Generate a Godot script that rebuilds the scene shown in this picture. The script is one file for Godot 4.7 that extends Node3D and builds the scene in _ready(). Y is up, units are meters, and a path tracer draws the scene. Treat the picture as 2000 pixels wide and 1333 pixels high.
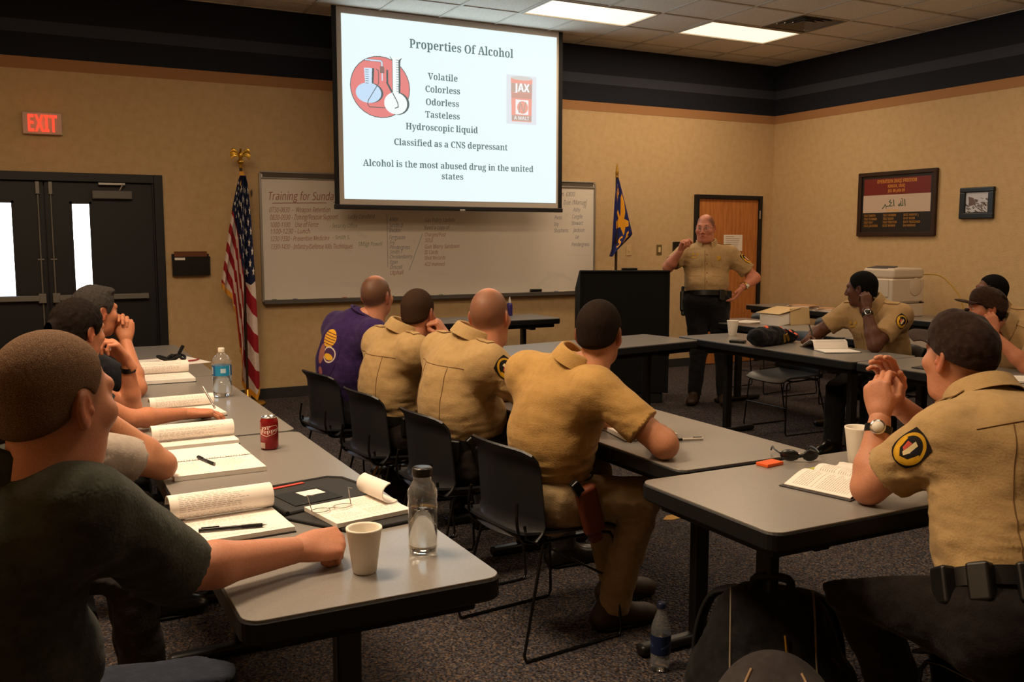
extends Node3D
# A training classroom: seated officers in a hollow square of tables, a presenter at a lectern, a lit projection screen.

# ---------------------------------------------------------------- mesh collector
class MB:
	var v := PackedVector3Array()
	var n := PackedVector3Array()
	var uv := PackedVector2Array()
	var col := PackedColorArray()
	var ix := PackedInt32Array()
	var has_col := false
	var xf := Transform3D()
	func vert(p: Vector3, nn: Vector3, u := Vector2.ZERO) -> int:
		v.append(xf * p)
		n.append((xf.basis * nn).normalized())
		uv.append(u)
		return v.size() - 1
	func tri(a: int, b: int, c: int) -> void:
		ix.append(a); ix.append(c); ix.append(b)
	# corners counter-clockwise seen from outside
	func quad(a: Vector3, b: Vector3, c: Vector3, d: Vector3, u0 := Vector2(0, 1), u1 := Vector2(1, 1), u2 := Vector2(1, 0), u3 := Vector2(0, 0)) -> void:
		var nn := (b - a).cross(c - a)
		if nn.length_squared() < 1e-16: nn = (c - a).cross(d - a)
		nn = nn.normalized()
		var i := vert(a, nn, u0)
		vert(b, nn, u1); vert(c, nn, u2); vert(d, nn, u3)
		tri(i, i + 1, i + 2); tri(i, i + 2, i + 3)
	func quad_p(a: Vector3, b: Vector3, c: Vector3, d: Vector3) -> MB:
		quad(a, b, c, d)
		return self
	func box(c: Vector3, s: Vector3, b := Basis()) -> MB:
		var h := s * 0.5
		var p := []
		for k in 8:
			p.append(c + b * Vector3(h.x * (1 if k & 1 else -1), h.y * (1 if k & 2 else -1), h.z * (1 if k & 4 else -1)))
		quad(p[4], p[5], p[7], p[6]); quad(p[1], p[0], p[2], p[3])
		quad(p[5], p[1], p[3], p[7]); quad(p[0], p[4], p[6], p[2])
		quad(p[6], p[7], p[3], p[2]); quad(p[0], p[1], p[5], p[4])
		return self
	func rbox(c: Vector3, s: Vector3, r: float, b := Basis()) -> MB:
		var h := s * 0.5
		r = minf(r, minf(h.x, minf(h.y, h.z)) * 0.99)
		var inn := h - Vector3(r, r, r)
		for f in 6:
			var ax := f / 2
			var sg := 1.0 if f % 2 == 0 else -1.0
			var a1 := (ax + 1) % 3
			var a2 := (ax + 2) % 3
			var g1 := [-h[a1], -inn[a1], inn[a1], h[a1]]
			var g2 := [-h[a2], -inn[a2], inn[a2], h[a2]]
			var base := v.size()
			for i in 4:
				for j in 4:
					var p := Vector3()
					p[ax] = sg * h[ax]; p[a1] = g1[i]; p[a2] = g2[j]
					var q := p.clamp(-inn, inn)
					var d := (p - q).normalized()
					vert(c + b * (q + d * r), b * d, Vector2(i / 3.0, j / 3.0))
			for i in 3:
				for j in 3:
					var k := base + i * 4 + j
					if sg > 0:
						tri(k, k + 4, k + 5); tri(k, k + 5, k + 1)
					else:
						tri(k, k + 5, k + 4); tri(k, k + 1, k + 5)
		return self
	# swept round tube; radii: one value or one per point; flat squashes along the second frame axis
	func tube(pts: Array, rad, sides := 8, flat := 1.0, caps := true, up := Vector3(0.13, 1, 0.07)) -> MB:
		var m := pts.size()
		var t0: Vector3 = (pts[1] - pts[0]).normalized()
		var nx: Vector3 = up - t0 * up.dot(t0)
		if nx.length() < 0.05: nx = Vector3(1, 0, 0.2) - t0 * Vector3(1, 0, 0.2).dot(t0)
		nx = nx.normalized()
		var base := v.size()
		for i in m:
			var t: Vector3
			if i == 0: t = t0
			elif i == m - 1: t = (pts[i] - pts[i - 1]).normalized()
			else: t = ((pts[i + 1] - pts[i]).normalized() + (pts[i] - pts[i - 1]).normalized()).normalized()
			nx = (nx - t * nx.dot(t)).normalized()
			var ny := t.cross(nx)
			var r: float = rad[i] if rad is Array or rad is PackedFloat32Array else rad
			for k in sides:
				var a := TAU * k / sides
				var d := nx * cos(a) * flat + ny * sin(a)
				vert(pts[i] + d * r, nx * cos(a) / flat + ny * sin(a), Vector2(float(k) / sides, float(i) / (m - 1)))
		for i in m - 1:
			for k in sides:
				var a := base + i * sides + k
				var b := base + i * sides + (k + 1) % sides
				tri(a, b, b + sides); tri(a, b + sides, a + sides)
		if caps:
			for e in 2:
				var i: int = 0 if e == 0 else m - 1
				var nn: Vector3 = -t0 if e == 0 else (pts[m - 1] - pts[m - 2]).normalized()
				var c := vert(pts[i], nn)
				for k in sides:
					vert(v_local(base + i * sides + k), nn)
				for k in sides:
					if e == 0: tri(c, c + 1 + (k + 1) % sides, c + 1 + k)
					else: tri(c, c + 1 + k, c + 1 + (k + 1) % sides)
		return self
	func v_local(i: int) -> Vector3:
		return xf.affine_inverse() * v[i]
	# profile: array of Vector2(r, y) from bottom to top, smooth unless the point repeats
	func lathe(prof: Array, segs := 24, c := Vector3.ZERO, b := Basis(), a0 := 0.0, a1 := TAU, uvs := Vector2(1, 1)) -> MB:
		var m := prof.size()
		var base := v.size()
		var nr: Array = []
		var run := [0.0]
		for i in range(1, m): run.append(run[i - 1] + prof[i].distance_to(prof[i - 1]))
		var whole: float = maxf(run[m - 1], 1e-6)
		for i in m:
			var d := Vector2.ZERO
			if i > 0 and prof[i].distance_to(prof[i - 1]) > 1e-6: d += (prof[i] - prof[i - 1]).normalized()
			if i < m - 1 and prof[i].distance_to(prof[i + 1]) > 1e-6: d += (prof[i + 1] - prof[i]).normalized()
			d = d.normalized()
			nr.append(Vector2(d.y, -d.x))
		for s in segs + 1:
			var a := a0 + (a1 - a0) * s / segs
			var rd := Vector3(sin(a), 0, cos(a))
			for i in m:
				vert(c + b * (rd * prof[i].x + Vector3(0, prof[i].y, 0)), b * (rd * nr[i].x + Vector3(0, nr[i].y, 0)), Vector2(uvs.x * s / segs, uvs.y * (1.0 - run[i] / whole)))
		for s in segs:
			for i in m - 1:
				var k := base + s * m + i
				tri(k, k + m, k + m + 1); tri(k, k + m + 1, k + 1)
		return self
	# extruded polygon in local xy (counter-clockwise), depth along z
	func ext(poly: PackedVector2Array, z0: float, z1: float, bev := 0.0) -> MB:
		var t := Geometry2D.triangulate_polygon(poly)
		var m := poly.size()
		var area := 0.0
		for i in m: area += poly[i].cross(poly[(i + 1) % m])
		var sg := 1.0 if area > 0 else -1.0
		var inner := PackedVector2Array()
		for i in m:
			var e0 := (poly[i] - poly[(i + m - 1) % m]).normalized()
			var e1 := (poly[(i + 1) % m] - poly[i]).normalized()
			var nn := (Vector2(e0.y, -e0.x) + Vector2(e1.y, -e1.x)).normalized() * sg
			inner.append(poly[i] - nn * bev)
		var lo := Vector2(1e9, 1e9)
		var hi := Vector2(-1e9, -1e9)
		for p in poly:
			lo = lo.min(p); hi = hi.max(p)
		var sz := hi - lo
		for e in 2:
			var z := z1 if e == 0 else z0
			var b := v.size()
			for p in inner:
				vert(Vector3(p.x, p.y, z), Vector3(0, 0, 1 if e == 0 else -1), Vector2((p.x - lo.x) / sz.x, 1.0 - (p.y - lo.y) / sz.y))
			for i in range(0, t.size(), 3):
				var ccw: bool = (poly[t[i + 1]] - poly[t[i]]).cross(poly[t[i + 2]] - poly[t[i]]) > 0
				if ccw == (e == 0): tri(b + t[i], b + t[i + 1], b + t[i + 2])
				else: tri(b + t[i], b + t[i + 2], b + t[i + 1])
		for i in m:
			var j := (i + 1) % m
			if sg < 0:
				var q := i
				i = j; j = q
			quad(Vector3(poly[i].x, poly[i].y, z0 + bev), Vector3(poly[j].x, poly[j].y, z0 + bev), Vector3(poly[j].x, poly[j].y, z1 - bev), Vector3(poly[i].x, poly[i].y, z1 - bev))
			if bev > 0:
				quad(Vector3(poly[i].x, poly[i].y, z1 - bev), Vector3(poly[j].x, poly[j].y, z1 - bev), Vector3(inner[j].x, inner[j].y, z1), Vector3(inner[i].x, inner[i].y, z1))
				quad(Vector3(inner[i].x, inner[i].y, z0), Vector3(inner[j].x, inner[j].y, z0), Vector3(poly[j].x, poly[j].y, z0 + bev), Vector3(poly[i].x, poly[i].y, z0 + bev))
		return self
	# smooth sheet from a grid of points P[j][i]; thick gives it a back and rim
	func sheet(P: Array, thick := 0.0, closed := false) -> MB:
		var nv := P.size()
		var nu: int = P[0].size()
		var nrm := []
		for j in nv:
			var row := []
			for i in nu:
				var du: Vector3 = P[j][mini(i + 1, nu - 1)] - P[j][maxi(i - 1, 0)]
				if closed and (i == 0 or i == nu - 1): du = P[j][1] - P[j][nu - 2]
				var dv: Vector3 = P[mini(j + 1, nv - 1)][i] - P[maxi(j - 1, 0)][i]
				row.append(du.cross(dv).normalized())
			nrm.append(row)
		for side in (2 if thick > 0 else 1):
			var b := v.size()
			for j in nv:
				for i in nu:
					var q: Vector3 = P[j][i] - (nrm[j][i] * thick if side else Vector3.ZERO)
					vert(q, -nrm[j][i] if side else nrm[j][i], Vector2(float(i) / (nu - 1), 1.0 - float(j) / (nv - 1)))
			for j in nv - 1:
				for i in nu - 1:
					var k := b + j * nu + i
					if side == 0:
						tri(k, k + 1, k + nu + 1); tri(k, k + nu + 1, k + nu)
					else:
						tri(k, k + nu + 1, k + 1); tri(k, k + nu, k + nu + 1)
		if thick > 0:
			for i in nu - 1:
				for e in 2:
					var j: int = 0 if e == 0 else nv - 1
					var a: Vector3 = P[j][i]
					var c: Vector3 = P[j][i + 1]
					var ab: Vector3 = a - nrm[j][i] * thick
					var cb: Vector3 = c - nrm[j][i + 1] * thick
					if e == 0: quad(ab, cb, c, a)
					else: quad(a, c, cb, ab)
			if not closed:
				for j in nv - 1:
					for e in 2:
						var i: int = 0 if e == 0 else nu - 1
						var a: Vector3 = P[j][i]
						var c: Vector3 = P[j + 1][i]
						var ab: Vector3 = a - nrm[j][i] * thick
						var cb: Vector3 = c - nrm[j + 1][i] * thick
						if e == 0: quad(a, c, cb, ab)
						else: quad(ab, cb, c, a)
		return self
	func ball(c: Vector3, r: Vector3, segs := 12, b := Basis()) -> MB:
		var base := v.size()
		var rows := segs / 2
		for j in rows + 1:
			var t := PI * j / rows
			for i in segs + 1:
				var a := TAU * i / segs
				var d := Vector3(sin(t) * sin(a), -cos(t), sin(t) * cos(a))
				vert(c + b * (d * r), b * (d / r), Vector2(float(i) / segs, 1.0 - float(j) / rows))
		for j in rows:
			for i in segs:
				var k := base + j * (segs + 1) + i
				tri(k, k + 1, k + segs + 2); tri(k, k + segs + 2, k + segs + 1)
		return self
	func mesh() -> ArrayMesh:
		var a := []
		a.resize(Mesh.ARRAY_MAX)
		a[Mesh.ARRAY_VERTEX] = v
		a[Mesh.ARRAY_NORMAL] = n
		if uv.size() == v.size(): a[Mesh.ARRAY_TEX_UV] = uv
		if has_col: a[Mesh.ARRAY_COLOR] = col
		a[Mesh.ARRAY_INDEX] = ix
		var m := ArrayMesh.new()
		m.add_surface_from_arrays(Mesh.PRIMITIVE_TRIANGLES, a)
		return m

# spots of colour on a base colour, in linear values; a spot is a soft ellipsoid
class Paint:
	var base := Color(0.5, 0.3, 0.2)
	var at := PackedVector3Array()
	var size := PackedVector3Array()
	var soft := PackedFloat32Array()
	var cols := PackedColorArray()
	# a region of stubble: beyond plane a and plane b
	var scalp := Color(0, 0, 0)
	var scalp_mix := 0.0
	var pa := Vector3.ZERO
	var na := Vector3.UP
	var pb := Vector3.ZERO
	var nb := Vector3.UP
	var beard_mix := 0.0
	func spot(p: Vector3, s: Vector3, c: Color, soften := 0.4) -> void:
		at.append(p); size.append(s); cols.append(c); soft.append(soften)
	func tint(p: Vector3) -> Color:
		var c := base
		if scalp_mix > 0.0:
			var e := minf((p - pa).dot(na), (p - pb).dot(nb))
			c = c.lerp(scalp, scalp_mix * smoothstep(-0.006, 0.022, e))
		if beard_mix > 0.0:
			c = c.lerp(scalp, beard_mix * smoothstep(-0.02, 0.02, -0.045 - p.y) * smoothstep(-0.02, 0.03, p.z))
		for i in at.size():
			var d := ((p - at[i]) / size[i]).length()
			if d < 1.0: c = c.lerp(cols[i], cols[i].a * smoothstep(1.0, 1.0 - soft[i], d))
		c.a = 1.0
		return c

# ---------------------------------------------------------------- distance field, meshed as surface nets
class Vox:
	var o: Vector3
	var h: float
	var nx: int
	var ny: int
	var nz: int
	var f := PackedFloat32Array()
	func _init(lo: Vector3, hi: Vector3, cell: float) -> void:
		h = cell
		o = lo
		nx = int(ceil((hi.x - lo.x) / h)) + 2
		ny = int(ceil((hi.y - lo.y) / h)) + 2
		nz = int(ceil((hi.z - lo.z) / h)) + 2
		f.resize(nx * ny * nz)
		f.fill(1.0)
	# tapered capsule, squashed by fl along the unit axis ax; cut_b: flat end at b
	func cap(a: Vector3, b: Vector3, ra: float, rb: float, k := 0.02, ax := Vector3.ZERO, fl := 1.0, cut_b := false, sub := false) -> void:
		var pad := maxf(ra, rb) + k + 2.0 * h
		var lo := a.min(b) - Vector3(pad, pad, pad)
		var hi := a.max(b) + Vector3(pad, pad, pad)
		var x0 := maxi(int((lo.x - o.x) / h), 0)
		var y0 := maxi(int((lo.y - o.y) / h), 0)
		var z0 := maxi(int((lo.z - o.z) / h), 0)
		var x1 := mini(int((hi.x - o.x) / h) + 1, nx - 1)
		var y1 := mini(int((hi.y - o.y) / h) + 1, ny - 1)
		var z1 := mini(int((hi.z - o.z) / h) + 1, nz - 1)
		var g := 1.0 / fl - 1.0
		var ba := b - a
		var dir := ba.normalized()
		ba += ax * (ba.dot(ax) * g)
		var il := 1.0 / maxf(ba.length_squared(), 1e-9)
		var dr := rb - ra
		var sq := fl < 1.0
		for z in range(z0, z1 + 1):
			for y in range(y0, y1 + 1):
				var i := (z * ny + y) * nx + x0
				var p := Vector3(o.x + x0 * h, o.y + y * h, o.z + z * h) - a
				for x in range(x0, x1 + 1):
					var q := p
					if sq: q += ax * (p.dot(ax) * g)
					var t := clampf(q.dot(ba) * il, 0.0, 1.0)
					var d := (q - ba * t).length() - ra - dr * t
					if cut_b:
						var e := (a + p - b).dot(dir)
						if e > d: d = e
					var c := f[i]
					if sub:
						d = -d
						var u := maxf(k - absf(d - c), 0.0)
						f[i] = maxf(d, c) + u * u * 0.25 / k
					elif c > 0.9:
						f[i] = d
					else:
						var u := maxf(k - absf(d - c), 0.0)
						f[i] = minf(d, c) - u * u * 0.25 / k
					i += 1
					p.x += h
	func ell(c0: Vector3, r: Vector3, k := 0.02, b := Basis(), sub := false) -> void:
		var m := maxf(r.x, maxf(r.y, r.z)) + k + 2.0 * h
		var x0 := maxi(int((c0.x - m - o.x) / h), 0)
		var y0 := maxi(int((c0.y - m - o.y) / h), 0)
		var z0 := maxi(int((c0.z - m - o.z) / h), 0)
		var x1 := mini(int((c0.x + m - o.x) / h) + 1, nx - 1)
		var y1 := mini(int((c0.y + m - o.y) / h) + 1, ny - 1)
		var z1 := mini(int((c0.z + m - o.z) / h) + 1, nz - 1)
		var bi := b.transposed()
		var turned := b != Basis()
		var r2 := r * r
		for z in range(z0, z1 + 1):
			for y in range(y0, y1 + 1):
				var i := (z * ny + y) * nx + x0
				var p := Vector3(o.x + x0 * h, o.y + y * h, o.z + z * h) - c0
				for x in range(x0, x1 + 1):
					var q := bi * p if turned else p
					var k0 := (q / r).length()
					var k1 := maxf((q / r2).length(), 1e-6)
					var d := k0 * (k0 - 1.0) / k1
					var c := f[i]
					if sub:
						d = -d
						var u := maxf(k - absf(d - c), 0.0)
						f[i] = maxf(d, c) + u * u * 0.25 / k
					elif c > 0.9:
						f[i] = d
					else:
						var u := maxf(k - absf(d - c), 0.0)
						f[i] = minf(d, c) - u * u * 0.25 / k
					i += 1
					p.x += h
	# keep the side of the plane that nn points away from
	func cut(p0: Vector3, nn: Vector3, k := 0.0) -> void:
		var i := 0
		for z in nz:
			for y in ny:
				var d := (Vector3(o.x, o.y + y * h, o.z + z * h) - p0).dot(nn)
				var st := nn.x * h
				for x in nx:
					var c := f[i]
					if c < 0.5:
						if k > 0.0:
							var u := maxf(k - absf(d - c), 0.0)
							f[i] = maxf(d, c) + u * u * 0.25 / k
						elif d > c: f[i] = d
					i += 1
					d += st
	# noise relief; with a radius it fades out away from c
	func ruffle(ns: FastNoiseLite, amp: float, stretch := Vector3.ONE, c := Vector3.ZERO, rad := 0.0) -> void:
		var lim := amp + 3.0 * h
		var i := 0
		var k := amp
		for z in nz:
			for y in ny:
				for x in nx:
					if absf(f[i]) < lim:
						if rad > 0.0: k = amp * clampf(1.3 - 1.3 * c.distance_to(Vector3(o.x + x * h, o.y + y * h, o.z + z * h)) / rad, 0.0, 1.0)
						if k > 0.0: f[i] += k * ns.get_noise_3d((o.x + x * h) * stretch.x, (o.y + y * h) * stretch.y, (o.z + z * h) * stretch.z)
					i += 1
	func at(p: Vector3) -> float:
		var q := (p - o) / h
		var x := int(floor(q.x))
		var y := int(floor(q.y))
		var z := int(floor(q.z))
		if x < 0 or y < 0 or z < 0 or x >= nx - 1 or y >= ny - 1 or z >= nz - 1: return 1.0
		var t := q - Vector3(x, y, z)
		var i := (z * ny + y) * nx + x
		var s := nx * ny
		var a := lerpf(lerpf(f[i], f[i + 1], t.x), lerpf(f[i + nx], f[i + nx + 1], t.x), t.y)
		var b := lerpf(lerpf(f[i + s], f[i + s + 1], t.x), lerpf(f[i + s + nx], f[i + s + nx + 1], t.x), t.y)
		return lerpf(a, b, t.z)
	# first surface point met from p along d, or INF
	func hit(p: Vector3, d: Vector3, far := 0.6) -> Vector3:
		var t := 0.0
		var st := h * 0.5
		while t < far:
			if at(p + d * t) < 0.0:
				var lo := t - st
				var hi := t
				for k in 6:
					var m := (lo + hi) * 0.5
					if at(p + d * m) < 0.0: hi = m
					else: lo = m
				return p + d * hi
			t += st
		return Vector3.INF
	func grad(p: Vector3) -> Vector3:
		var e := h * 0.8
		return Vector3(at(p + Vector3(e, 0, 0)) - at(p - Vector3(e, 0, 0)), at(p + Vector3(0, e, 0)) - at(p - Vector3(0, e, 0)), at(p + Vector3(0, 0, e)) - at(p - Vector3(0, 0, e))).normalized()
	func emit(mb: MB, xf := Transform3D(), paint: Paint = null) -> void:
		var idx := PackedInt32Array()
		idx.resize(f.size())
		idx.fill(-1)
		var sxy := nx * ny
		var lim := 3.4 * h
		var painted := paint != null
		if painted: mb.has_col = true
		var nb := xf.basis
		for z in nz - 1:
			for y in ny - 1:
				var i := (z * ny + y) * nx - 1
				for x in nx - 1:
					i += 1
					var a := f[i]
					if a > lim or a < -lim: continue
					var b := f[i + 1]
					var c := f[i + nx]
					var d := f[i + nx + 1]
					var e := f[i + sxy]
					var g := f[i + sxy + 1]
					var hh := f[i + sxy + nx]
					var l := f[i + sxy + nx + 1]
					var m := (1 if a < 0 else 0) + (1 if b < 0 else 0) + (1 if c < 0 else 0) + (1 if d < 0 else 0) + (1 if e < 0 else 0) + (1 if g < 0 else 0) + (1 if hh < 0 else 0) + (1 if l < 0 else 0)
					if m == 0 or m == 8: continue
					var s := Vector3.ZERO
					var cnt := 0.0
					if (a < 0) != (b < 0): s += Vector3(a / (a - b), 0, 0); cnt += 1.0
					if (c < 0) != (d < 0): s += Vector3(c / (c - d), 1, 0); cnt += 1.0
					if (e < 0) != (g < 0): s += Vector3(e / (e - g), 0, 1); cnt += 1.0
					if (hh < 0) != (l < 0): s += Vector3(hh / (hh - l), 1, 1); cnt += 1.0
					if (a < 0) != (c < 0): s += Vector3(0, a / (a - c), 0); cnt += 1.0
					if (b < 0) != (d < 0): s += Vector3(1, b / (b - d), 0); cnt += 1.0
					if (e < 0) != (hh < 0): s += Vector3(0, e / (e - hh), 1); cnt += 1.0
					if (g < 0) != (l < 0): s += Vector3(1, g / (g - l), 1); cnt += 1.0
					if (a < 0) != (e < 0): s += Vector3(0, 0, a / (a - e)); cnt += 1.0
					if (b < 0) != (g < 0): s += Vector3(1, 0, b / (b - g)); cnt += 1.0
					if (c < 0) != (hh < 0): s += Vector3(0, 1, c / (c - hh)); cnt += 1.0
					if (d < 0) != (l < 0): s += Vector3(1, 1, d / (d - l)); cnt += 1.0
					var lp := o + (Vector3(x, y, z) + s / cnt) * h
					var gn := Vector3(b + d + g + l - a - c - e - hh, c + d + hh + l - a - b - e - g, e + g + hh + l - a - b - c - d)
					idx[i] = mb.v.size()
					mb.v.append(xf * lp)
					mb.n.append((nb * gn).normalized())
					mb.uv.append(Vector2(lp.x, lp.y))
					if painted: mb.col.append(paint.tint(lp))
					elif mb.has_col: mb.col.append(Color.WHITE)
		var out := mb.ix
		for z in range(1, nz - 1):
			for y in range(1, ny - 1):
				var i := (z * ny + y) * nx
				for x in range(1, nx - 1):
					i += 1
					if idx[i] < 0: continue
					var neg := f[i] < 0
					if neg != (f[i + 1] < 0):
						quad_out(out, idx[i - nx - sxy], idx[i - sxy], idx[i], idx[i - nx], neg)
					if neg != (f[i + nx] < 0):
						quad_out(out, idx[i - 1 - sxy], idx[i - 1], idx[i], idx[i - sxy], neg)
					if neg != (f[i + sxy] < 0):
						quad_out(out, idx[i - 1 - nx], idx[i - nx], idx[i], idx[i - 1], neg)
		mb.ix = out
	func quad_out(out: PackedInt32Array, a: int, b: int, c: int, d: int, neg: bool) -> void:
		if a < 0 or b < 0 or c < 0 or d < 0: return
		if neg:
			out.append(a); out.append(c); out.append(b)
			out.append(a); out.append(d); out.append(c)
		else:
			out.append(a); out.append(b); out.append(c)
			out.append(a); out.append(c); out.append(d)

# ---------------------------------------------------------------- helpers
var taken := {}
var M := {}
var rng := RandomNumberGenerator.new()

func numbered(called: String) -> String:
	var k: int = taken.get(called, 0)
	taken[called] = k + 1
	return called if k == 0 else "%s_%03d" % [called, k]

func thing(called: String, label: String, category: String, at := Vector3.ZERO, turn := 0.0, group := "") -> Node3D:
	var o := Node3D.new()
	o.name = numbered(called)
	add_child(o)
	o.position = at
	o.rotation.y = turn
	o.set_meta("label", label)
	o.set_meta("category", category)
	if group: o.set_meta("group", group)
	return o

func obj(called: String, mb: MB, m: Material, parent: Node3D, label := "") -> MeshInstance3D:
	var o := MeshInstance3D.new()
	o.mesh = mb.mesh()
	o.material_override = m
	o.name = called
	parent.add_child(o, true)
	if label: o.set_meta("label", label)
	return o

func single(called: String, mb: MB, m: Material, label: String, category: String, at := Vector3.ZERO, turn := 0.0, group := "") -> MeshInstance3D:
	var o := MeshInstance3D.new()
	o.mesh = mb.mesh()
	o.material_override = m
	o.name = numbered(called)
	add_child(o)
	o.position = at
	o.rotation.y = turn
	o.set_meta("label", label)
	o.set_meta("category", category)
	if group: o.set_meta("group", group)
	return o

func struct_node(called: String, at := Vector3.ZERO) -> Node3D:
	var o := Node3D.new()
	o.name = called
	add_child(o)
	o.position = at
	o.set_meta("kind", "structure")
	return o

func struct_mesh(called: String, mb: MB, m: Material) -> MeshInstance3D:
	var o := MeshInstance3D.new()
	o.mesh = mb.mesh()
	o.material_override = m
	o.name = called
	add_child(o)
	o.set_meta("kind", "structure")
	return o

func dup(src: Node3D, at: Vector3, turn: float, label: String) -> Node3D:
	var r: Node3D = src.duplicate()
	r.name = numbered(String(src.name))
	add_child(r)
	r.position = at
	r.rotation.y = turn
	r.set_meta("label", label)
	return r

func c8(r: float, g: float, b: float) -> Color:
	return Color(r / 255.0, g / 255.0, b / 255.0)

func mat(c: Color, rough := 0.7, metal := 0.0, spec := 0.5) -> StandardMaterial3D:
	var m := StandardMaterial3D.new()
	m.albedo_color = c
	m.roughness = rough
	m.metallic = metal
	m.metallic_specular = spec
	return m

func noise(freq: float, seed_no: int, oct := 4, type := FastNoiseLite.TYPE_SIMPLEX) -> FastNoiseLite:
	var ns := FastNoiseLite.new()
	ns.noise_type = type
	ns.seed = seed_no
	ns.frequency = freq
	ns.fractal_type = FastNoiseLite.FRACTAL_FBM if oct > 1 else FastNoiseLite.FRACTAL_NONE
	ns.fractal_octaves = oct
	return ns

# tiling speckle between colours, from value noise computed per pixel
func speckle(size: int, seed_no: int, cols: Array, grain := 1, soft := 0.0) -> ImageTexture:
	var r := RandomNumberGenerator.new()
	r.seed = seed_no
	var im := Image.create(size, size, false, Image.FORMAT_RGB8)
	for y in range(0, size, grain):
		for x in range(0, size, grain):
			var a: Color = cols[r.randi() % cols.size()]
			var b: Color = cols[r.randi() % cols.size()]
			im.fill_rect(Rect2i(x, y, grain, grain), a.lerp(b, r.randf() * (0.5 + soft * 0.5)))
	return ImageTexture.create_from_image(im)

func noise_tex(size: int, ns: FastNoiseLite, ramp: Array, normal := false, bump := 4.0) -> NoiseTexture2D:
	var t := NoiseTexture2D.new()
	t.width = size
	t.height = size
	t.seamless = true
	t.noise = ns
	if normal:
		t.as_normal_map = true
		t.bump_strength = bump
	elif ramp.size() > 0:
		var g := Gradient.new()
		var offs := PackedFloat32Array()
		var cs := PackedColorArray()
		for k in ramp.size():
			offs.append(float(k) / (ramp.size() - 1))
			cs.append(ramp[k])
		g.offsets = offs
		g.colors = cs
		t.color_ramp = g
	return t

func tri_map(m: StandardMaterial3D, sc: float, world := false) -> StandardMaterial3D:
	m.uv1_triplanar = true
	m.uv1_world_triplanar = world
	m.uv1_scale = Vector3(sc, sc, sc)
	return m

func cloth(c: Color, sc := 3.0, rough := 0.92, amt := 0.1) -> StandardMaterial3D:
	var m := mat(Color.WHITE, rough, 0, 0.25)
	m.albedo_texture = noise_tex(128, noise(0.06, int(c.r * 997 + c.g * 331 + c.b * 71), 3), [c.darkened(amt), c, c.lightened(amt * 0.5)])
	m.normal_enabled = true
	m.normal_texture = M.weave
	m.normal_scale = 0.16
	m.rim_enabled = true
	m.rim = 0.15
	return tri_map(m, sc)

# ---------------------------------------------------------------- drawing into images
func poly_fill(im: Image, p: PackedVector2Array, c: Color) -> void:
	var lo := 1e9
	var hi := -1e9
	for q in p:
		lo = minf(lo, q.y); hi = maxf(hi, q.y)
	var y0 := maxi(int(floor(lo)), 0)
	var y1 := mini(int(ceil(hi)), im.get_height() - 1)
	var n := p.size()
	for y in range(y0, y1 + 1):
		var yc := y + 0.5
		var xs := []
		for i in n:
			var a := p[i]
			var b := p[(i + 1) % n]
			if (a.y <= yc) != (b.y <= yc):
				xs.append(a.x + (yc - a.y) * (b.x - a.x) / (b.y - a.y))
		xs.sort()
		for k in range(0, xs.size() - 1, 2):
			var x0 := int(round(xs[k]))
			var x1 := int(round(xs[k + 1]))
			if x1 > x0: im.fill_rect(Rect2i(x0, y, x1 - x0, 1).intersection(Rect2i(0, 0, im.get_width(), im.get_height())), c)

func line(im: Image, pts: Array, w: float, c: Color) -> void:
	for i in pts.size() - 1:
		var a: Vector2 = pts[i]
		var b: Vector2 = pts[i + 1]
		var d := (b - a).normalized() * w * 0.5
		var s := Vector2(-d.y, d.x)
		poly_fill(im, PackedVector2Array([a - d - s, b + d - s, b + d + s, a - d + s]), c)

func disc(im: Image, at: Vector2, r: Vector2, c: Color, a0 := 0.0, a1 := TAU) -> void:
	var p := PackedVector2Array()
	for k in 32:
		var a := a0 + (a1 - a0) * k / (32.0 if a1 - a0 > 6.2 else 31.0)
		p.append(at + Vector2(cos(a), sin(a)) * r)
	poly_fill(im, p, c)

var fonts := {}
func font(which: String, weight := 400) -> SystemFont:
	var key := which + str(weight)
	if not fonts.has(key):
		var f := SystemFont.new()
		f.font_names = PackedStringArray([which])
		f.font_weight = weight
		fonts[key] = f
	return fonts[key]

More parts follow.
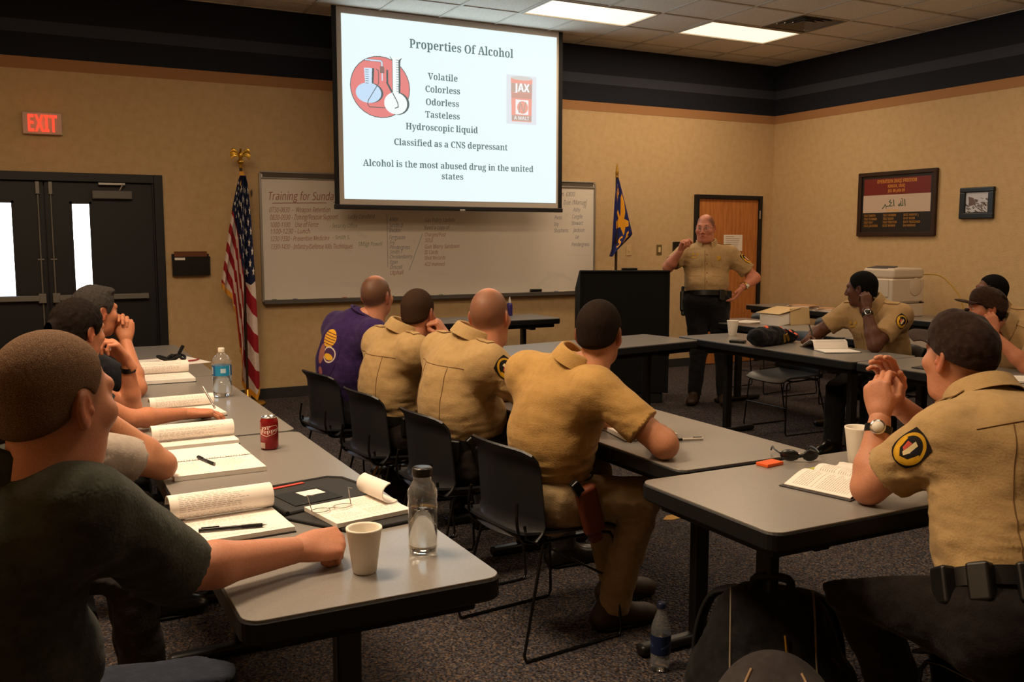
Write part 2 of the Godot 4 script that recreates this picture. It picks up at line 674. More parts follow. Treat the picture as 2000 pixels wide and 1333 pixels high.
# letters of height px (font size) with the baseline at (x, y); anchor 0 left, 0.5 centre; slant shears, squeeze narrows
func text(im: Image, s: String, x: float, y: float, px: float, c: Color, fn: Font, anchor := 0.0, slant := 0.0, squeeze := 1.0, turn := 0.0, bold := 0.0) -> void:
	var tm := TextMesh.new()
	tm.font = fn
	tm.font_size = 64
	tm.pixel_size = 1.0
	tm.depth = 0.0
	tm.curve_step = 4.0
	tm.text = s
	tm.horizontal_alignment = HORIZONTAL_ALIGNMENT_LEFT
	tm.vertical_alignment = VERTICAL_ALIGNMENT_BOTTOM
	if tm.get_surface_count() == 0: return
	var ar := tm.get_mesh_arrays()
	var vs: PackedVector3Array = ar[Mesh.ARRAY_VERTEX]
	if vs.is_empty(): return
	var ids = ar[Mesh.ARRAY_INDEX]
	var lo := 1e9
	var hi := -1e9
	for q in vs:
		lo = minf(lo, q.x); hi = maxf(hi, q.x)
	var k := px / 64.0
	var desc := fn.get_descent(64)
	var off := lo + (hi - lo) * anchor
	var ct := cos(turn)
	var sn := sin(turn)
	var m: int = ids.size() if ids != null and ids.size() > 0 else vs.size()
	for i in range(0, m, 3):
		var p := PackedVector2Array()
		for j in 3:
			var q := vs[ids[i + j]] if ids != null and ids.size() > 0 else vs[i + j]
			var ly := (q.y - desc) * k
			var lx := (q.x - off) * k * squeeze + ly * slant
			p.append(Vector2(x + lx * ct + ly * sn, y + lx * sn - ly * ct))
		poly_fill(im, p, c)
		if bold > 0.0: poly_fill(im, PackedVector2Array([p[0] + Vector2(bold, 0), p[1] + Vector2(bold, 0), p[2] + Vector2(bold, 0)]), c)

func tex(im: Image) -> ImageTexture:
	return ImageTexture.create_from_image(im)

func img_mat(im: Image, rough := 0.6, spec := 0.4) -> StandardMaterial3D:
	var m := mat(Color.WHITE, rough, 0, spec)
	m.albedo_texture = tex(im)
	m.texture_repeat = false
	return m

func round_rect(w: float, d: float, r: float, seg := 5) -> PackedVector2Array:
	var p := PackedVector2Array()
	for q in 4:
		var cx := (w * 0.5 - r) * (1 if q == 0 or q == 3 else -1)
		var cy := (d * 0.5 - r) * (1 if q < 2 else -1)
		for k in seg + 1:
			var a := (q + float(k) / seg) * PI * 0.5
			p.append(Vector2(cx + cos(a) * r, cy + sin(a) * r))
	return p

const FLAT := Basis(Vector3(1, 0, 0), Vector3(0, 0, -1), Vector3(0, 1, 0))   # local xy plane laid on the floor, z up

func smooth_path(p: Array, per := 6) -> Array:
	var r := []
	for i in p.size() - 1:
		var a: Vector3 = p[maxi(i - 1, 0)]
		var b: Vector3 = p[i]
		var c: Vector3 = p[i + 1]
		var d: Vector3 = p[mini(i + 2, p.size() - 1)]
		for k in per:
			r.append(b.cubic_interpolate(c, a, d, float(k) / per))
	r.append(p[p.size() - 1])
	return r

# ---------------------------------------------------------------- materials
const CEIL := 3.69
const WZ := -9.05
const WX := 8.43
const TT := 0.77      # table top height

func make_materials() -> void:
	M.weave = noise_tex(128, noise(0.35, 5, 2), [], true, 3.0)
	var w := mat(Color.WHITE, 0.85, 0, 0.3)
	w.albedo_texture = noise_tex(256, noise(0.02, 3, 4), [c8(195, 164, 121), c8(200, 170, 127), c8(204, 174, 132)])
	w.normal_enabled = true
	w.normal_texture = noise_tex(256, noise(0.16, 8, 3), [], true, 3.0)
	w.normal_scale = 0.35
	M.wall = tri_map(w, 1.6, true)
	M.band = mat(c8(29, 32, 42), 0.75, 0, 0.3)
	M.band_light = mat(c8(56, 60, 72), 0.75, 0, 0.3)
	M.band_tan = mat(c8(166, 122, 82), 0.8, 0, 0.3)
	M.base = mat(c8(40, 39, 40), 0.6)
	var ct := mat(Color.WHITE, 0.95, 0, 0.2)
	ct.albedo_texture = noise_tex(256, noise(0.09, 21, 3), [c8(222, 217, 208), c8(238, 234, 226), c8(244, 240, 233)])
	ct.normal_enabled = true
	ct.normal_texture = noise_tex(256, noise(0.3, 14, 3), [], true, 4.0)
	ct.normal_scale = 0.5
	M.tile = tri_map(ct, 1.7, true)
	M.tee = mat(c8(206, 202, 194), 0.6)
	var fl := mat(Color.WHITE, 1.0, 0, 0.15)
	fl.albedo_texture = speckle(512, 77, [c8(84, 78, 76), c8(50, 48, 52), c8(66, 69, 82), c8(106, 84, 70), c8(48, 45, 48), c8(78, 80, 92), c8(122, 106, 92)], 2)
	fl.normal_enabled = true
	fl.normal_texture = noise_tex(256, noise(0.4, 31, 2), [], true, 6.0)
	fl.normal_scale = 0.8
	M.carpet = tri_map(fl, 0.6, true)
	var lam := mat(Color.WHITE, 0.29, 0, 0.5)
	lam.albedo_texture = speckle(256, 12, [c8(130, 126, 122), c8(138, 133, 128), c8(126, 122, 118), c8(142, 136, 130)], 1)
	M.laminate = tri_map(lam, 2.5)
	M.rubber = mat(c8(20, 20, 22), 0.55, 0, 0.4)
	M.black_metal = mat(c8(17, 17, 18), 0.42, 0, 0.5)
	M.black_door = mat(c8(18, 18, 22), 0.5, 0, 0.45)
	M.black = mat(c8(16, 16, 17), 0.7, 0, 0.4)
	M.grey_metal = mat(c8(120, 116, 110), 0.45, 0.4)
	M.alu = mat(c8(170, 166, 160), 0.4, 0.75)
	M.dark_alu = mat(c8(98, 94, 90), 0.5, 0.35)
	M.chrome = mat(c8(215, 215, 215), 0.15, 1.0)
	M.gold = mat(c8(196, 154, 62), 0.3, 0.9)
	M.white_plastic = mat(c8(222, 214, 200), 0.45)
	M.foam = mat(c8(236, 228, 214), 0.75, 0, 0.3)
	M.paper = mat(c8(240, 234, 226), 0.85, 0, 0.3)
	M.chair = mat(c8(33, 34, 38), 0.4, 0, 0.5)
	M.rod = mat(c8(16, 16, 17), 0.25, 0.3, 0.6)
	M.glass = mat(Color(1, 1, 1, 0.06), 0.02)
	M.glass.transparency = BaseMaterial3D.TRANSPARENCY_ALPHA
	M.clear = mat(Color(0.93, 0.96, 0.98, 0.1), 0.03)
	M.clear.transparency = BaseMaterial3D.TRANSPARENCY_ALPHA
	M.water = mat(Color(0.97, 0.99, 1.0, 0.0), 0.0)
	M.water.refraction_enabled = true
	M.water.refraction_scale = 0.033
	M.black_plastic = mat(c8(14, 14, 15), 0.3)
	M.wood = wood_mat(c8(184, 116, 60), c8(162, 98, 48), c8(198, 130, 70))
	M.dark_wood = wood_mat(c8(52, 32, 20), c8(40, 24, 15), c8(62, 40, 26))

func wood_mat(a: Color, b: Color, c: Color) -> StandardMaterial3D:
	var ns := noise(0.02, int(a.r * 255), 4)
	var im := Image.create(128, 512, false, Image.FORMAT_RGB8)
	for y in 512:
		for x in 128:
			var v := ns.get_noise_2d(x * 4.0, y * 0.22) * 0.5 + 0.5 + 0.18 * ns.get_noise_2d(x * 16.0, y * 0.8)
			im.set_pixel(x, y, (b.lerp(a, v * 2.0) if v < 0.5 else a.lerp(c, v * 2.0 - 1.0)))
	var m := mat(Color.WHITE, 0.5, 0, 0.4)
	m.albedo_texture = tex(im)
	return m

# ---------------------------------------------------------------- the room
func build_room() -> void:
	var x0 := -1.7
	var z1 := 3.0
	var t := 0.2
	struct_mesh("floor", MB.new().box(Vector3((x0 + WX) / 2, -0.1, (WZ + z1) / 2), Vector3(WX - x0 + 2 * t, 0.2, z1 - WZ + 2 * t)), M.carpet)
	# front wall with the opening of the double doors
	var dl := -0.80
	var dr := 1.125
	var dh := 2.12
	var fw := MB.new()
	fw.box(Vector3((x0 - t + dl) / 2, CEIL / 2, WZ - t / 2), Vector3(dl - x0 + t, CEIL, t))
	fw.box(Vector3((dl + dr) / 2, (CEIL + dh) / 2, WZ - t / 2), Vector3(dr - dl, CEIL - dh, t))
	fw.box(Vector3((dr + WX + t) / 2, CEIL / 2, WZ - t / 2), Vector3(WX + t - dr, CEIL, t))
	struct_mesh("wall_front", fw, M.wall)
	struct_mesh("wall_right", MB.new().box(Vector3(WX + t / 2, CEIL / 2, (WZ + z1) / 2), Vector3(t, CEIL, z1 - WZ + 2 * t)), M.wall)
	struct_mesh("wall_left", MB.new().box(Vector3(x0 - t / 2, CEIL / 2, (WZ + z1) / 2), Vector3(t, CEIL, z1 - WZ)), M.wall)
	struct_mesh("wall_back", MB.new().box(Vector3((x0 + WX) / 2, CEIL / 2, z1 + t / 2), Vector3(WX - x0 + 2 * t, CEIL, t)), M.wall)
	# painted frieze: dark, a lighter stripe, dark, then a tan stripe
	var k := 1
	for s in [[3.385, CEIL, M.band, 0.004], [3.28, 3.385, M.band_light, 0.005], [3.08, 3.28, M.band, 0.004], [2.98, 3.08, M.band_tan, 0.003]]:
		var hh: float = s[1] - s[0]
		var y: float = (s[1] + s[0]) / 2
		var d: float = s[3]
		var mb := MB.new()
		mb.box(Vector3((x0 + WX) / 2, y, WZ + d / 2), Vector3(WX - x0, hh, d))
		mb.box(Vector3(WX - d / 2, y, (WZ + z1) / 2), Vector3(d, hh, z1 - WZ))
		mb.box(Vector3(x0 + d / 2, y, (WZ + z1) / 2), Vector3(d, hh, z1 - WZ))
		mb.box(Vector3((x0 + WX) / 2, y, z1 - d / 2), Vector3(WX - x0, hh, d))
		struct_mesh("trim_%d" % k, mb, s[2])
		k += 1
	var bf := MB.new()
	bf.rbox(Vector3((dr + 7.18) / 2, 0.05, WZ + 0.006), Vector3(7.18 - dr, 0.1, 0.012), 0.004)
	bf.rbox(Vector3((8.225 + WX) / 2, 0.05, WZ + 0.006), Vector3(WX - 8.225, 0.1, 0.012), 0.004)
	struct_mesh("baseboard_front", bf, M.base)
	struct_mesh("baseboard_right", MB.new().rbox(Vector3(WX - 0.006, 0.05, (WZ + z1) / 2), Vector3(0.012, 0.1, z1 - WZ - 0.03), 0.004), M.base)
	build_ceiling(x0, z1)
	build_doors(dl, dr, dh)

var lamp_spots := []
func build_ceiling(x0: float, z1: float) -> void:
	var t := 0.2
	var c := struct_node("ceiling")
	obj("slab", MB.new().box(Vector3((x0 + WX) / 2, CEIL + 0.12 + t / 2, (WZ + z1) / 2), Vector3(WX - x0 + 2 * t, t, z1 - WZ + 2 * t)), M.tile, c)
	var p := 0.61
	var gx := []
	var x := 4.29 - 10 * p
	while x < WX:
		if x > x0: gx.append(x)
		x += p
	gx.push_front(x0); gx.append(WX)
	var gz := []
	var z := -8.10 - p
	while z < z1:
		if z > WZ: gz.append(z)
		z += p
	gz.push_front(WZ); gz.append(z1)
	# where the fittings sit: [cell x of the left tile, cell z, wide]
	var skip := {}
	var lit_cross := {}
	for l in [[4.29, -8.10], [6.12, -8.10], [4.29, -5.05], [6.12, -5.05], [1.24, -5.05], [1.24, -2.0], [4.29, -2.0], [6.12, -2.0], [-0.59, -5.05], [-0.59, -3.22]]:
		for q in 2:
			skip["%d_%d" % [roundi((l[0] + q * p + 5) * 20), roundi((l[1] + 12) * 20)]] = true
		lit_cross["%d_%d" % [roundi((l[0] + p + 5) * 20), roundi((l[1] + 12) * 20)]] = true
		lamp_spots.append(l)
	skip["%d_%d" % [roundi((6.73 + 5) * 20), roundi((-7.49 + 12) * 20)]] = true
	var shared := {}
	var tees := MB.new()
	var rest := MB.new()
	for j in gz.size() - 1:
		for i in gx.size() - 1:
			if skip.has("%d_%d" % [roundi((gx[i] + 5) * 20), roundi((gz[j] + 12) * 20)]): continue
			var w: float = gx[i + 1] - gx[i] - 0.022
			var d: float = gz[j + 1] - gz[j] - 0.022
			if w < 0.03 or d < 0.03: continue
			var at := Vector3(gx[i] + 0.011 + w / 2, CEIL + 0.018, gz[j] + 0.011 + d / 2)
			if gz[j] < -5.5 and gx[i] > 0.5:
				var key := "%.2f_%.2f" % [w, d]
				if not shared.has(key): shared[key] = MB.new().rbox(Vector3.ZERO, Vector3(w, 0.02, d), 0.003).mesh()
				var o := MeshInstance3D.new()
				o.mesh = shared[key]
				o.material_override = M.tile
				o.name = "ceiling_tile"
				c.add_child(o, true)
				o.position = at
			else:
				rest.box(at, Vector3(w, 0.02, d))
	var ro := obj("ceiling_tiles", rest, M.tile, c)
	ro.set_meta("kind", "stuff")
	for gg in gx:
		for j in gz.size() - 1:
			if lit_cross.has("%d_%d" % [roundi((gg + 5) * 20), roundi((gz[j] + 12) * 20)]): continue
			tees.box(Vector3(gg, CEIL + 0.01, (gz[j] + gz[j + 1]) / 2), Vector3(0.024, 0.02, gz[j + 1] - gz[j]))
	for gg in gz: tees.box(Vector3((x0 + WX) / 2, CEIL + 0.0095, gg), Vector3(WX - x0, 0.02, 0.024))
	obj("grid", tees, M.tee, c)

func build_doors(dl: float, dr: float, dh: float) -> void:
	var d := struct_node("door_1", Vector3((dl + dr) / 2, 0, WZ))
	var ox := -(dl + dr) / 2
	var fr := MB.new()
	var cx := 0.16
	var f := 0.075
	# frame stands 3 cm proud of the wall
	fr.rbox(Vector3(dl + f / 2 + ox, dh / 2, -0.06), Vector3(f, dh, 0.18), 0.004)
	fr.rbox(Vector3(dr - f / 2 + ox, dh / 2, -0.06), Vector3(f, dh, 0.18), 0.004)
	fr.rbox(Vector3(0, dh - f / 2, -0.06), Vector3(dr - dl - 2 * f, f, 0.178), 0.004)
	fr.box(Vector3(dr - f - 0.008 + ox, dh / 2, 0.0), Vector3(0.012, dh - 2 * f, 0.012))
	obj("door_frame", fr, M.black_door, d)
	for s in [-1, 1]:
		var inner: float = cx + 0.006 * s
		var outer: float = (dr - f - 0.016) if s > 0 else (dl + f + 0.006)
		var wa: float = cx + 0.205 * s
		var wb: float = cx + 0.36 * s
		if s < 0:
			wa = -0.086; wb = -0.245
		var wy0 := 1.05
		var wy1 := 1.862
		var top := dh - f - 0.006
		var leaf := MB.new()
		var zc := -0.035
		var th := 0.045
		var put := func_box(leaf, inner, wa, 0.01, top, zc, th, ox)
		put = func_box(leaf, wb, outer, 0.01, top, zc, th, ox)
		put = func_box(leaf, wa, wb, 0.01, wy0, zc, th, ox)
		put = func_box(leaf, wa, wb, wy1, top, zc, th, ox)
		var lf := obj("door_leaf", leaf, M.black_door, d)
		var bead := MB.new()
		for e in [[wa, wy0, wa, wy1], [wb, wy0, wb, wy1], [wa, wy0, wb, wy0], [wa, wy1, wb, wy1]]:
			bead.box(Vector3((e[0] + e[2]) / 2 + ox, (e[1] + e[3]) / 2, zc + th / 2 + 0.004), Vector3(absf(e[2] - e[0]) + 0.02, absf(e[3] - e[1]) + 0.02, 0.008))
		obj("window_bead", bead, M.black_door, lf)
		obj("pane", MB.new().box(Vector3((wa + wb) / 2 + ox, (wy0 + wy1) / 2, zc), Vector3(absf(wb - wa), wy1 - wy0, 0.006)), M.glass, lf)
		# panic bar, centre case and vertical rods
		var zf := zc + th / 2
		var bar := MB.new()
		var a: float = cx + 0.075 * s
		var b: float = cx + 0.81 * s
		bar.rbox(Vector3((a + b) / 2 + ox, 1.035, zf + 0.05), Vector3(absf(b - a), 0.05, 0.03), 0.006)
		bar.box(Vector3(b - 0.03 * s + ox, 1.035, zf + 0.018), Vector3(0.05, 0.05, 0.036))
		obj("push_bar", bar, M.grey_metal, d)
		var case := MB.new().rbox(Vector3(cx + 0.055 * s + ox, 1.035, zf + 0.03), Vector3(0.062, 0.085, 0.06), 0.006)
		obj("latch_case", case, M.grey_metal, d)
		var rod := MB.new()
		var rx: float = cx + 0.05 * s + ox
		rod.tube([Vector3(rx, 0.02, zf + 0.016), Vector3(rx, 2.0, zf + 0.016)], 0.007, 8)
		rod.rbox(Vector3(rx, 1.985, zf + 0.018), Vector3(0.034, 0.11, 0.034), 0.005)
		for gy in [0.55, 1.37]:
			rod.box(Vector3(rx, gy, zf + 0.01), Vector3(0.05, 0.012, 0.02))
		obj("vertical_rod", rod, M.grey_metal, d)
	obj("astragal", MB.new().box(Vector3(cx + ox, 1.02, -0.063), Vector3(0.05, 2.02, 0.01)), M.black_door, d)
	obj("threshold", MB.new().box(Vector3(0, 0.006, -0.06), Vector3(dr - dl - 2 * f, 0.012, 0.12)), M.dark_alu, d)
	obj("door_stop", MB.new().box(Vector3(0, dh - f - 0.01, -0.066), Vector3(dr - dl - 2 * f, 0.05, 0.016)), M.black_door, d)
	for s in [-1, 1]: obj("door_stop", MB.new().box(Vector3((dr - dl - 2 * f - 0.02) / 2 * s, dh / 2 - 0.05, -0.066), Vector3(0.05, dh - 0.1, 0.016)), M.black_door, d)
	var cl := MB.new()
	cl.rbox(Vector3(0.70 + ox, 1.935, -0.035 + 0.0225 + 0.03), Vector3(0.33, 0.075, 0.06), 0.008)
	obj("door_closer", cl, M.dark_alu, d)
	var arm := MB.new()
	arm.rbox(Vector3(0.70 + ox, 2.03, 0.035), Vector3(0.22, 0.022, 0.02), 0.004)
	arm.tube([Vector3(0.76 + ox, 1.97, 0.03), Vector3(0.79 + ox, 2.03, 0.04)], 0.008, 6)
	obj("closer_arm", arm, M.alu, d)
	# wooden door, closed, with its dark steel frame
	var w := struct_node("door_2", Vector3(7.704, 0, WZ))
	var wf := MB.new()
	wf.rbox(Vector3(-0.497, 1.041, 0.015), Vector3(0.048, 2.082, 0.07), 0.004)
	wf.rbox(Vector3(0.497, 1.041, 0.015), Vector3(0.048, 2.082, 0.07), 0.004)
	wf.rbox(Vector3(0, 2.058, 0.015), Vector3(0.946, 0.048, 0.07), 0.004)
	obj("door_frame", wf, M.black_door, w)
	var wl := MB.new()
	wl.quad(Vector3(-0.47, 0.008, 0.022), Vector3(0.47, 0.008, 0.022), Vector3(0.47, 2.032, 0.022), Vector3(-0.47, 2.032, 0.022), Vector2(0, 2), Vector2(2, 2), Vector2(2, 0), Vector2(0, 0))
	wl.box(Vector3(0, 1.02, 0.01), Vector3(0.94, 2.024, 0.02))
	obj("door_leaf", wl, M.wood, w)
	var hg := MB.new()
	for hy in [0.25, 1.05, 1.85]:
		hg.tube([Vector3(0.478, hy - 0.05, 0.052), Vector3(0.478, hy + 0.05, 0.052)], 0.009, 8)
	obj("hinge", hg, M.alu, w)
	var kn := MB.new()
	kn.lathe([Vector2(0.032, 0), Vector2(0.032, 0.006), Vector2(0.012, 0.008), Vector2(0.012, 0.03)], 16, Vector3(-0.40, 0.98, 0.022), Basis(Vector3(1, 0, 0), Vector3(0, 0, 1), Vector3(0, -1, 0)))
	kn.rbox(Vector3(-0.35, 0.98, 0.06), Vector3(0.12, 0.02, 0.018), 0.006)
	obj("handle", kn, M.alu, w)

func func_box(mb: MB, xa: float, xb: float, ya: float, yb: float, zc: float, th: float, ox: float) -> int:
	mb.box(Vector3((xa + xb) / 2 + ox, (ya + yb) / 2, zc), Vector3(absf(xb - xa), yb - ya, th))
	return 0

# ---------------------------------------------------------------- things fixed to the room
func area(parent: Node3D, at: Vector3, size: Vector2, e: float, c: Color, b: Basis) -> void:
	var l := AreaLight3D.new()
	l.name = "area_light"
	l.area_size = size
	l.light_energy = e
	l.light_color = c
	l.shadow_enabled = true
	l.area_range = 30.0
	l.transform = Transform3D(b, at)
	parent.add_child(l, true)

func build_lamps() -> void:
	var names := {0: "lit ceiling troffer nearest the projection screen", 1: "lit ceiling troffer beside the square air vent"}
	var glow := mat(c8(255, 250, 238), 0.5)
	glow.emission_enabled = true
	glow.emission = LAMP_COLOR
	glow.emission_energy_multiplier = 1.6
	for i in lamp_spots.size():
		var l = lamp_spots[i]
		var label: String = names.get(i, "lit ceiling troffer in the row %s" % ["over the middle tables, rightmost", "", "over the middle tables, right of centre", "over the middle tables, far right", "over the left tables", "over the left tables near the viewer", "over the near tables", "over the near tables, far right", "over the left wall side, far", "over the left wall side, near"][i])
		var t := thing("ceiling_light", label, "ceiling light", Vector3(l[0] + 0.61, CEIL, l[1] + 0.305), 0, "ceiling troffers")
		var fr := MB.new()
		for e in [[0, 0.29, 1.196, 0.02], [0, -0.29, 1.196, 0.02], [0.589, 0, 0.02, 0.56], [-0.589, 0, 0.02, 0.56]]:
			fr.rbox(Vector3(e[0], 0.008, e[1]), Vector3(e[2], 0.03, e[3]), 0.003)
		obj("frame", fr, M.tee, t)
		obj("diffuser", MB.new().rbox(Vector3(0, 0.012, 0), Vector3(1.158, 0.012, 0.56), 0.003), glow, t)
		if i >= LIT.size() or LIT[i] <= 0.0: continue
		area(t, Vector3(0, -0.008, 0), Vector2(1.15, 0.55), LIT[i], LAMP_COLOR, Basis(Vector3(1, 0, 0), Vector3(0, 0, -1), Vector3(0, 1, 0)))
	# air vent
	var v := thing("air_vent", "square louvred ceiling air vent beside the lit troffer", "air vent", Vector3(6.73 + 0.305, CEIL, -7.49 + 0.305))
	var vf := MB.new()
	for e in [[0, 0.285, 0.586, 0.03], [0, -0.285, 0.586, 0.03], [0.285, 0, 0.03, 0.54], [-0.285, 0, 0.03, 0.54]]:
		vf.rbox(Vector3(e[0], 0.008, e[1]), Vector3(e[2], 0.02, e[3]), 0.003)
	obj("frame", vf, M.grey_metal, v)
	obj("duct", MB.new().box(Vector3(0, 0.1, 0), Vector3(0.56, 0.01, 0.56)), M.black, v)
	for q in 4:
		var s := 0.24 - q * 0.055
		for e in [[0, 1], [0, -1], [1, 0], [-1, 0]]:
			var lv := MB.new()
			var bs := Basis.from_euler(Vector3(deg_to_rad(40) * e[1], 0, -deg_to_rad(40) * e[0]))
			lv.box(Vector3(e[0] * s, 0.02, e[1] * s), Vector3(0.045 if e[0] else s * 2, 0.002, 0.045 if e[1] else s * 2), bs)
			obj("louvre", lv, M.grey_metal, v)

func build_screen() -> void:
	var im := Image.create(1024, 758, false, Image.FORMAT_RGB8)
	var bg := c8(236, 251, 252)
	im.fill(bg)
	var ink := c8(92, 116, 116)
	var sf := font("Droid Serif", 700)
	text(im, "Properties Of Alcohol", 548, 112, 51, ink, sf, 0.5, 0, 0.9)
	for l in [["Volatile", 452, 238], ["Colorless", 452, 292], ["Odorless", 450, 347], ["Tasteless", 450, 401], ["Hydroscopic liquid", 449, 456], ["Classified as a CNS depressant", 496, 525], ["Alcohol is the most abused drug in the united", 493, 618], ["states", 495, 664]]:
		text(im, l[0], l[1], l[2], 38.5, ink, sf, 0.5, 0, 0.93)
	# flasks on a red disc
	var red := c8(232, 136, 132)
	var dk := c8(92, 104, 104)
	var pale := c8(214, 234, 252)
	disc(im, Vector2(166, 287), Vector2(133, 128), dk)
	disc(im, Vector2(166, 287), Vector2(130, 125), red)
	line(im, [fm(470, 215), fm(715, 232), fm(732, 255), fm(732, 320)], 8, dk)
	line(im, [fm(470, 215), fm(715, 232), fm(732, 255), fm(732, 320)], 5.5, pale)
	# left round flask
	poly_fill(im, PackedVector2Array([fm(560, 350), fm(605, 350), fm(590, 600), fm(560, 600)]), dk)
	disc(im, fm(530, 755), Vector2(59, 42), dk)
	disc(im, fm(508, 755), Vector2(56, 42), c8(200, 226, 250))
	poly_fill(im, PackedVector2Array([fm(440, 345), fm(570, 350), fm(560, 610), fm(455, 605)]), pale)
	for k in 7: line(im, [fm(462, 380 + k * 36), fm(510, 382 + k * 36)], 2, dk)
	# conical flask outline
	line(im, [fm(640, 365), fm(672, 390), fm(676, 590), fm(500, 880), fm(490, 940), fm(520, 985), fm(940, 1010), fm(990, 985), fm(985, 930), fm(820, 620), fm(805, 590)], 3, dk)
	line(im, [fm(815, 390), fm(815, 590), fm(985, 925)], 8, dk)
	line(im, [fm(732, 440), fm(732, 545)], 5, pale)
	poly_fill(im, PackedVector2Array([fm(700, 315), fm(765, 320), fm(770, 435), fm(700, 430)]), c8(150, 120, 116))
	# right tall flask
	disc(im, fm(975, 925), Vector2(55, 48), dk)
	disc(im, fm(950, 925), Vector2(52, 46), c8(246, 255, 252))
	poly_fill(im, PackedVector2Array([fm(1000, 180), fm(1060, 175), fm(1035, 220), fm(1030, 760), fm(1000, 760)]), dk)
	poly_fill(im, PackedVector2Array([fm(865, 155), fm(1050, 175), fm(1005, 210), fm(1000, 800), fm(895, 800), fm(900, 205)]), c8(246, 255, 252))
	line(im, [fm(865, 155), fm(900, 205), fm(900, 740)], 2.5, dk)
	for k in 14: line(im, [fm(965, 205 + k * 40), fm(998, 207 + k * 40)], 2, dk)
	line(im, [fm(905, 760), fm(985, 920), fm(990, 985), fm(940, 1005)], 4, dk)
	# the can picture
	im.fill_rect(Rect2i(763, 186, 154, 218), c8(226, 230, 236))
	var can := c8(240, 166, 150)
	var brown := c8(196, 168, 156)
	poly_fill(im, PackedVector2Array([Vector2(786, 196), Vector2(896, 196), Vector2(892, 392), Vector2(790, 392)]), can)
	disc(im, Vector2(841, 198), Vector2(55, 9), c8(214, 210, 206))
	im.fill_rect(Rect2i(787, 222, 108, 40), brown)
	text(im, "JAX", 841, 258, 50, c8(248, 250, 252), font("Droid Sans", 700), 0.5, 0, 0.92, 0, 2)
	im.fill_rect(Rect2i(788, 264, 106, 24), c8(206, 160, 146))
	im.fill_rect(Rect2i(810, 294, 66, 66), c8(244, 244, 244))
	disc(im, Vector2(846, 328), Vector2(28, 28), can)
	line(im, [Vector2(828, 350), Vector2(834, 306), Vector2(852, 348), Vector2(862, 306)], 6, brown)
	im.fill_rect(Rect2i(790, 364, 102, 24), brown)
	text(im, "A MALT", 841, 384, 22, c8(240, 240, 240), font("Droid Sans", 700), 0.5)
	var m := mat(c8(60, 62, 62), 0.9, 0, 0.1)
	m.emission_enabled = true
	m.emission = Color.WHITE
	m.emission_operator = BaseMaterial3D.EMISSION_OP_MULTIPLY
	m.emission_texture = tex(im)
	m.emission_energy_multiplier = SCREEN_GLOW
	m.texture_repeat = false
	var t := thing("projection_screen", "pulled-down projection screen showing the lit alcohol slide", "screen", Vector3(3.84, 1.83, -8.62))
	var hw := 1.235
	var top := CEIL - 1.83
	var cl := MB.new().box(Vector3(0, top / 2, -0.004), Vector3(hw * 2 - 0.08, top, 0.004))
	obj("screen_cloth", cl, mat(c8(190, 178, 166), 0.9), t)
	for s in [-1, 1]: obj("black_border", MB.new().box(Vector3((hw - 0.02) * s, top / 2, 0), Vector3(0.045, top, 0.006)), M.black, t)
	obj("weight_bar", MB.new().rbox(Vector3(0, 0.02, 0), Vector3(hw * 2 + 0.02, 0.045, 0.03), 0.008), M.black_metal, t)
	obj("pull_tab", MB.new().rbox(Vector3(0.07, 0.002, 0.012), Vector3(0.06, 0.02, 0.03), 0.005), M.alu, t)
	obj("slide", MB.new().quad_p(Vector3(-1.145, 0.095, 0.002), Vector3(1.165, 0.095, 0.002), Vector3(1.165, 1.80, 0.002), Vector3(-1.145, 1.80, 0.002)), m, t, "glowing white slide about the properties of alcohol")
	if SCREEN_LIGHT > 0.0:
		area(t, Vector3(0, 0.95, 0.02), Vector2(2.3, 1.7), SCREEN_LIGHT, c8(225, 250, 255), Basis(Vector3(-1, 0, 0), Vector3(0, 1, 0), Vector3(0, 0, -1)))

func fm(zx: float, zy: float) -> Vector2:
	return Vector2(166 + (zx - 702) * 0.272, 287 + (zy - (zx - 702) * 0.06 - 660) * 0.2515)

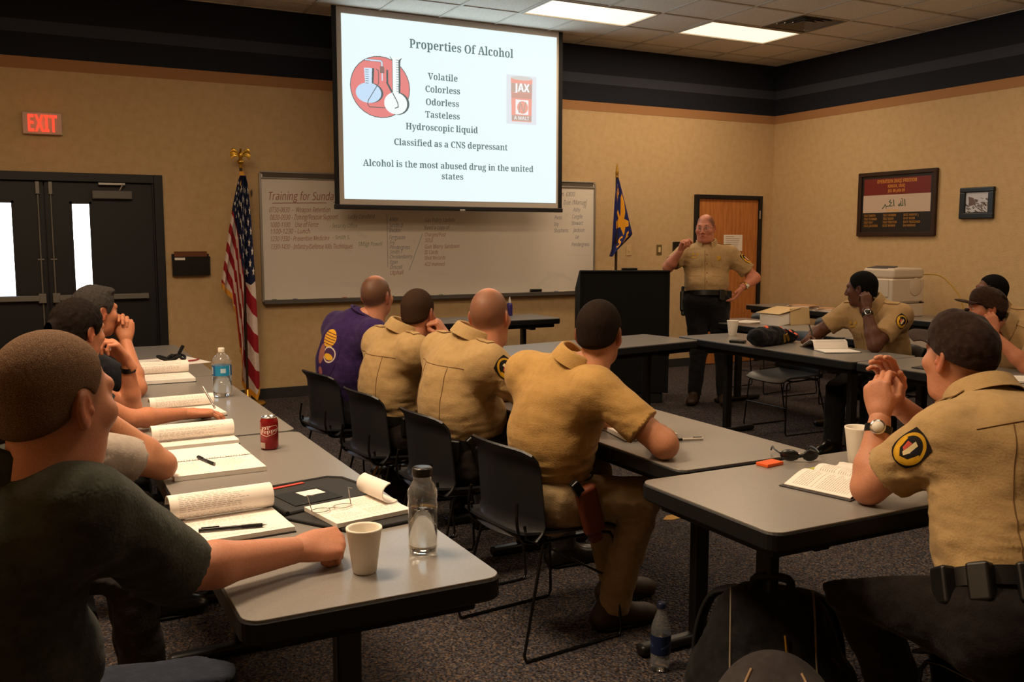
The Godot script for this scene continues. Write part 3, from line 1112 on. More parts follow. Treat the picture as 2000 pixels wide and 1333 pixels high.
func build_whiteboard() -> void:
	var W := 1875
	var H := 605
	var im := Image.create(W, H, false, Image.FORMAT_RGB8)
	im.fill(c8(228, 219, 207))
	# faint smears of wiped marker
	var r := RandomNumberGenerator.new()
	r.seed = 4
	for k in 40:
		var p := Vector2(r.randf() * W, r.randf() * H)
		line(im, [p, p + Vector2(r.randf_range(-160, 160), r.randf_range(-30, 30))], r.randf_range(8, 26), c8(228, 219, 207).lerp(c8(214, 207, 200), r.randf() * 0.5))
	var red := c8(150, 84, 72)
	var blue := c8(104, 104, 128)
	var green := c8(124, 136, 116)
	var gr := c8(118, 108, 112)
	var fn := font("Droid Sans")
	var rows := [
		[0.018, 0.2, 66, "Training for Sunday", red], [0.021, 0.297, 42, "0730-0830  -  Weapon Retention", red], [0.022, 0.356, 42, "0830-0930 - Zoning/Rescue Support", red], [0.022, 0.415, 42, "1000-1100    Use of Force", red],
		[0.022, 0.466, 40, "1100-1230 - Lunch", red], [0.022, 0.525, 40, "1230-1330 - Preventive Medicine", red], [0.022, 0.587, 40, "1330-1430 - Infantry/Defense Kills Techniques", red],
		[0.228, 0.34, 34, "Lucky Cornfield", gr], [0.178, 0.415, 34, "- Security Office", green], [0.185, 0.51, 36, "- Smith S.", green], [0.255, 0.565, 36, "SMSgt Powell", green],
		[0.343, 0.357, 36, "Atkin", blue], [0.343, 0.408, 36, "Smith D", blue], [0.343, 0.452, 36, "Becker", blue], [0.343, 0.51, 36, "Ferguson", blue], [0.344, 0.553, 34, "Fry", blue], [0.344, 0.592, 34, "Pendergress", blue], [0.344, 0.63, 34, "Smith T", blue], [0.343, 0.672, 34, "Christenberry", blue], [0.344, 0.716, 34, "Egan", blue], [0.344, 0.76, 34, "Driscoll", blue], [0.344, 0.808, 38, "Utphall", red],
		[0.447, 0.362, 36, "Gas Policy Update", gr], [0.445, 0.426, 36, "Need a copy of", gr], [0.446, 0.485, 34, "Charges/Post", red], [0.447, 0.532, 34, "SOLE", red], [0.446, 0.589, 36, "Gun Worry Sandown", red], [0.445, 0.636, 34, "ID Cards", red], [0.445, 0.684, 34, "Shot Records", red], [0.445, 0.738, 34, "422 manned", red],
		[0.885, 0.116, 44, "n  0800", gr], [0.892, 0.191, 44, "Due /Manuel", gr], [0.958, 0.222, 34, "TR", gr], [0.861, 0.327, 38, "Hess", blue], [0.859, 0.388, 38, "Ivy", blue], [0.859, 0.446, 38, "Stephens", blue],
		[0.924, 0.253, 38, "Ashy", blue], [0.921, 0.317, 38, "Cargile", blue], [0.919, 0.377, 38, "Stewart", blue], [0.924, 0.441, 38, "Jackson", blue], [0.934, 0.502, 38, "Le", blue], [0.92, 0.574, 36, "Pendergress", blue]]
	for q in rows:
		text(im, q[3], q[0] * W, q[1] * H, q[2] * 0.8, (q[4] as Color).lerp(c8(228, 219, 207), 0.12), fn, 0.0, 0.18, 0.62 if q[3].length() > 20 else 0.74, r.randf_range(-0.02, 0.0), 0.0)
	line(im, [Vector2(0.03 * W, 0.225 * H), Vector2(0.17 * W, 0.215 * H)], 3, red)
	line(im, [Vector2(0.337 * W, 0.3 * H), Vector2(0.338 * W, 0.74 * H)], 3, c8(150, 146, 152))
	line(im, [Vector2(0.44 * W, 0.46 * H), Vector2(0.4 * W, 0.77 * H)], 3, c8(150, 150, 160))
	var m := img_mat(im, 0.28, 0.5)
	var t := thing("whiteboard", "long wall whiteboard with faded marker notes behind the projection screen", "whiteboard", Vector3(3.875, 0.95, WZ))
	var pan := MB.new()
	pan.quad(Vector3(-1.875, 0, 0.02), Vector3(1.875, 0, 0.02), Vector3(1.875, 1.21, 0.02), Vector3(-1.875, 1.21, 0.02))
	obj("board_panel", pan, m, t)
	obj("backing", MB.new().box(Vector3(0, 0.605, 0.009), Vector3(3.75, 1.21, 0.018)), M.alu, t)
	for s in [-1, 1]: obj("side_rail", MB.new().rbox(Vector3(1.875 * s, 0.605, 0.014), Vector3(0.022, 1.23, 0.03), 0.003), M.alu, t)
	for yy2 in [1.175, 1.232]: obj("top_rail", MB.new().rbox(Vector3(0, yy2, 0.02), Vector3(3.74, 0.014, 0.028), 0.003), M.alu, t)
	obj("tack_strip", MB.new().box(Vector3(0, 1.203, 0.016), Vector3(3.7, 0.045, 0.022)), mat(c8(92, 82, 72), 0.9), t)
	var tr := MB.new()
	tr.rbox(Vector3(0, -0.012, 0.045), Vector3(3.76, 0.03, 0.09), 0.006)
	tr.rbox(Vector3(0, 0.006, 0.088), Vector3(3.76, 0.02, 0.008), 0.003)
	obj("marker_tray", tr, M.dark_alu, t)
	# markers and the eraser on the tray
	var at := WZ + 0.05
	var yy := 0.95 + 0.003 + 0.008
	for q in [[2.12, c8(30, 30, 34), "black capped marker at the left end of the whiteboard tray"], [2.32, c8(40, 50, 120), "blue capped marker on the whiteboard tray, second from the left"], [2.82, c8(170, 40, 36), "red capped marker on the whiteboard tray"], [3.32, c8(40, 84, 50), "green capped marker on the whiteboard tray left of the purple shirt's wearer"], [3.86, c8(84, 120, 50), "light green capped marker on the whiteboard tray right of the purple shirt"], [5.26, c8(50, 70, 130), "blue capped marker on the whiteboard tray right of the eraser"]]:
		var mk := thing("marker", q[2], "marker", Vector3(q[0], yy, at), 0, "whiteboard markers")
		obj("barrel", MB.new().tube([Vector3(0.0, 0, 0), Vector3(0.09, 0, 0)], 0.008, 10), M.white_plastic, mk)
		obj("cap", MB.new().tube([Vector3(-0.045, 0, 0), Vector3(0.0, 0, 0)], 0.0085, 10), mat(q[1], 0.4), mk)
	var er := thing("eraser", "black felt whiteboard eraser on the tray below the screen", "eraser", Vector3(4.98, 0.9535, at - 0.005))
	obj("grip", MB.new().rbox(Vector3(0, 0.032, 0), Vector3(0.13, 0.024, 0.05), 0.006), M.black_plastic, er)
	obj("felt", MB.new().rbox(Vector3(0, 0.01, 0), Vector3(0.125, 0.02, 0.046), 0.004), M.black, er)

# ---------------------------------------------------------------- furniture
func table(label: String, at: Vector3, length: float, width: float, along_z: bool, turn := 0.0, posts := 3) -> Node3D:
	var t := thing("training_table", label, "table", at, turn, "grey laminate training tables")
	var w := width if along_z else length
	var d := length if along_z else width
	var top := MB.new()
	top.xf = Transform3D(FLAT, Vector3(0, TT, 0))
	top.ext(round_rect(w - 0.008, d - 0.008, 0.04), -0.006, 0.0, 0.001)
	obj("tabletop", top, M.laminate, t)
	var eb := MB.new()
	eb.xf = Transform3D(FLAT, Vector3(0, TT, 0))
	eb.ext(round_rect(w, d, 0.044), -0.056, -0.0025, 0.006)
	obj("edge_band", eb, M.rubber, t)
	obj("under_frame", MB.new().rbox(Vector3(0, TT - 0.072, 0), Vector3(w - 0.10, 0.04, d - 0.10), 0.01), M.black, t)
	for s in [-1, 1]:
		if not (posts & (1 if s < 0 else 2)): continue
		var e: float = s * (length / 2 - 0.27)
		var c := Vector3(0, 0, e) if along_z else Vector3(e, 0, 0)
		var ac := Vector3(1, 0, 0) if along_z else Vector3(0, 0, 1)
		var th := Vector3(0, 0, 1) if along_z else Vector3(1, 0, 0)
		obj("leg", MB.new().rbox(c + Vector3(0, TT / 2 - 0.01, 0), Vector3(0, TT - 0.1, 0) + ac * 0.065 + th * 0.045, 0.01), M.black_metal, t)
		obj("foot", MB.new().rbox(c + Vector3(0, 0.026, 0), Vector3(0, 0.045, 0) + ac * (width - 0.06) + th * 0.055, 0.018), M.black_metal, t)
		obj("top_brace", MB.new().rbox(c + Vector3(0, TT - 0.1, 0), Vector3(0, 0.03, 0) + ac * (width - 0.18) + th * 0.06, 0.006), M.black_metal, t)
	return t

# a stacking chair that faces +x, its base at the middle of the seat on the floor
func make_chair(label: String) -> Node3D:
	var t := thing("stacking_chair", label, "chair", Vector3.ZERO, 0, "dark plastic stacking chairs")
	var P := []
	for j in 13:
		var v := j / 12.0
		var row := []
		for i in 13:
			var u := i / 6.0 - 1.0
			var y := lerpf(0.438, 0.79, v)
			# leaning back, a lip curling back at the foot and a soft roll at the head
			var x := -0.175 - 0.03 * v - 0.045 * pow(maxf(0.0, 1.0 - v / 0.16), 1.6) - 0.03 * pow(maxf(0.0, v - 0.82) / 0.18, 2.0)
			x += 0.055 * u * u
			y -= 0.012 * u * u * v + 0.012 * pow(absf(u), 8.0) * v
			row.append(Vector3(x, y, -u * (0.225 - 0.012 * v)))
		P.append(row)
	obj("backrest", MB.new().sheet(P, 0.009), M.chair, t)
	var S := []
	for j in 13:
		var v := j / 12.0
		var row := []
		for i in 13:
			var u := i / 6.0 - 1.0
			var x := lerpf(-0.215, 0.235, v)
			var y := 0.452 - 0.022 * (1.0 - u * u) * sin(PI * clampf(v * 0.9, 0, 1)) + 0.02 * pow(1.0 - v, 3.0) - 0.035 * pow(maxf(0.0, v - 0.8) / 0.2, 2.0) + 0.012 * pow(absf(u), 4.0)
			row.append(Vector3(x, y, u * (0.225 - 0.02 * absf(v - 0.5))))
		row.reverse()
		S.append(row)
	S.reverse()
	obj("seat", MB.new().sheet(S, 0.010), M.chair, t)
	for s in [-1, 1]:
		var z: float = 0.205 * s
		var p := [Vector3(-0.2, 0.50, z * 0.93), Vector3(-0.195, 0.452, z * 0.95), Vector3(-0.15, 0.432, z), Vector3(0.14, 0.424, z), Vector3(0.185, 0.415, z * 1.02), Vector3(0.2, 0.39, z * 1.04), Vector3(0.225, 0.03, z * 1.16), Vector3(0.215, 0.008, z * 1.17), Vector3(0.19, 0.006, z * 1.17), Vector3(-0.2, 0.006, z * 1.17), Vector3(-0.225, 0.008, z * 1.17), Vector3(-0.232, 0.03, z * 1.16), Vector3(-0.13, 0.425, z * 1.02)]
		obj("sled_frame", MB.new().tube(p, 0.0062, 8), M.rod, t)
		obj("back_bracket", MB.new().tube(smooth_path([Vector3(-0.15, 0.425, z * 0.9), Vector3(-0.2, 0.44, z * 0.88), Vector3(-0.222, 0.5, z * 0.85), Vector3(-0.215, 0.58, z * 0.8)], 4), 0.0062, 8), M.rod, t)
	obj("cross_bar", MB.new().tube([Vector3(0.13, 0.424, -0.205), Vector3(0.13, 0.424, 0.205)], 0.006, 8), M.rod, t)
	obj("cross_bar", MB.new().tube([Vector3(-0.14, 0.424, -0.205), Vector3(-0.14, 0.424, 0.205)], 0.006, 8), M.rod, t)
	obj("cross_bar", MB.new().tube([Vector3(0.213, 0.22, -0.226), Vector3(0.213, 0.22, 0.226)], 0.005, 8), M.rod, t)
	return t

func build_furniture() -> void:
	# left row, running away from the viewer
	table("near grey table of the left row with the foam cup and clear bottle", Vector3(0.6475, 0, -2.775), 1.85, 0.595, true)
	table("middle grey table of the left row with the tall water bottle", Vector3(0.6475, 0, -4.585), 1.73, 0.595, true)
	table("farthest grey table of the left row by the double doors", Vector3(0.6475, 0, -6.33), 1.72, 0.595, true)
	# hollow square
	table("grey table in front of the person in the tan polo shirt", Vector3(2.215, 0, -3.335), 1.78, 0.61, true)
	table("grey table in front of the person in the purple shirt", Vector3(2.215, 0, -5.13), 1.78, 0.61, true)
	table("grey table at the near right under the nearest brown-capped person's elbows", Vector3(2.625, 0, -2.1), 1.83, 0.62, false)
	table("grey table across the far side in front of the lectern", Vector3(3.635, 0, -5.80), 1.80, 0.60, false, 0.165, 2)
	table("grey table of the right row with the black bag and open workbook", Vector3(4.915, 0, -5.09), 1.80, 0.61, true)
	table("grey table of the right row in front of the two caps", Vector3(4.915, 0, -3.28), 1.80, 0.61, true)
	table("grey table of the second row with the tan binder", Vector3(5.99, 0, -6.2), 1.80, 0.60, true)
	table("grey table of the second row behind the people seated at the right", Vector3(5.99, 0, -4.39), 1.80, 0.60, true)
	table("dark edged side table below the whiteboard with the spray bottle", Vector3(3.76, 0, -8.2), 1.80, 0.60, false)
	table("side table in the far corner with scattered papers", Vector3(7.86, 0, -7.62), 1.83, 0.6, true)
	table("side table along the right wall carrying the printer", Vector3(7.86, 0, -5.8), 1.75, 0.6, true)
	# chairs
	var c0 := make_chair("dark chair under the person in the tan polo shirt")
	c0.position = Vector3(1.745, 0, -3.12)
	c0.rotation.y = 0.10
	dup(c0, Vector3(1.705, 0, -3.83), 0.08, "dark chair third from the doors in the middle row, behind the polo wearer")
	dup(c0, Vector3(1.655, 0, -4.52), 0.1, "dark chair under the person with a fist at the ear")
	dup(c0, Vector3(1.64, 0, -5.27), 0.15, "dark chair under the person in the purple shirt")
	dup(c0, Vector3(-0.09, 0, -1.93), 0.0, "dark chair under the person in the dark green shirt")
	dup(c0, Vector3(-0.10, 0, -3.12), 0.0, "dark chair under the person in the grey tee shirt")
	dup(c0, Vector3(-0.08, 0, -4.05), 0.0, "dark chair under the person in the black tee shirt")
	dup(c0, Vector3(-0.02, 0, -5.02), 0.0, "dark chair under the person with clasped hands by the doors")
	dup(c0, Vector3(2.28, 0, -1.40), PI / 2 - 0.1, "dark chair under the nearest person in a brown cap")
	dup(c0, Vector3(5.44, 0, -4.68), PI, "dark chair under the person writing at the right")
	dup(c0, Vector3(5.42, 0, -3.52), PI, "dark chair under the farther person in a brown cap")
	dup(c0, Vector3(6.66, 0, -4.5), PI, "dark chair behind the second row table at the far right")
	dup(c0, Vector3(5.44, 0, -5.62), PI, "empty dark chair behind the black bag")
	dup(c0, Vector3(6.75, 0, -6.55), PI, "empty dark chair behind the tan binder")
	dup(c0, Vector3(6.62, 0, -7.25), PI + 0.2, "empty dark chair beside the standing person's hip")
	build_lectern()

func build_lectern() -> void:
	var t := thing("lectern", "large black lectern beside the standing person", "lectern", Vector3(5.05, 0, -7.44), -0.46)
	# side outline (z across, y up): the top slopes back, the front is upright
	var side := PackedVector2Array([Vector2(-0.28, 0.1), Vector2(0.26, 0.1), Vector2(0.26, 1.235), Vector2(0.16, 1.25), Vector2(-0.28, 1.06)])
	for s in [-1, 1]:
		var mb := MB.new()
		mb.xf = Transform3D(Basis(Vector3(0, 0, 1), Vector3(0, 1, 0), Vector3(-1, 0, 0)), Vector3(0.405 * s, 0, 0))
		mb.ext(side, -0.015, 0.015, 0.003)
		obj("side_panel", mb, M.lectern, t)
	obj("front_panel", MB.new().rbox(Vector3(0, 0.67, 0.245), Vector3(0.79, 1.14, 0.02), 0.004), M.lectern, t)
	obj("top_panel", MB.new().rbox(Vector3(0, 1.155, -0.06), Vector3(0.79, 0.02, 0.46), 0.006, Basis(Vector3(1, 0, 0), -0.4)), M.lectern, t)
	obj("top_ledge", MB.new().rbox(Vector3(0, 1.245, 0.215), Vector3(0.84, 0.02, 0.11), 0.006), M.lectern, t)
	obj("shelf", MB.new().box(Vector3(0, 0.6, 0), Vector3(0.78, 0.02, 0.48)), M.lectern, t)
	obj("plinth", MB.new().rbox(Vector3(0, 0.05, 0), Vector3(0.74, 0.1, 0.48), 0.01), M.black, t)
	var r := thing("remote_control", "small black remote lying on the lectern", "remote", Vector3(5.0, 1.2555, -7.235), -0.46)
	obj("case", MB.new().rbox(Vector3(0, 0.011, 0), Vector3(0.15, 0.022, 0.04), 0.006), M.black_plastic, r)
	obj("buttons", MB.new().rbox(Vector3(0.02, 0.0225, 0), Vector3(0.04, 0.004, 0.02), 0.001), M.grey_metal, r)

# ---------------------------------------------------------------- flags
func star(im: Image, at: Vector2, r: float, c: Color, turn := 0.0) -> void:
	var p := PackedVector2Array()
	for k in 10:
		var a := turn - PI / 2 + k * PI / 5
		p.append(at + Vector2(cos(a), sin(a)) * (r if k % 2 == 0 else r * 0.42))
	poly_fill(im, p, c)

func pole_parts(t: Node3D, h: float, r: float, m: Material) -> void:
	obj("pole", MB.new().tube([Vector3(0, 0.05, 0), Vector3(0, h, 0)], r, 12), m, t)
	obj("floor_stand", MB.new().lathe([Vector2(0.0, 0), Vector2(0.16, 0), Vector2(0.165, 0.012), Vector2(0.15, 0.028), Vector2(0.05, 0.04), Vector2(0.028, 0.06), Vector2(0.026, 0.14), Vector2(0.018, 0.15)], 28), M.gold, t)

func build_us_flag() -> void:
	var t := thing("flag", "United States flag draped from a pole with a gold eagle", "flag", Vector3(1.775, 0, -8.78))
	pole_parts(t, 2.2, 0.013, M.dark_wood)
	# cloth: s runs across the gathered folds, v runs down; lengths differ from fold to fold
	var W := 512
	var H := 1024
	var im := Image.create(W, H, false, Image.FORMAT_RGB8)
	var red := c8(150, 34, 44)
	var white := c8(214, 196, 186)
	var navy := c8(26, 34, 66)
	im.fill(white)
	# stripes hang steeply; each band is drawn in cloth coordinates
	for k in 12:
		var y0 := -260.0 + k * 178.0
		poly_fill(im, PackedVector2Array([Vector2(0, y0), Vector2(W, y0 + 330), Vector2(W, y0 + 330 + 89), Vector2(0, y0 + 89)]), red)
	poly_fill(im, PackedVector2Array([Vector2(0, 0), Vector2(W, 0), Vector2(W, 505), Vector2(300, 505), Vector2(150, 440), Vector2(0, 330)]), navy)
	for r in 9:
		for c in 6:
			var q := Vector2(30 + c * 90 + (45 if r % 2 else 0), 70 + r * 48)
			if q.y < 300 + q.x * 0.55 and q.y < 490: star(im, q, 24, c8(226, 216, 206), 0.2)
	var cm := img_mat(im, 0.75, 0.3)
	cm.normal_enabled = true
	cm.normal_texture = M.weave
	cm.normal_scale = 0.2
	var P := []
	var nu := 41
	var nv := 33
	var fr := []
	for j in nv:
		var v := 1.0 - float(j) / (nv - 1)          # rows run from the foot up, so the front faces the room
		var row := []
		for i in nu:
			var s := float(i) / (nu - 1)
			row.append(flag_point(s, v))
		P.append(row)
	obj("flag_cloth", MB.new().sheet(P, 0.002), cm, t)
	var F := []
	for e in 2:
		var row := []
		for i in nu:
			var s := float(i) / (nu - 1)
			var q := flag_point(s, 1.0)
			row.append(q + Vector3(0, -0.05 if e == 0 else 0.004, 0.003))
		F.append(row)
	obj("fringe", MB.new().sheet(F, 0.003), mat(c8(214, 148, 40), 0.7), t, "gold fringe along the hem")
	var tp := [[], []]
	for i in 9:
		var s := i / 8.0
		tp[0].append(Vector3(lerpf(-0.03, 0.05, s), 2.04 - 0.06 * s, 0.03 + 0.012 * sin(s * 6)))
		tp[1].append(Vector3(lerpf(-0.018, 0.02, s), 2.16, 0.018))
	obj("sleeve_fringe", MB.new().sheet(tp, 0.003), mat(c8(214, 148, 40), 0.7), t)
	# eagle: ball, body, head and two raised wings
	var g := MB.new()
	g.lathe([Vector2(0.014, 2.19), Vector2(0.02, 2.2), Vector2(0.012, 2.22), Vector2(0.028, 2.235), Vector2(0.032, 2.25), Vector2(0.02, 2.27), Vector2(0.0, 2.272)], 16)
	g.ball(Vector3(0, 2.305, 0.004), Vector3(0.022, 0.04, 0.022), 12)
	g.ball(Vector3(0.002, 2.352, 0.014), Vector3(0.012, 0.014, 0.015), 10)
	g.tube([Vector3(0.002, 2.352, 0.025), Vector3(0.002, 2.346, 0.04)], [0.006, 0.001], 6)
	for s in [-1, 1]:
		var wg := []
		for j in 6:
			var row := []
			for i in 6:
				var a := i / 5.0
				var b := j / 5.0
				row.append(Vector3(s * (0.012 + 0.065 * a + 0.012 * sin(b * 3.0) * a), 2.30 + 0.05 * sin(a * 2.0) - b * (0.035 + 0.065 * a) + 0.02, 0.006 - 0.02 * a * a + 0.006 * sin(b * 9.0)))
			wg.append(row)
		g.sheet(wg, 0.005)
	obj("eagle_finial", g, M.gold, t, "gold eagle with spread wings")

func flag_point(s: float, v: float) -> Vector3:
	# left fold is short, the right folds are long; everything gathers at the top
	var left := lerpf(-0.02, -0.205, pow(v, 0.85))
	var right := lerpf(0.03, 0.13, pow(v, 0.6))
	var foot := 0.0
	var x := 0.0
	if s < 0.36:
		var a := s / 0.36
		foot = lerpf(1.15, 1.02, a)
		x = lerpf(lerpf(-0.02, -0.215, pow(v, 0.8)), lerpf(0.0, -0.085, v), a)
	else:
		var a := (s - 0.36) / 0.64
		foot = lerpf(0.36, 0.10, minf(a * 1.35, 1.0)) + maxf(0.0, a - 0.74) * 0.35
		x = lerpf(lerpf(0.0, -0.095, pow(v, 0.7)), lerpf(0.03, 0.095, pow(v, 0.45)), a)
		x += 0.02 * sin(a * 7.0 + v * 2.0) * v
	if absf(s - 0.36) < 0.05: foot = lerpf(foot, 0.8, 0.45)
	var y := lerpf(2.12, foot, v)
	var z := 0.02 + 0.055 * sin(s * 15.0 + v * 1.2) * minf(1.0, 0.25 + v) + 0.02 * sin(s * 33.0) * v - (0.05 if s < 0.36 else 0.0) * v
	return Vector3(x, y, z + 0.03)

func build_unit_flag() -> void:
	var t := thing("guidon", "blue and gold unit guidon on a dark pole behind the lectern", "flag", Vector3(5.83, 0, -8.70))
	pole_parts(t, 2.27, 0.015, M.dark_wood)
	var im := Image.create(512, 768, false, Image.FORMAT_RGB8)
	im.fill(c8(30, 38, 92))
	var au := c8(226, 156, 40)
	text(im, "NG", 210, 190, 150, au, font("Droid Sans", 700), 0.5, 0, 0.9, -0.5, 3)
	# bird with raised wings over a shield
	poly_fill(im, PackedVector2Array([Vector2(330, 190), Vector2(420, 150), Vector2(450, 230), Vector2(400, 330), Vector2(330, 400), Vector2(470, 420), Vector2(420, 470), Vector2(330, 480), Vector2(280, 560), Vector2(230, 480), Vector2(110, 500), Vector2(100, 430), Vector2(200, 400), Vector2(130, 340), Vector2(190, 310), Vector2(250, 380), Vector2(290, 280)]), au)
	text(im, "S F", 350, 650, 150, au, font("Droid Sans", 700), 0.5, 0, 0.9, -0.45, 3)
	var m := img_mat(im, 0.7, 0.3)
	var P := []
	for j in 25:
		var v := 1.0 - j / 24.0
		var row := []
		for i in 17:
			var s := i / 16.0
			var wl := lerpf(-0.014, -0.10, pow(v, 0.7))
			var wr := lerpf(0.014, 0.225, minf(v / 0.72, 1.0))
			if v > 0.72: wr = lerpf(0.225, -0.06, (v - 0.72) / 0.28)
			var foot := 1.36
			var y := lerpf(2.22, foot - 0.01 * s, v)
			row.append(Vector3(lerpf(wl, wr, s), y, 0.03 + 0.022 * sin(s * 9.0 + v * 2.0) * (0.2 + v) - 0.02 * s))
		P.append(row)
	obj("flag_cloth", MB.new().sheet(P, 0.002), m, t)
	obj("spear_finial", MB.new().lathe([Vector2(0.016, 2.03), Vector2(0.02, 2.045), Vector2(0.013, 2.06), Vector2(0.02, 2.075), Vector2(0.016, 2.1), Vector2(0.01, 2.15), Vector2(0.0, 2.2)], 14, Vector3(0, 0.19, 0)), M.gold, t, "brass spear point")

# ---------------------------------------------------------------- on the walls
func build_wall_things() -> void:
	var ex := thing("exit_sign", "red glowing EXIT sign above the double doors", "exit sign", Vector3(0.175, 2.525, WZ))
	obj("housing", MB.new().rbox(Vector3(0, 0, 0.025), Vector3(0.305, 0.185, 0.05), 0.008), mat(c8(200, 172, 152), 0.5), ex)
	var gl := mat(c8(180, 40, 30), 0.5)
	gl.emission_enabled = true
	gl.emission = c8(255, 66, 40)
	gl.emission_energy_multiplier = 1.35
	var tm := TextMesh.new()
	tm.font = font("Droid Sans", 700)
	tm.font_size = 64
	tm.pixel_size = 0.0031
	tm.depth = 0.004
	tm.text = "EXIT"
	var lt := MeshInstance3D.new()
	lt.mesh = tm
	lt.material_override = gl
	lt.name = "lettering"
	ex.add_child(lt)
	lt.position = Vector3(-0.002, -0.002, 0.053)
	lt.scale = Vector3(0.56, 1.0, 1)
	lt.set_meta("label", "glowing red letters EXIT")
	var lo := OmniLight3D.new()
	lo.name = "glow_light"
	lo.light_color = c8(255, 70, 40)
	lo.light_energy = 0.006
	lo.light_size = 0.08
	lo.shadow_enabled = true
	lo.omni_range = 8
	ex.add_child(lo)
	lo.position = Vector3(0, 0, 0.1)
	var led := mat(c8(90, 120, 30), 0.4)
	led.emission_enabled = true
	led.emission = c8(120, 200, 40)
	led.emission_energy_multiplier = 0.6
	obj("indicator", MB.new().ball(Vector3(0.153, -0.085, 0.03), Vector3(0.004, 0.004, 0.004), 8), led, ex)
	# wall pocket
	var po := thing("wall_pocket", "black wall file pocket holding a brown folder left of the flag", "file holder", Vector3(1.345, 1.21, WZ))
	var pk := MB.new()
	pk.xf = Transform3D(Basis(), Vector3(0, 0, 0))
	pk.ext(PackedVector2Array([Vector2(-0.155, 0), Vector2(0.155, 0), Vector2(0.17, 0.175), Vector2(-0.17, 0.175)]), 0.05, 0.058, 0.002)
	pk.box(Vector3(0, 0.004, 0.03), Vector3(0.31, 0.008, 0.055))
	pk.box(Vector3(-0.162, 0.09, 0.028), Vector3(0.006, 0.175, 0.055)).box(Vector3(0.162, 0.09, 0.028), Vector3(0.006, 0.175, 0.055))
	pk.box(Vector3(0, 0.1, 0.004), Vector3(0.33, 0.2, 0.006))
	obj("pocket", pk, M.black_plastic, po)
	obj("label_holder", MB.new().box(Vector3(-0.1, 0.155, 0.0595), Vector3(0.09, 0.022, 0.002)), M.paper, po)
	var fo := thing("folder", "brown folder sticking out of the black wall pocket", "folder", Vector3(1.345, 1.222, WZ + 0.03))
	obj("folder_front", MB.new().box(Vector3(0, 0.1, 0.006), Vector3(0.29, 0.2, 0.003)), mat(c8(112, 62, 34), 0.8), fo)
	obj("folder_back", MB.new().box(Vector3(0, 0.105, -0.004), Vector3(0.29, 0.21, 0.003)), mat(c8(96, 54, 30), 0.8), fo)
	# switches
	for q in [[6.241, 1.415, c8(206, 176, 128), "ivory wall light switch below the blue guidon"], [6.674, 1.42, c8(112, 98, 62), "brass wall plate with a pale rocker beside the lectern"]]:
		var s := thing("light_switch", q[3], "light switch", Vector3(q[0], q[1], WZ))
		obj("plate", MB.new().rbox(Vector3(0, 0, 0.003), Vector3(0.075, 0.12, 0.006), 0.002), mat(q[2], 0.4, 0.2 if q[0] > 6.5 else 0.0), s)
		obj("toggle", MB.new().rbox(Vector3(0, 0, 0.009), Vector3(0.03 if q[0] > 6.5 else 0.01, 0.06 if q[0] > 6.5 else 0.024, 0.012), 0.002), mat(c8(222, 196, 146), 0.4), s)
	var ph := thing("wall_phone", "small black wall box behind the standing person's raised hand", "wall box", Vector3(6.95, 1.435, WZ))
	obj("case", MB.new().rbox(Vector3(0, 0, 0.02), Vector3(0.16, 0.16, 0.04), 0.008), M.black_plastic, ph)
	obj("key_panel", MB.new().rbox(Vector3(0.02, 0, 0.041), Vector3(0.08, 0.1, 0.004), 0.001), M.dark_alu, ph)
	var no := Image.create(128, 96, false, Image.FORMAT_RGB8)
	no.fill(c8(232, 222, 210))
	for k in 7: no.fill_rect(Rect2i(12, 10 + k * 11, 60 + (k * 37) % 40, 3), c8(170, 150, 140))
	single("notice", MB.new().quad_p(Vector3(-0.15, -0.1, 0.026), Vector3(0.15, -0.1, 0.026), Vector3(0.15, 0.1, 0.026), Vector3(-0.15, 0.1, 0.026)), img_mat(no, 0.85), "white printed notice taped to the wooden door", "notice", Vector3(7.78, 1.5, WZ))
	single("wall_clip", MB.new().ball(Vector3(0, 0, 0.012), Vector3(0.009, 0.035, 0.012), 10), M.dark_alu, "small grey hook on the wall between flag and whiteboard", "hook", Vector3(1.92, 1.98, WZ))
	build_plaque()

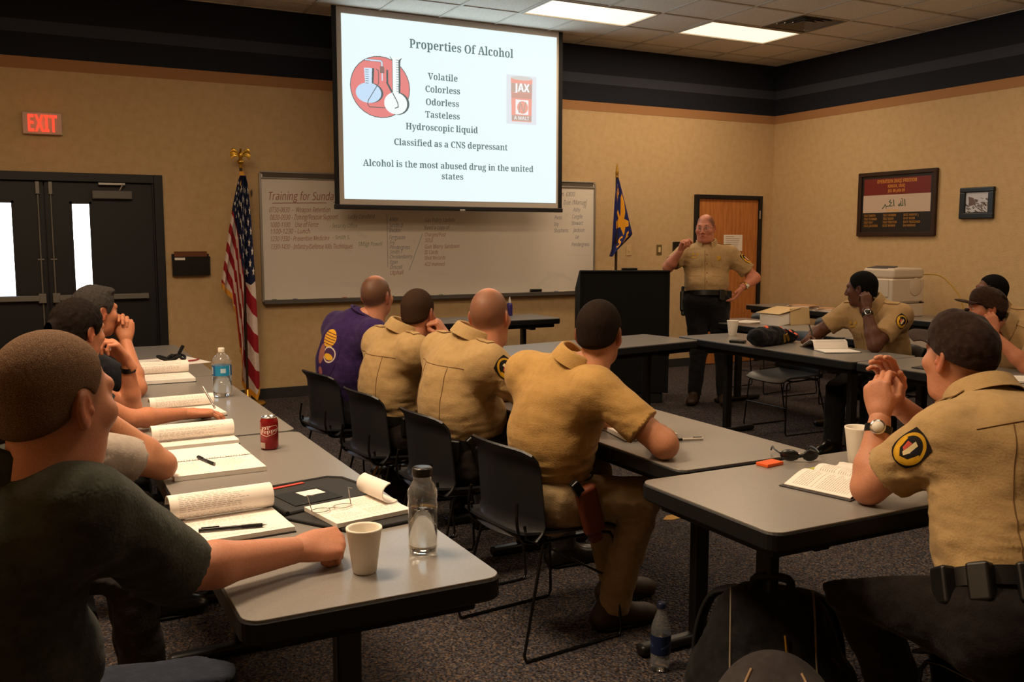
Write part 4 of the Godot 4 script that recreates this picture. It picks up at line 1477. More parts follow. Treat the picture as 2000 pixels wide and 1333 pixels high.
func build_plaque() -> void:
	var im := Image.create(1024, 690, false, Image.FORMAT_RGB8)
	im.fill(c8(26, 22, 20))
	im.fill_rect(Rect2i(36, 34, 952, 200), c8(112, 30, 26))
	im.fill_rect(Rect2i(30, 234, 964, 214), c8(198, 176, 158))
	im.fill_rect(Rect2i(610, 448, 250, 176), c8(12, 11, 11))
	var au := c8(206, 142, 48)
	var fn := font("Droid Sans", 700)
	text(im, "OPERATION IRAQI FREEDOM", 512, 92, 58, au, fn, 0.5, 0, 0.72)
	text(im, "KIRKUK, IRAQ", 512, 150, 52, au, fn, 0.5, 0, 0.72)
	text(im, "JUL 08-JAN 09", 512, 206, 52, au, fn, 0.5, 0, 0.72)
	text(im, "RAT THREE", 470, 440, 44, c8(214, 160, 70), fn, 0.5, 0, 0.8)
	var names := [["TSGT SMITH", "TSGT BOWEN", "SSGT HARVEY J"], ["TSGT TURNER", "TSGT BEAN", "SSGT WEBB"], ["TSGT RAY", "TSGT TROTTER", "SSGT FELICIANO"], ["TSGT JACKSON", "SSGT BOWER", "SRA BARNES"]]
	for r in 4:
		for c in 3: text(im, names[r][c], [50, 335, 630][c], 496 + r * 42, 38, c8(176, 122, 40), fn, 0, 0, 0.8)
	# green script drawn as pen strokes
	var g := c8(28, 66, 44)
	line(im, [Vector2(640, 300), Vector2(648, 372)], 12, g)
	line(im, [Vector2(612, 306), Vector2(618, 370), Vector2(590, 372), Vector2(586, 318)], 10, g)
	line(im, [Vector2(586, 340), Vector2(566, 376), Vector2(552, 366), Vector2(566, 350)], 10, g)
	line(im, [Vector2(590, 296), Vector2(600, 286), Vector2(610, 296)], 6, g)
	line(im, [Vector2(480, 300), Vector2(490, 372)], 12, g)
	line(im, [Vector2(466, 372), Vector2(420, 372), Vector2(452, 330), Vector2(416, 320), Vector2(440, 298)], 10, g)
	line(im, [Vector2(420, 372), Vector2(372, 374), Vector2(360, 352), Vector2(346, 376), Vector2(322, 400)], 10, g)
	disc(im, Vector2(376, 394), Vector2(7, 7), g)
	var m := img_mat(im, 0.4, 0.5)
	var t := thing("plaque", "dark framed red and white plaque with gold lettering on the right wall", "plaque", Vector3(WX, 1.93, -7.135), -PI / 2)
	obj("print", MB.new().quad_p(Vector3(-0.47, -0.31, 0.022), Vector3(0.47, -0.31, 0.022), Vector3(0.47, 0.31, 0.022), Vector3(-0.47, 0.31, 0.022)), m, t)
	var f := MB.new()
	f.rbox(Vector3(0, 0.33, 0.02), Vector3(1.03, 0.045, 0.04), 0.008).rbox(Vector3(0, -0.33, 0.02), Vector3(1.03, 0.045, 0.04), 0.008)
	f.rbox(Vector3(0.49, 0, 0.02), Vector3(0.05, 0.63, 0.038), 0.008).rbox(Vector3(-0.49, 0, 0.02), Vector3(0.05, 0.63, 0.038), 0.008)
	f.box(Vector3(0, 0, 0.01), Vector3(0.96, 0.64, 0.018))
	obj("frame", f, M.dark_wood, t)
	# small framed photograph
	var p := Image.create(128, 128, false, Image.FORMAT_RGB8)
	p.fill(c8(196, 198, 206))
	var r2 := RandomNumberGenerator.new()
	r2.seed = 9
	for k in 60:
		var q := Vector2(r2.randf() * 128, 40 + r2.randf() * 88)
		line(p, [q, q + Vector2(r2.randf_range(4, 14), r2.randf_range(4, 12))], r2.randf_range(3, 8), c8(60, 50, 46).lerp(c8(150, 136, 128), r2.randf()))
	poly_fill(p, PackedVector2Array([Vector2(14, 30), Vector2(44, 40), Vector2(60, 80), Vector2(20, 90)]), c8(110, 90, 84))
	var s := thing("framed_photo", "small black framed photograph beside the plaque", "picture", Vector3(WX, 1.902, -6.157), -PI / 2)
	obj("photograph", MB.new().quad_p(Vector3(-0.125, -0.09, 0.018), Vector3(0.125, -0.09, 0.018), Vector3(0.125, 0.115, 0.018), Vector3(-0.125, 0.115, 0.018)), img_mat(p, 0.35), s)
	var sf := MB.new()
	sf.rbox(Vector3(0, 0.132, 0.018), Vector3(0.38, 0.05, 0.036), 0.01).rbox(Vector3(0, -0.125, 0.018), Vector3(0.38, 0.06, 0.036), 0.01)
	sf.rbox(Vector3(0.157, 0, 0.018), Vector3(0.064, 0.22, 0.034), 0.01).rbox(Vector3(-0.157, 0, 0.018), Vector3(0.064, 0.22, 0.034), 0.01)
	sf.box(Vector3(0, 0, 0.008), Vector3(0.34, 0.26, 0.014))
	obj("frame", sf, M.black_plastic, s)

# ---------------------------------------------------------------- people
const UP := Vector3(0, 1, 0)

func lin(r: float, g: float, b: float, a := 1.0) -> Color:
	var c := c8(r, g, b).srgb_to_linear()
	c.a = a
	return c

func skin_mat() -> StandardMaterial3D:
	if not M.has("skin"):
		var m := mat(Color.WHITE, 0.5, 0, 0.4)
		m.vertex_color_use_as_albedo = true
		m.albedo_texture = noise_tex(128, noise(0.12, 41, 3), [c8(232, 228, 226), c8(250, 249, 248), c8(255, 255, 255)])
		m.subsurf_scatter_enabled = true
		m.subsurf_scatter_strength = 0.08
		m.normal_enabled = true
		m.normal_texture = M.weave
		m.normal_scale = 0.12
		M.skin = tri_map(m, 9.0)
	return M.skin

func hair_mat(c: Color, c2: Color, seed_no: int) -> StandardMaterial3D:
	var m := mat(Color.WHITE, 0.85, 0, 0.2)
	m.albedo_texture = noise_tex(128, noise(0.22, seed_no, 3), [c.darkened(0.25), c, c2])
	m.normal_enabled = true
	m.normal_texture = M.weave
	m.normal_scale = 0.55
	return tri_map(m, 12.0)

func frame_of(fwd: Vector3, up: Vector3) -> Basis:
	var z := fwd.normalized()
	var x := up.cross(z).normalized()
	return Basis(x, z.cross(x), z)

# --- head: local z looks out of the face, y up; origin between the ears
func head_field(d: Dictionary, cell: float) -> Vox:
	var v := Vox.new(Vector3(-0.11, -0.17, -0.13), Vector3(0.11, 0.15, 0.14), cell)
	var w: float = d.get("face_w", 1.0)
	v.ell(Vector3(0, 0.032, -0.016), Vector3(0.077, 0.093, 0.099), 0.02)
	v.ell(Vector3(0, -0.032, 0.022), Vector3(0.063 * w, 0.082, 0.070), 0.03)
	v.ell(Vector3(0, -0.078, 0.03), Vector3(0.05 * w, 0.034, 0.045), 0.03)          # jaw
	v.ell(Vector3(0, -0.1, 0.062), Vector3(0.022, 0.016, 0.018), 0.025)             # chin
	if w > 1.08: v.ell(Vector3(0, -0.105, 0.02), Vector3(0.058 * w, 0.03, 0.05), 0.03)
	v.cap(Vector3(-0.034, 0.03, 0.078), Vector3(0.034, 0.03, 0.078), 0.013, 0.013, 0.02)
	for s in [-1, 1]:
		v.ell(Vector3(0.041 * s * w, -0.018, 0.062), Vector3(0.024, 0.022, 0.022), 0.025)
		v.ell(Vector3(0.031 * s, 0.01, 0.099), Vector3(0.017, 0.011, 0.014), 0.012, Basis(), true)
		v.ell(Vector3(0.031 * s, 0.010, 0.078), Vector3(0.0125, 0.0115, 0.0125), 0.004)
	v.cap(Vector3(0, 0.018, 0.090), Vector3(0, -0.026, 0.109), 0.008, 0.0125, 0.012)
	for s in [-1, 1]: v.ell(Vector3(0.012 * s, -0.032, 0.098), Vector3(0.009, 0.008, 0.011), 0.008)
	v.cap(Vector3(-0.02, -0.058, 0.082), Vector3(0.02, -0.058, 0.082), 0.007, 0.007, 0.008)
	v.cap(Vector3(-0.018, -0.07, 0.081), Vector3(0.018, -0.07, 0.081), 0.0075, 0.0075, 0.008)
	v.cap(Vector3(-0.021, -0.064, 0.094), Vector3(0.021, -0.064, 0.094), 0.003, 0.003, 0.004, Vector3.ZERO, 1.0, false, true)
	v.cap(Vector3(0, -0.04, -0.02), Vector3(0, -0.19, -0.045), 0.052 * w, 0.056 * w, 0.03)   # neck
	for s in [-1, 1]:
		var b := Basis(UP, -0.45 * s) * Basis(Vector3(1, 0, 0), -0.15)
		v.ell(Vector3(0.079 * s, -0.002, -0.012), Vector3(0.009, 0.033, 0.021), 0.008, b)
		v.ell(Vector3(0.076 * s, -0.028, -0.006), Vector3(0.008, 0.012, 0.011), 0.006, b)
		v.ell(Vector3(0.0885 * s, 0.002, -0.008), Vector3(0.007, 0.02, 0.011), 0.004, b, true)
		v.ell(Vector3(0.0775 * s, -0.008, 0.006), Vector3(0.006, 0.008, 0.006), 0.004)
	return v

func make_head(who: Node3D, d: Dictionary, mb: MB, xf: Transform3D, cell: float) -> void:
	var v := head_field(d, cell)
	var skin: Color = d.skin
	var p := Paint.new()
	p.base = skin
	p.pa = Vector3(0, d.get("hair_y", 0.078), 0.08)
	p.na = Vector3(0, 0.494, -0.87)
	p.pb = Vector3(0, -0.012, 0.03)
	p.nb = Vector3(0, 0.923, -0.385)
	var hc: Color = d.get("hair", c8(60, 45, 35)).srgb_to_linear()
	p.scalp = hc
	p.scalp_mix = d.get("stubble", 0.6)
	p.beard_mix = d.get("beard", 0.0)
	var rd := Color(skin.r * 1.05, skin.g * 0.72, skin.b * 0.68, 0.6)
	for s in [-1, 1]:
		p.spot(Vector3(0.045 * s, -0.025, 0.075), Vector3(0.03, 0.026, 0.03), rd, 0.9)
		p.spot(Vector3(0.082 * s, -0.005, -0.01), Vector3(0.02, 0.045, 0.035), rd, 0.6)
		p.spot(Vector3(0.032 * s, 0.036, 0.09), Vector3(0.02, 0.006, 0.02), Color(hc.r, hc.g, hc.b, 0.75), 0.5)
		p.spot(Vector3(0.031 * s, 0.01, 0.09), Vector3(0.014, 0.006, 0.012), Color(0.45, 0.42, 0.4, 0.85), 0.3)
		p.spot(Vector3(0.031 * s, 0.01, 0.092), Vector3(0.006, 0.006, 0.008), Color(0.03, 0.025, 0.02, 0.95), 0.4)
		p.spot(Vector3(0.031 * s, 0.018, 0.09), Vector3(0.017, 0.0035, 0.014), Color(0.04, 0.03, 0.025, 0.6), 0.6)
	if d.get("bald", false): p.spot(Vector3(0, 0.12, 0.02), Vector3(0.068, 0.075, 0.105), Color(skin.r, skin.g, skin.b, 0.95), 0.55)
	p.spot(Vector3(0, -0.03, 0.112), Vector3(0.018, 0.018, 0.02), rd, 0.8)
	p.spot(Vector3(0, -0.064, 0.088), Vector3(0.026, 0.012, 0.014), Color(skin.r * 0.82, skin.g * 0.5, skin.b * 0.5, 0.75), 0.5)
	p.spot(Vector3(0, -0.064, 0.092), Vector3(0.02, 0.0025, 0.012), Color(0.05, 0.02, 0.02, 0.7), 0.6)
	v.emit(mb, xf, p)
	# hair as a shell over the scalp
	var thick: float = d.get("hair_thick", 0.0)
	if thick > 0.0:
		var g := Vox.new(Vector3(-0.12, -0.11, -0.15), Vector3(0.12, 0.165, 0.125), cell)
		var tk := thick
		g.ell(Vector3(0, 0.032 + tk * 0.25, -0.016), Vector3(0.077 + tk * 0.8, 0.093 + tk, 0.099 + tk), 0.02)
		g.ell(Vector3(0, -0.03, -0.045), Vector3(0.06 + tk * 0.6, 0.06, 0.055 + tk), 0.03)
		if d.has("hair_front"): g.ell(Vector3(0, 0.105, 0.05), Vector3(0.055, 0.02 + d.hair_front, 0.04), 0.02)
		var ns := noise(90.0 if thick < 0.012 else 45.0, 3, 2)
		g.ruffle(ns, minf(thick * 0.14, 0.003), Vector3(1, 0.45, 1))
		if thick >= 0.009: g.ruffle(noise(60.0, 9, 2), 0.003, Vector3(1, 0.4, 0.6))
		var fade: float = d.get("fade", 0.03 if thick < 0.009 else 0.014)
		g.cut(p.pa, -p.na, fade)
		g.cut(p.pb + Vector3(0, d.get("nape", 0.0), 0), -p.nb, fade)
		for s in [-1, 1]: g.ell(Vector3(0.08 * s, -0.006, -0.006), Vector3(0.02, 0.036, 0.024), 0.008, Basis(), true)
		if d.get("bun", false):
			g.ell(Vector3(0.0, 0.0, -0.135), Vector3(0.03, 0.045, 0.026), 0.02)
		var hm := MB.new()
		g.emit(hm, xf)
		obj("hair", hm, hair_mat(d.hair, d.get("hair2", d.hair), int(thick * 9000) + 3), who)
	if d.get("cap", false): make_cap(who, d, xf, cell)
	if d.get("glasses", false):
		var gm := MB.new()
		gm.xf = xf
		for s in [-1, 1]:
			var ring := []
			for k in 17:
				var a := TAU * k / 16
				ring.append(Vector3(0.033 * s + cos(a) * 0.024, 0.006 + sin(a) * 0.017, 0.102 - absf(cos(a) * 0.024 + 0.033) * 0.12))
			gm.tube(ring, 0.0013, 5, 1.0, false)
			gm.tube([Vector3(0.056 * s, 0.012, 0.096), Vector3(0.074 * s, 0.014, 0.05), Vector3(0.08 * s, 0.014, -0.005)], 0.0013, 5)
		gm.tube([Vector3(-0.01, 0.012, 0.106), Vector3(0.01, 0.012, 0.106)], 0.0013, 5)
		obj("eyeglasses", gm, M.alu, who, "thin wire eyeglasses")

func make_cap(who: Node3D, d: Dictionary, xf: Transform3D, cell: float) -> void:
	var g := Vox.new(Vector3(-0.12, -0.06, -0.15), Vector3(0.12, 0.175, 0.13), cell)
	g.ell(Vector3(0, 0.03, -0.016), Vector3(0.085, 0.105, 0.107), 0.02)
	g.ell(Vector3(0, 0.085, 0.025), Vector3(0.066, 0.058, 0.066), 0.04)
	g.ruffle(noise(14.0, 6, 2), 0.004)
	g.cut(Vector3(0, 0.016, 0), Vector3(0, -0.94, 0.33).normalized(), 0.004)
	var cm := MB.new()
	g.emit(cm, xf)
	var m := cloth(d.cap_color, 6.0, 0.95, 0.15)
	var crown := obj("cap_crown", cm, m, who, "brown ball cap crown")
	var b := MB.new()
	b.xf = xf
	var P := []
	for j in 9:
		var v := j / 8.0
		var row := []
		for i in 15:
			var a := (i / 14.0 - 0.5) * 2.2
			var r0 := Vector3(sin(a) * 0.087, 0.0, cos(a) * 0.098)
			var r1 := Vector3(sin(a) * 0.083, 0.0, cos(a) * 0.098 + 0.085 * cos(a * 0.72))
			var q := r0.lerp(r1, v)
			q.y = 0.05 + (0.0 if v < 0.01 else 0.006 * sin(v * PI)) - 4.2 * q.x * q.x * (0.35 + v * 0.65) + 0.012 * v
			row.append(q)
		P.append(row)
	b.sheet(P, 0.004)
	obj("brim", b, m, who, "curved cap brim")
	var bt := MB.new()
	bt.xf = xf
	bt.ball(Vector3(0, 0.147, -0.012), Vector3(0.008, 0.005, 0.008), 8)
	obj("cap_button", bt, m, crown)

# --- hand: y along the fingers, z out of the palm, x to the thumb
const POSES := {
	"fist": [[1.25, 1.6, 0.8], [1.3, 1.6, 0.8], [1.35, 1.6, 0.8], [1.4, 1.6, 0.8]],
	"loose": [[0.7, 0.9, 0.5], [0.85, 1.05, 0.55], [0.95, 1.15, 0.6], [1.0, 1.2, 0.6]],
	"relaxed": [[0.3, 0.45, 0.25], [0.38, 0.5, 0.3], [0.42, 0.55, 0.3], [0.5, 0.55, 0.3]],
	"flat": [[0.08, 0.15, 0.08], [0.1, 0.18, 0.1], [0.12, 0.2, 0.1], [0.15, 0.2, 0.12]],
	"pinch": [[0.75, 0.95, 0.3], [1.15, 1.3, 0.6], [1.25, 1.4, 0.7], [1.3, 1.4, 0.7]],
}
func make_hand(mb: MB, d: Dictionary, wrist: Vector3, dir: Vector3, palm: Vector3, right: bool, pose: String, p: Paint, cell := 0.0035, scl := 1.0) -> void:
	var y := dir.normalized()
	var z := (palm - y * palm.dot(y)).normalized()
	var x := y.cross(z)
	var m := 1.0 if right else -1.0
	var v := Vox.new(Vector3(-0.07, -0.05, -0.035), Vector3(0.07, 0.21, 0.10), cell)
	v.cap(Vector3(0, -0.04, 0), Vector3(0, 0.015, 0), 0.030, 0.029, 0.02, Vector3(0, 0, 1), 0.78)
	v.ell(Vector3(0, 0.055, 0.0), Vector3(0.042, 0.052, 0.016), 0.02)
	v.cap(Vector3(0.018 * m, 0.015, 0.008), Vector3(0.034 * m, 0.05, 0.012), 0.017, 0.013, 0.015)
	var bx := [0.03, 0.0105, -0.0095, -0.0285]
	var by := [0.093, 0.098, 0.093, 0.083]
	var ln := [0.043, 0.047, 0.043, 0.034]
	var rr := [0.0095, 0.0098, 0.0092, 0.0082]
	var ps: Array = POSES[pose]
	for f in 4:
		var q := Vector3(bx[f] * m, by[f], 0.0)
		v.cap(Vector3(bx[f] * 0.55 * m, 0.02, 0), q, 0.012, 0.0115, 0.012)
		var a := 0.0
		var spread: float = (bx[f] * m) * (1.6 if pose == "flat" or pose == "relaxed" else 0.4)
		for j in 3:
			a += ps[f][j]
			var l: float = ln[f] * [1.0, 0.62, 0.52][j]
			var e := q + Vector3(spread * cos(a), cos(a), sin(a)).normalized() * l
			var r0: float = rr[f] * (1.06 - j * 0.08)
			v.cap(q, e, r0, r0 * 0.92, 0.004)
			q = e
	var th := [Vector3(0.024, 0.02, 0.008), Vector3(0.047, 0.052, 0.016), Vector3(0.056, 0.082, 0.024), Vector3(0.056, 0.105, 0.03)]
	if pose == "fist": th = [Vector3(0.024, 0.025, 0.01), Vector3(0.043, 0.055, 0.026), Vector3(0.03, 0.083, 0.047), Vector3(0.008, 0.092, 0.052)]
	elif pose == "pinch" or pose == "loose": th = [Vector3(0.024, 0.022, 0.01), Vector3(0.047, 0.055, 0.026), Vector3(0.047, 0.086, 0.047), Vector3(0.036, 0.108, 0.058)]
	for j in 3:
		v.cap(th[j] * Vector3(m, 1, 1), th[j + 1] * Vector3(m, 1, 1), [0.0145, 0.0115, 0.0105][j], [0.0115, 0.0105, 0.0092][j], 0.006)
	v.emit(mb, Transform3D(Basis(x * scl, y * scl, z * scl), wrist + y * 0.012), p)

func lims(pts: Array, pad: float) -> Array:
	var lo := Vector3(1e9, 1e9, 1e9)
	var hi := -lo
	for q in pts:
		lo = lo.min(q); hi = hi.max(q)
	return [lo - Vector3(pad, pad, pad), hi + Vector3(pad, pad, pad)]

# a thin strip laid on a field along projected points
func strip_on(v: Vox, pts: Array, dir: Vector3, r: float, off := 0.0) -> MB:
	var mb := MB.new()
	var seg := []
	for q in pts:
		var hp := v.hit(q, dir, 0.7)
		if hp == Vector3.INF:
			if seg.size() > 2: mb.tube(seg, r, 5)
			seg = []
		else: seg.append(hp - dir * off)
	if seg.size() > 2: mb.tube(seg, r, 5)
	return mb

# a shaped badge laid on a field: centre, outward direction, up direction, outline radii by angle
func patch_on(v: Vox, c: Vector3, out: Vector3, up: Vector3, w: float, h: float, shield: bool) -> MB:
	var mb := MB.new()
	var x := up.cross(out).normalized()
	var y := out.cross(x).normalized()
	var rings := 5
	var segs := 24
	for j in rings + 1:
		for i in segs:
			var a := TAU * i / segs
			var o2 := Vector2(cos(a), sin(a))
			if shield:
				var k := 1.0 / maxf(absf(o2.x), absf(o2.y))
				o2 *= lerpf(1.0, k, 0.55 if o2.y > 0 else 0.15)
			o2 *= float(j) / rings
			var q := c + x * o2.x * w * 0.5 + y * o2.y * h * 0.5
			var hp := v.hit(q + out * 0.12, -out, 0.25)
			if hp == Vector3.INF: hp = q
			mb.vert(hp + out * 0.0025, v.grad(hp), Vector2(0.5 + o2.x * 0.5, 0.5 - o2.y * 0.5))
	for j in rings:
		for i in segs:
			var a := j * segs + i
			var b := j * segs + (i + 1) % segs
			mb.tri(a, a + segs, b + segs); mb.tri(a, b + segs, b)
	return mb

func patch_mat() -> StandardMaterial3D:
	if not M.has("patch"):
		var im := Image.create(256, 256, false, Image.FORMAT_RGB8)
		im.fill(c8(26, 22, 20))
		disc(im, Vector2(128, 128), Vector2(116, 118), c8(196, 150, 34))
		disc(im, Vector2(128, 128), Vector2(92, 94), c8(30, 26, 24))
		line(im, [Vector2(40, 120), Vector2(60, 190), Vector2(128, 228), Vector2(196, 190), Vector2(216, 120)], 30, c8(214, 164, 40))
		poly_fill(im, PackedVector2Array([Vector2(70, 110), Vector2(110, 96), Vector2(112, 170), Vector2(84, 164)]), c8(200, 84, 70))
		poly_fill(im, PackedVector2Array([Vector2(112, 70), Vector2(150, 74), Vector2(160, 130), Vector2(140, 190), Vector2(112, 180)]), c8(226, 208, 160))
		poly_fill(im, PackedVector2Array([Vector2(150, 84), Vector2(204, 100), Vector2(180, 128), Vector2(152, 140)]), c8(28, 28, 40))
		M.patch = img_mat(im, 0.8, 0.3)
	return M.patch

func make_person(d: Dictionary) -> Node3D:
	var hip: Vector3 = d.hip
	var base := Vector3(hip.x, 0, hip.z)
	var who := thing("person", d.label, "person", base)
	var ox := Transform3D(Basis(), -base)
	var neck: Vector3 = d.neck
	var hd: Vector3 = d.head
	var shl: Vector3 = d.shl
	var shr: Vector3 = d.shr
	var F: Vector3 = d.face.normalized()
	var R := F.cross(UP)
	var S := (neck - hip).normalized()
	var ra := (shr - shl).normalized()
	var fw := S.cross(ra).normalized()
	var w: float = d.get("w", 1.0)
	var belly: float = d.get("belly", 0.0)
	var stand: bool = d.get("stand", false)
	var cell: float = d.get("cell", 0.012)
	var seed_no: int = d.get("seed", 1)
	# ---- clothes: shirt
	var sl: float = d.get("sleeve", 0.72)
	var sel: Vector3 = shl.lerp(d.ell, sl)
	var ser: Vector3 = shr.lerp(d.elr, sl)
	var bx := lims([hip, neck, shl, shr, sel, ser], 0.24)
	var v := Vox.new(bx[0], bx[1], cell)
	var chest := neck - S * 0.17
	var tuck: bool = d.get("tuck", true)
	var hem := hip + S * (0.10 if tuck else -0.02)
	var midb := hip.lerp(neck, 0.48) - fw * float(d.get("bow", 0.0))
	v.cap(hip + S * 0.02, midb, 0.158 * w, 0.170 * w, 0.05, fw, 0.70)
	v.cap(midb, chest, 0.170 * w, 0.178 * w, 0.05, fw, 0.70)
	v.cap(shl.lerp(neck, 0.2) - S * 0.035, shr.lerp(neck, 0.2) - S * 0.035, 0.072 * w, 0.072 * w, 0.05)
	v.ell(neck - S * 0.17 - fw * 0.03, Vector3(0.13, 0.14, 0.13) * w, 0.06)
	for sp0 in [shl, shr]: v.cap(sp0.lerp(neck, 0.12) - S * 0.05 - fw * 0.012, chest + S * 0.02, 0.07 * w, 0.12 * w, 0.07)
	v.cap(neck - S * 0.02, shl - S * 0.0, 0.062, 0.06, 0.05)
	v.cap(neck - S * 0.02, shr - S * 0.0, 0.062, 0.06, 0.05)
	if belly > 0.0: v.ell(hip + S * 0.19 + fw * 0.05 * belly, Vector3(0.165 * w, 0.15, 0.165 * w) * (0.85 + belly * 0.15), 0.06)
	var sw: float = d.get("sleeve_w", 1.0)
	v.cap(shl, sel, 0.072 * w, 0.07 * sw * w, 0.035, Vector3.ZERO, 1.0, true)
	v.cap(shr, ser, 0.072 * w, 0.07 * sw * w, 0.035, Vector3.ZERO, 1.0, true)
	v.ruffle(noise(6.0, seed_no, 2), d.get("wrinkle", 0.0045), Vector3(1.0, 1.7, 1.0))
	# folds that run round the waist and out from the armpits
	v.ruffle(noise(11.0, seed_no + 5, 2), 0.019, Vector3(0.45, 2.0, 0.45), hip + S * 0.13, 0.25)
	v.ruffle(noise(13.0, seed_no + 6, 2), 0.010, Vector3(0.8, 1.5, 0.8), shl.lerp(d.ell, 0.3) - S * 0.07, 0.15)
	v.ruffle(noise(13.0, seed_no + 7, 2), 0.010, Vector3(0.8, 1.5, 0.8), shr.lerp(d.elr, 0.3) - S * 0.07, 0.15)
	for cr in d.get("creases", []):
		v.cap(cr[0], cr[1], cr[2], cr[2] * 0.5, 0.02, Vector3.ZERO, 1.0, false, true)
	v.cut(hem, -S, 0.008)
	var sm := MB.new()
	v.emit(sm, ox)
	var shirt := obj("shirt", sm, d.shirt, who, d.get("shirt_label", ""))
	# ---- trousers
	var hl := hip - R * 0.095
	var hr := hip + R * 0.095
	var knl: Vector3 = d.get("knl", hip - R * 0.14 + F * 0.43 + UP * 0.01)
	var knr: Vector3 = d.get("knr", hip + R * 0.14 + F * 0.43 + UP * 0.01)
	var anl: Vector3 = d.get("anl", Vector3(knl.x, 0.1, knl.z) + F * 0.04)
	var anr: Vector3 = d.get("anr", Vector3(knr.x, 0.1, knr.z) + F * 0.04)
	var tb := lims([hip, knl, knr, anl, anr], 0.2)
	var tv := Vox.new(tb[0], tb[1], cell)
	tv.cap(hl + UP * 0.01, hr + UP * 0.01, 0.113 * w, 0.113 * w, 0.05, F, 0.95)
	tv.cap(hip, hip + S * 0.12 - fw * float(d.get("bow", 0.0)) * 0.3, 0.158 * w, 0.158 * w, 0.04, fw, 0.70)
	if belly > 0.0 and stand: tv.ell(hip + S * 0.04 + fw * 0.03, Vector3(0.19, 0.1, 0.16) * w * 0.95, 0.05)
	for q in [[hl, knl, anl], [hr, knr, anr]]:
		tv.cap(q[0], q[1], 0.098 * w, 0.074 * w, 0.04)
		tv.cap(q[1], q[2] + UP * -0.02, 0.073 * w, 0.064, 0.03, Vector3.ZERO, 1.0, true)
	tv.ruffle(noise(7.0, seed_no + 2, 2), 0.006, Vector3(1, 1.6, 1))
	for q in [knl, knr, hip]: tv.ruffle(noise(12.0, seed_no + 3, 2), 0.010, Vector3(1, 1.6, 1), q, 0.17)
	tv.cut(hip + S * 0.125, S, 0.006)
	var tm := MB.new()
	tv.emit(tm, ox)
	obj("trousers", tm, d.pants, who)
	# ---- belt round the waist, following the shirt
	if d.get("belt", false):
		var bm := MB.new()
		var rows := [[], []]
		var cb := hip + S * 0.105
		var sx := S.cross(fw).normalized()
		for i in 41:
			var a := TAU * i / 40
			var dr := fw * cos(a) + sx * sin(a)
			for e in 2:
				var o2 := cb + S * (0.024 if e else -0.024)
				var r := 0.24
				while r > 0.06 and v.at(hem + S * 0.02 + dr * r) > 0.0: r -= 0.004
				rows[e].append(o2 + dr * (r + 0.010) - base)
		bm.sheet(rows, 0.006, true)
		obj("belt", bm, M.leather, who)
		for a in d.get("pouches", [1.9, 2.5, -1.8]):
			var dr := fw * cos(a) + sx * sin(a)
			var r := 0.26
			while r > 0.06 and minf(v.at(cb + dr * r), tv.at(cb + dr * r)) > 0.0: r -= 0.004
			var bs := Basis(S.cross(dr).normalized(), S, dr)
			obj("belt_pouch", MB.new().rbox(cb + dr * (r + 0.02) - S * 0.02 - base, Vector3(0.06, 0.1, 0.045), 0.01, bs), M.leather, who)
		if d.has("holster"):
			var dr := fw * cos(d.holster) + sx * sin(d.holster)
			var r := 0.28
			while r > 0.06 and minf(v.at(cb + dr * r), tv.at(cb + dr * r)) > 0.0: r -= 0.004
			var dn := (UP * -1.0 + F * 0.1).normalized() if stand else (-S * 0.8 + F * 0.3).normalized()
			var bs := Basis((-dn).cross(dr).normalized(), -dn, dr).orthonormalized()
			var hm := MB.new()
			hm.rbox(cb + dr * (r + 0.035) + dn * 0.07 - base, Vector3(0.085, 0.2, 0.05), 0.018, bs)
			hm.rbox(cb + dr * (r + 0.03) + dn * 0.16 - base, Vector3(0.055, 0.1, 0.04), 0.014, bs)
			obj("holster", hm, d.get("holster_mat", M.leather), who)
			var gm := MB.new()
			gm.rbox(cb + dr * (r + 0.04) - dn * 0.03 - bs.x * 0.03 - base, Vector3(0.038, 0.085, 0.03), 0.008, bs * Basis(Vector3(0, 0, 1), 0.35))
			obj("pistol_grip", gm, M.black_plastic, who)
	# ---- shoes
	for q in [[anl, d.get("toel", F)], [anr, d.get("toer", F)]]:
		var a: Vector3 = q[0]
		var td: Vector3 = (q[1] as Vector3).normalized()
		var fy := a.y - 0.1
		var heel := Vector3(a.x, fy + 0.045, a.z) - td * 0.05
		var toe := Vector3(a.x, fy + 0.036, a.z) + td * 0.17
		var sb := lims([heel, toe, a], 0.07)
		var sv := Vox.new(sb[0], sb[1], 0.008)
		sv.cap(heel, toe - td * 0.03, 0.04, 0.046, 0.02)
		sv.cap(heel + UP * 0.01, a + UP * 0.02, 0.042, 0.05, 0.03)
		sv.ell(toe, Vector3(0.045, 0.034, 0.045), 0.02)
		sv.cap(a, toe - td * 0.05, 0.045, 0.03, 0.03)
		sv.cut(Vector3(0, fy + 0.003, 0), Vector3(0, -1, 0))
		var fm2 := MB.new()
		sv.emit(fm2, ox)
		var shoe := obj("shoe", fm2, d.shoes, who)
		var so := MB.new()
		so.tube([heel - UP * (heel.y - fy - 0.011) - base - td * 0.01, Vector3(a.x, fy + 0.011, a.z) + td * 0.06 - base, toe - UP * (toe.y - fy - 0.011) - base + td * 0.015], [0.04, 0.046, 0.038], 12, 0.24, true, UP)
		obj("sole", so, M.black, shoe)
	# ---- body: head, neck, core, arms and hands as one mesh
	var mb := MB.new()
	mb.has_col = true
	var hf := frame_of(d.look, d.get("head_up", UP))
	var hs: float = d.get("head_scale", 1.0)
	var hx := Transform3D(hf * Basis.from_scale(Vector3(hs, hs, hs)), hd - base)
	make_head(who, d, mb, hx, d.get("head_cell", 0.0042))
	var sp := Paint.new()
	sp.base = d.skin
	var nb := hd - hf.y * 0.1 * hs - hf.z * 0.03
	var cb2 := lims([nb, neck, chest, hip, shl, shr], 0.13)
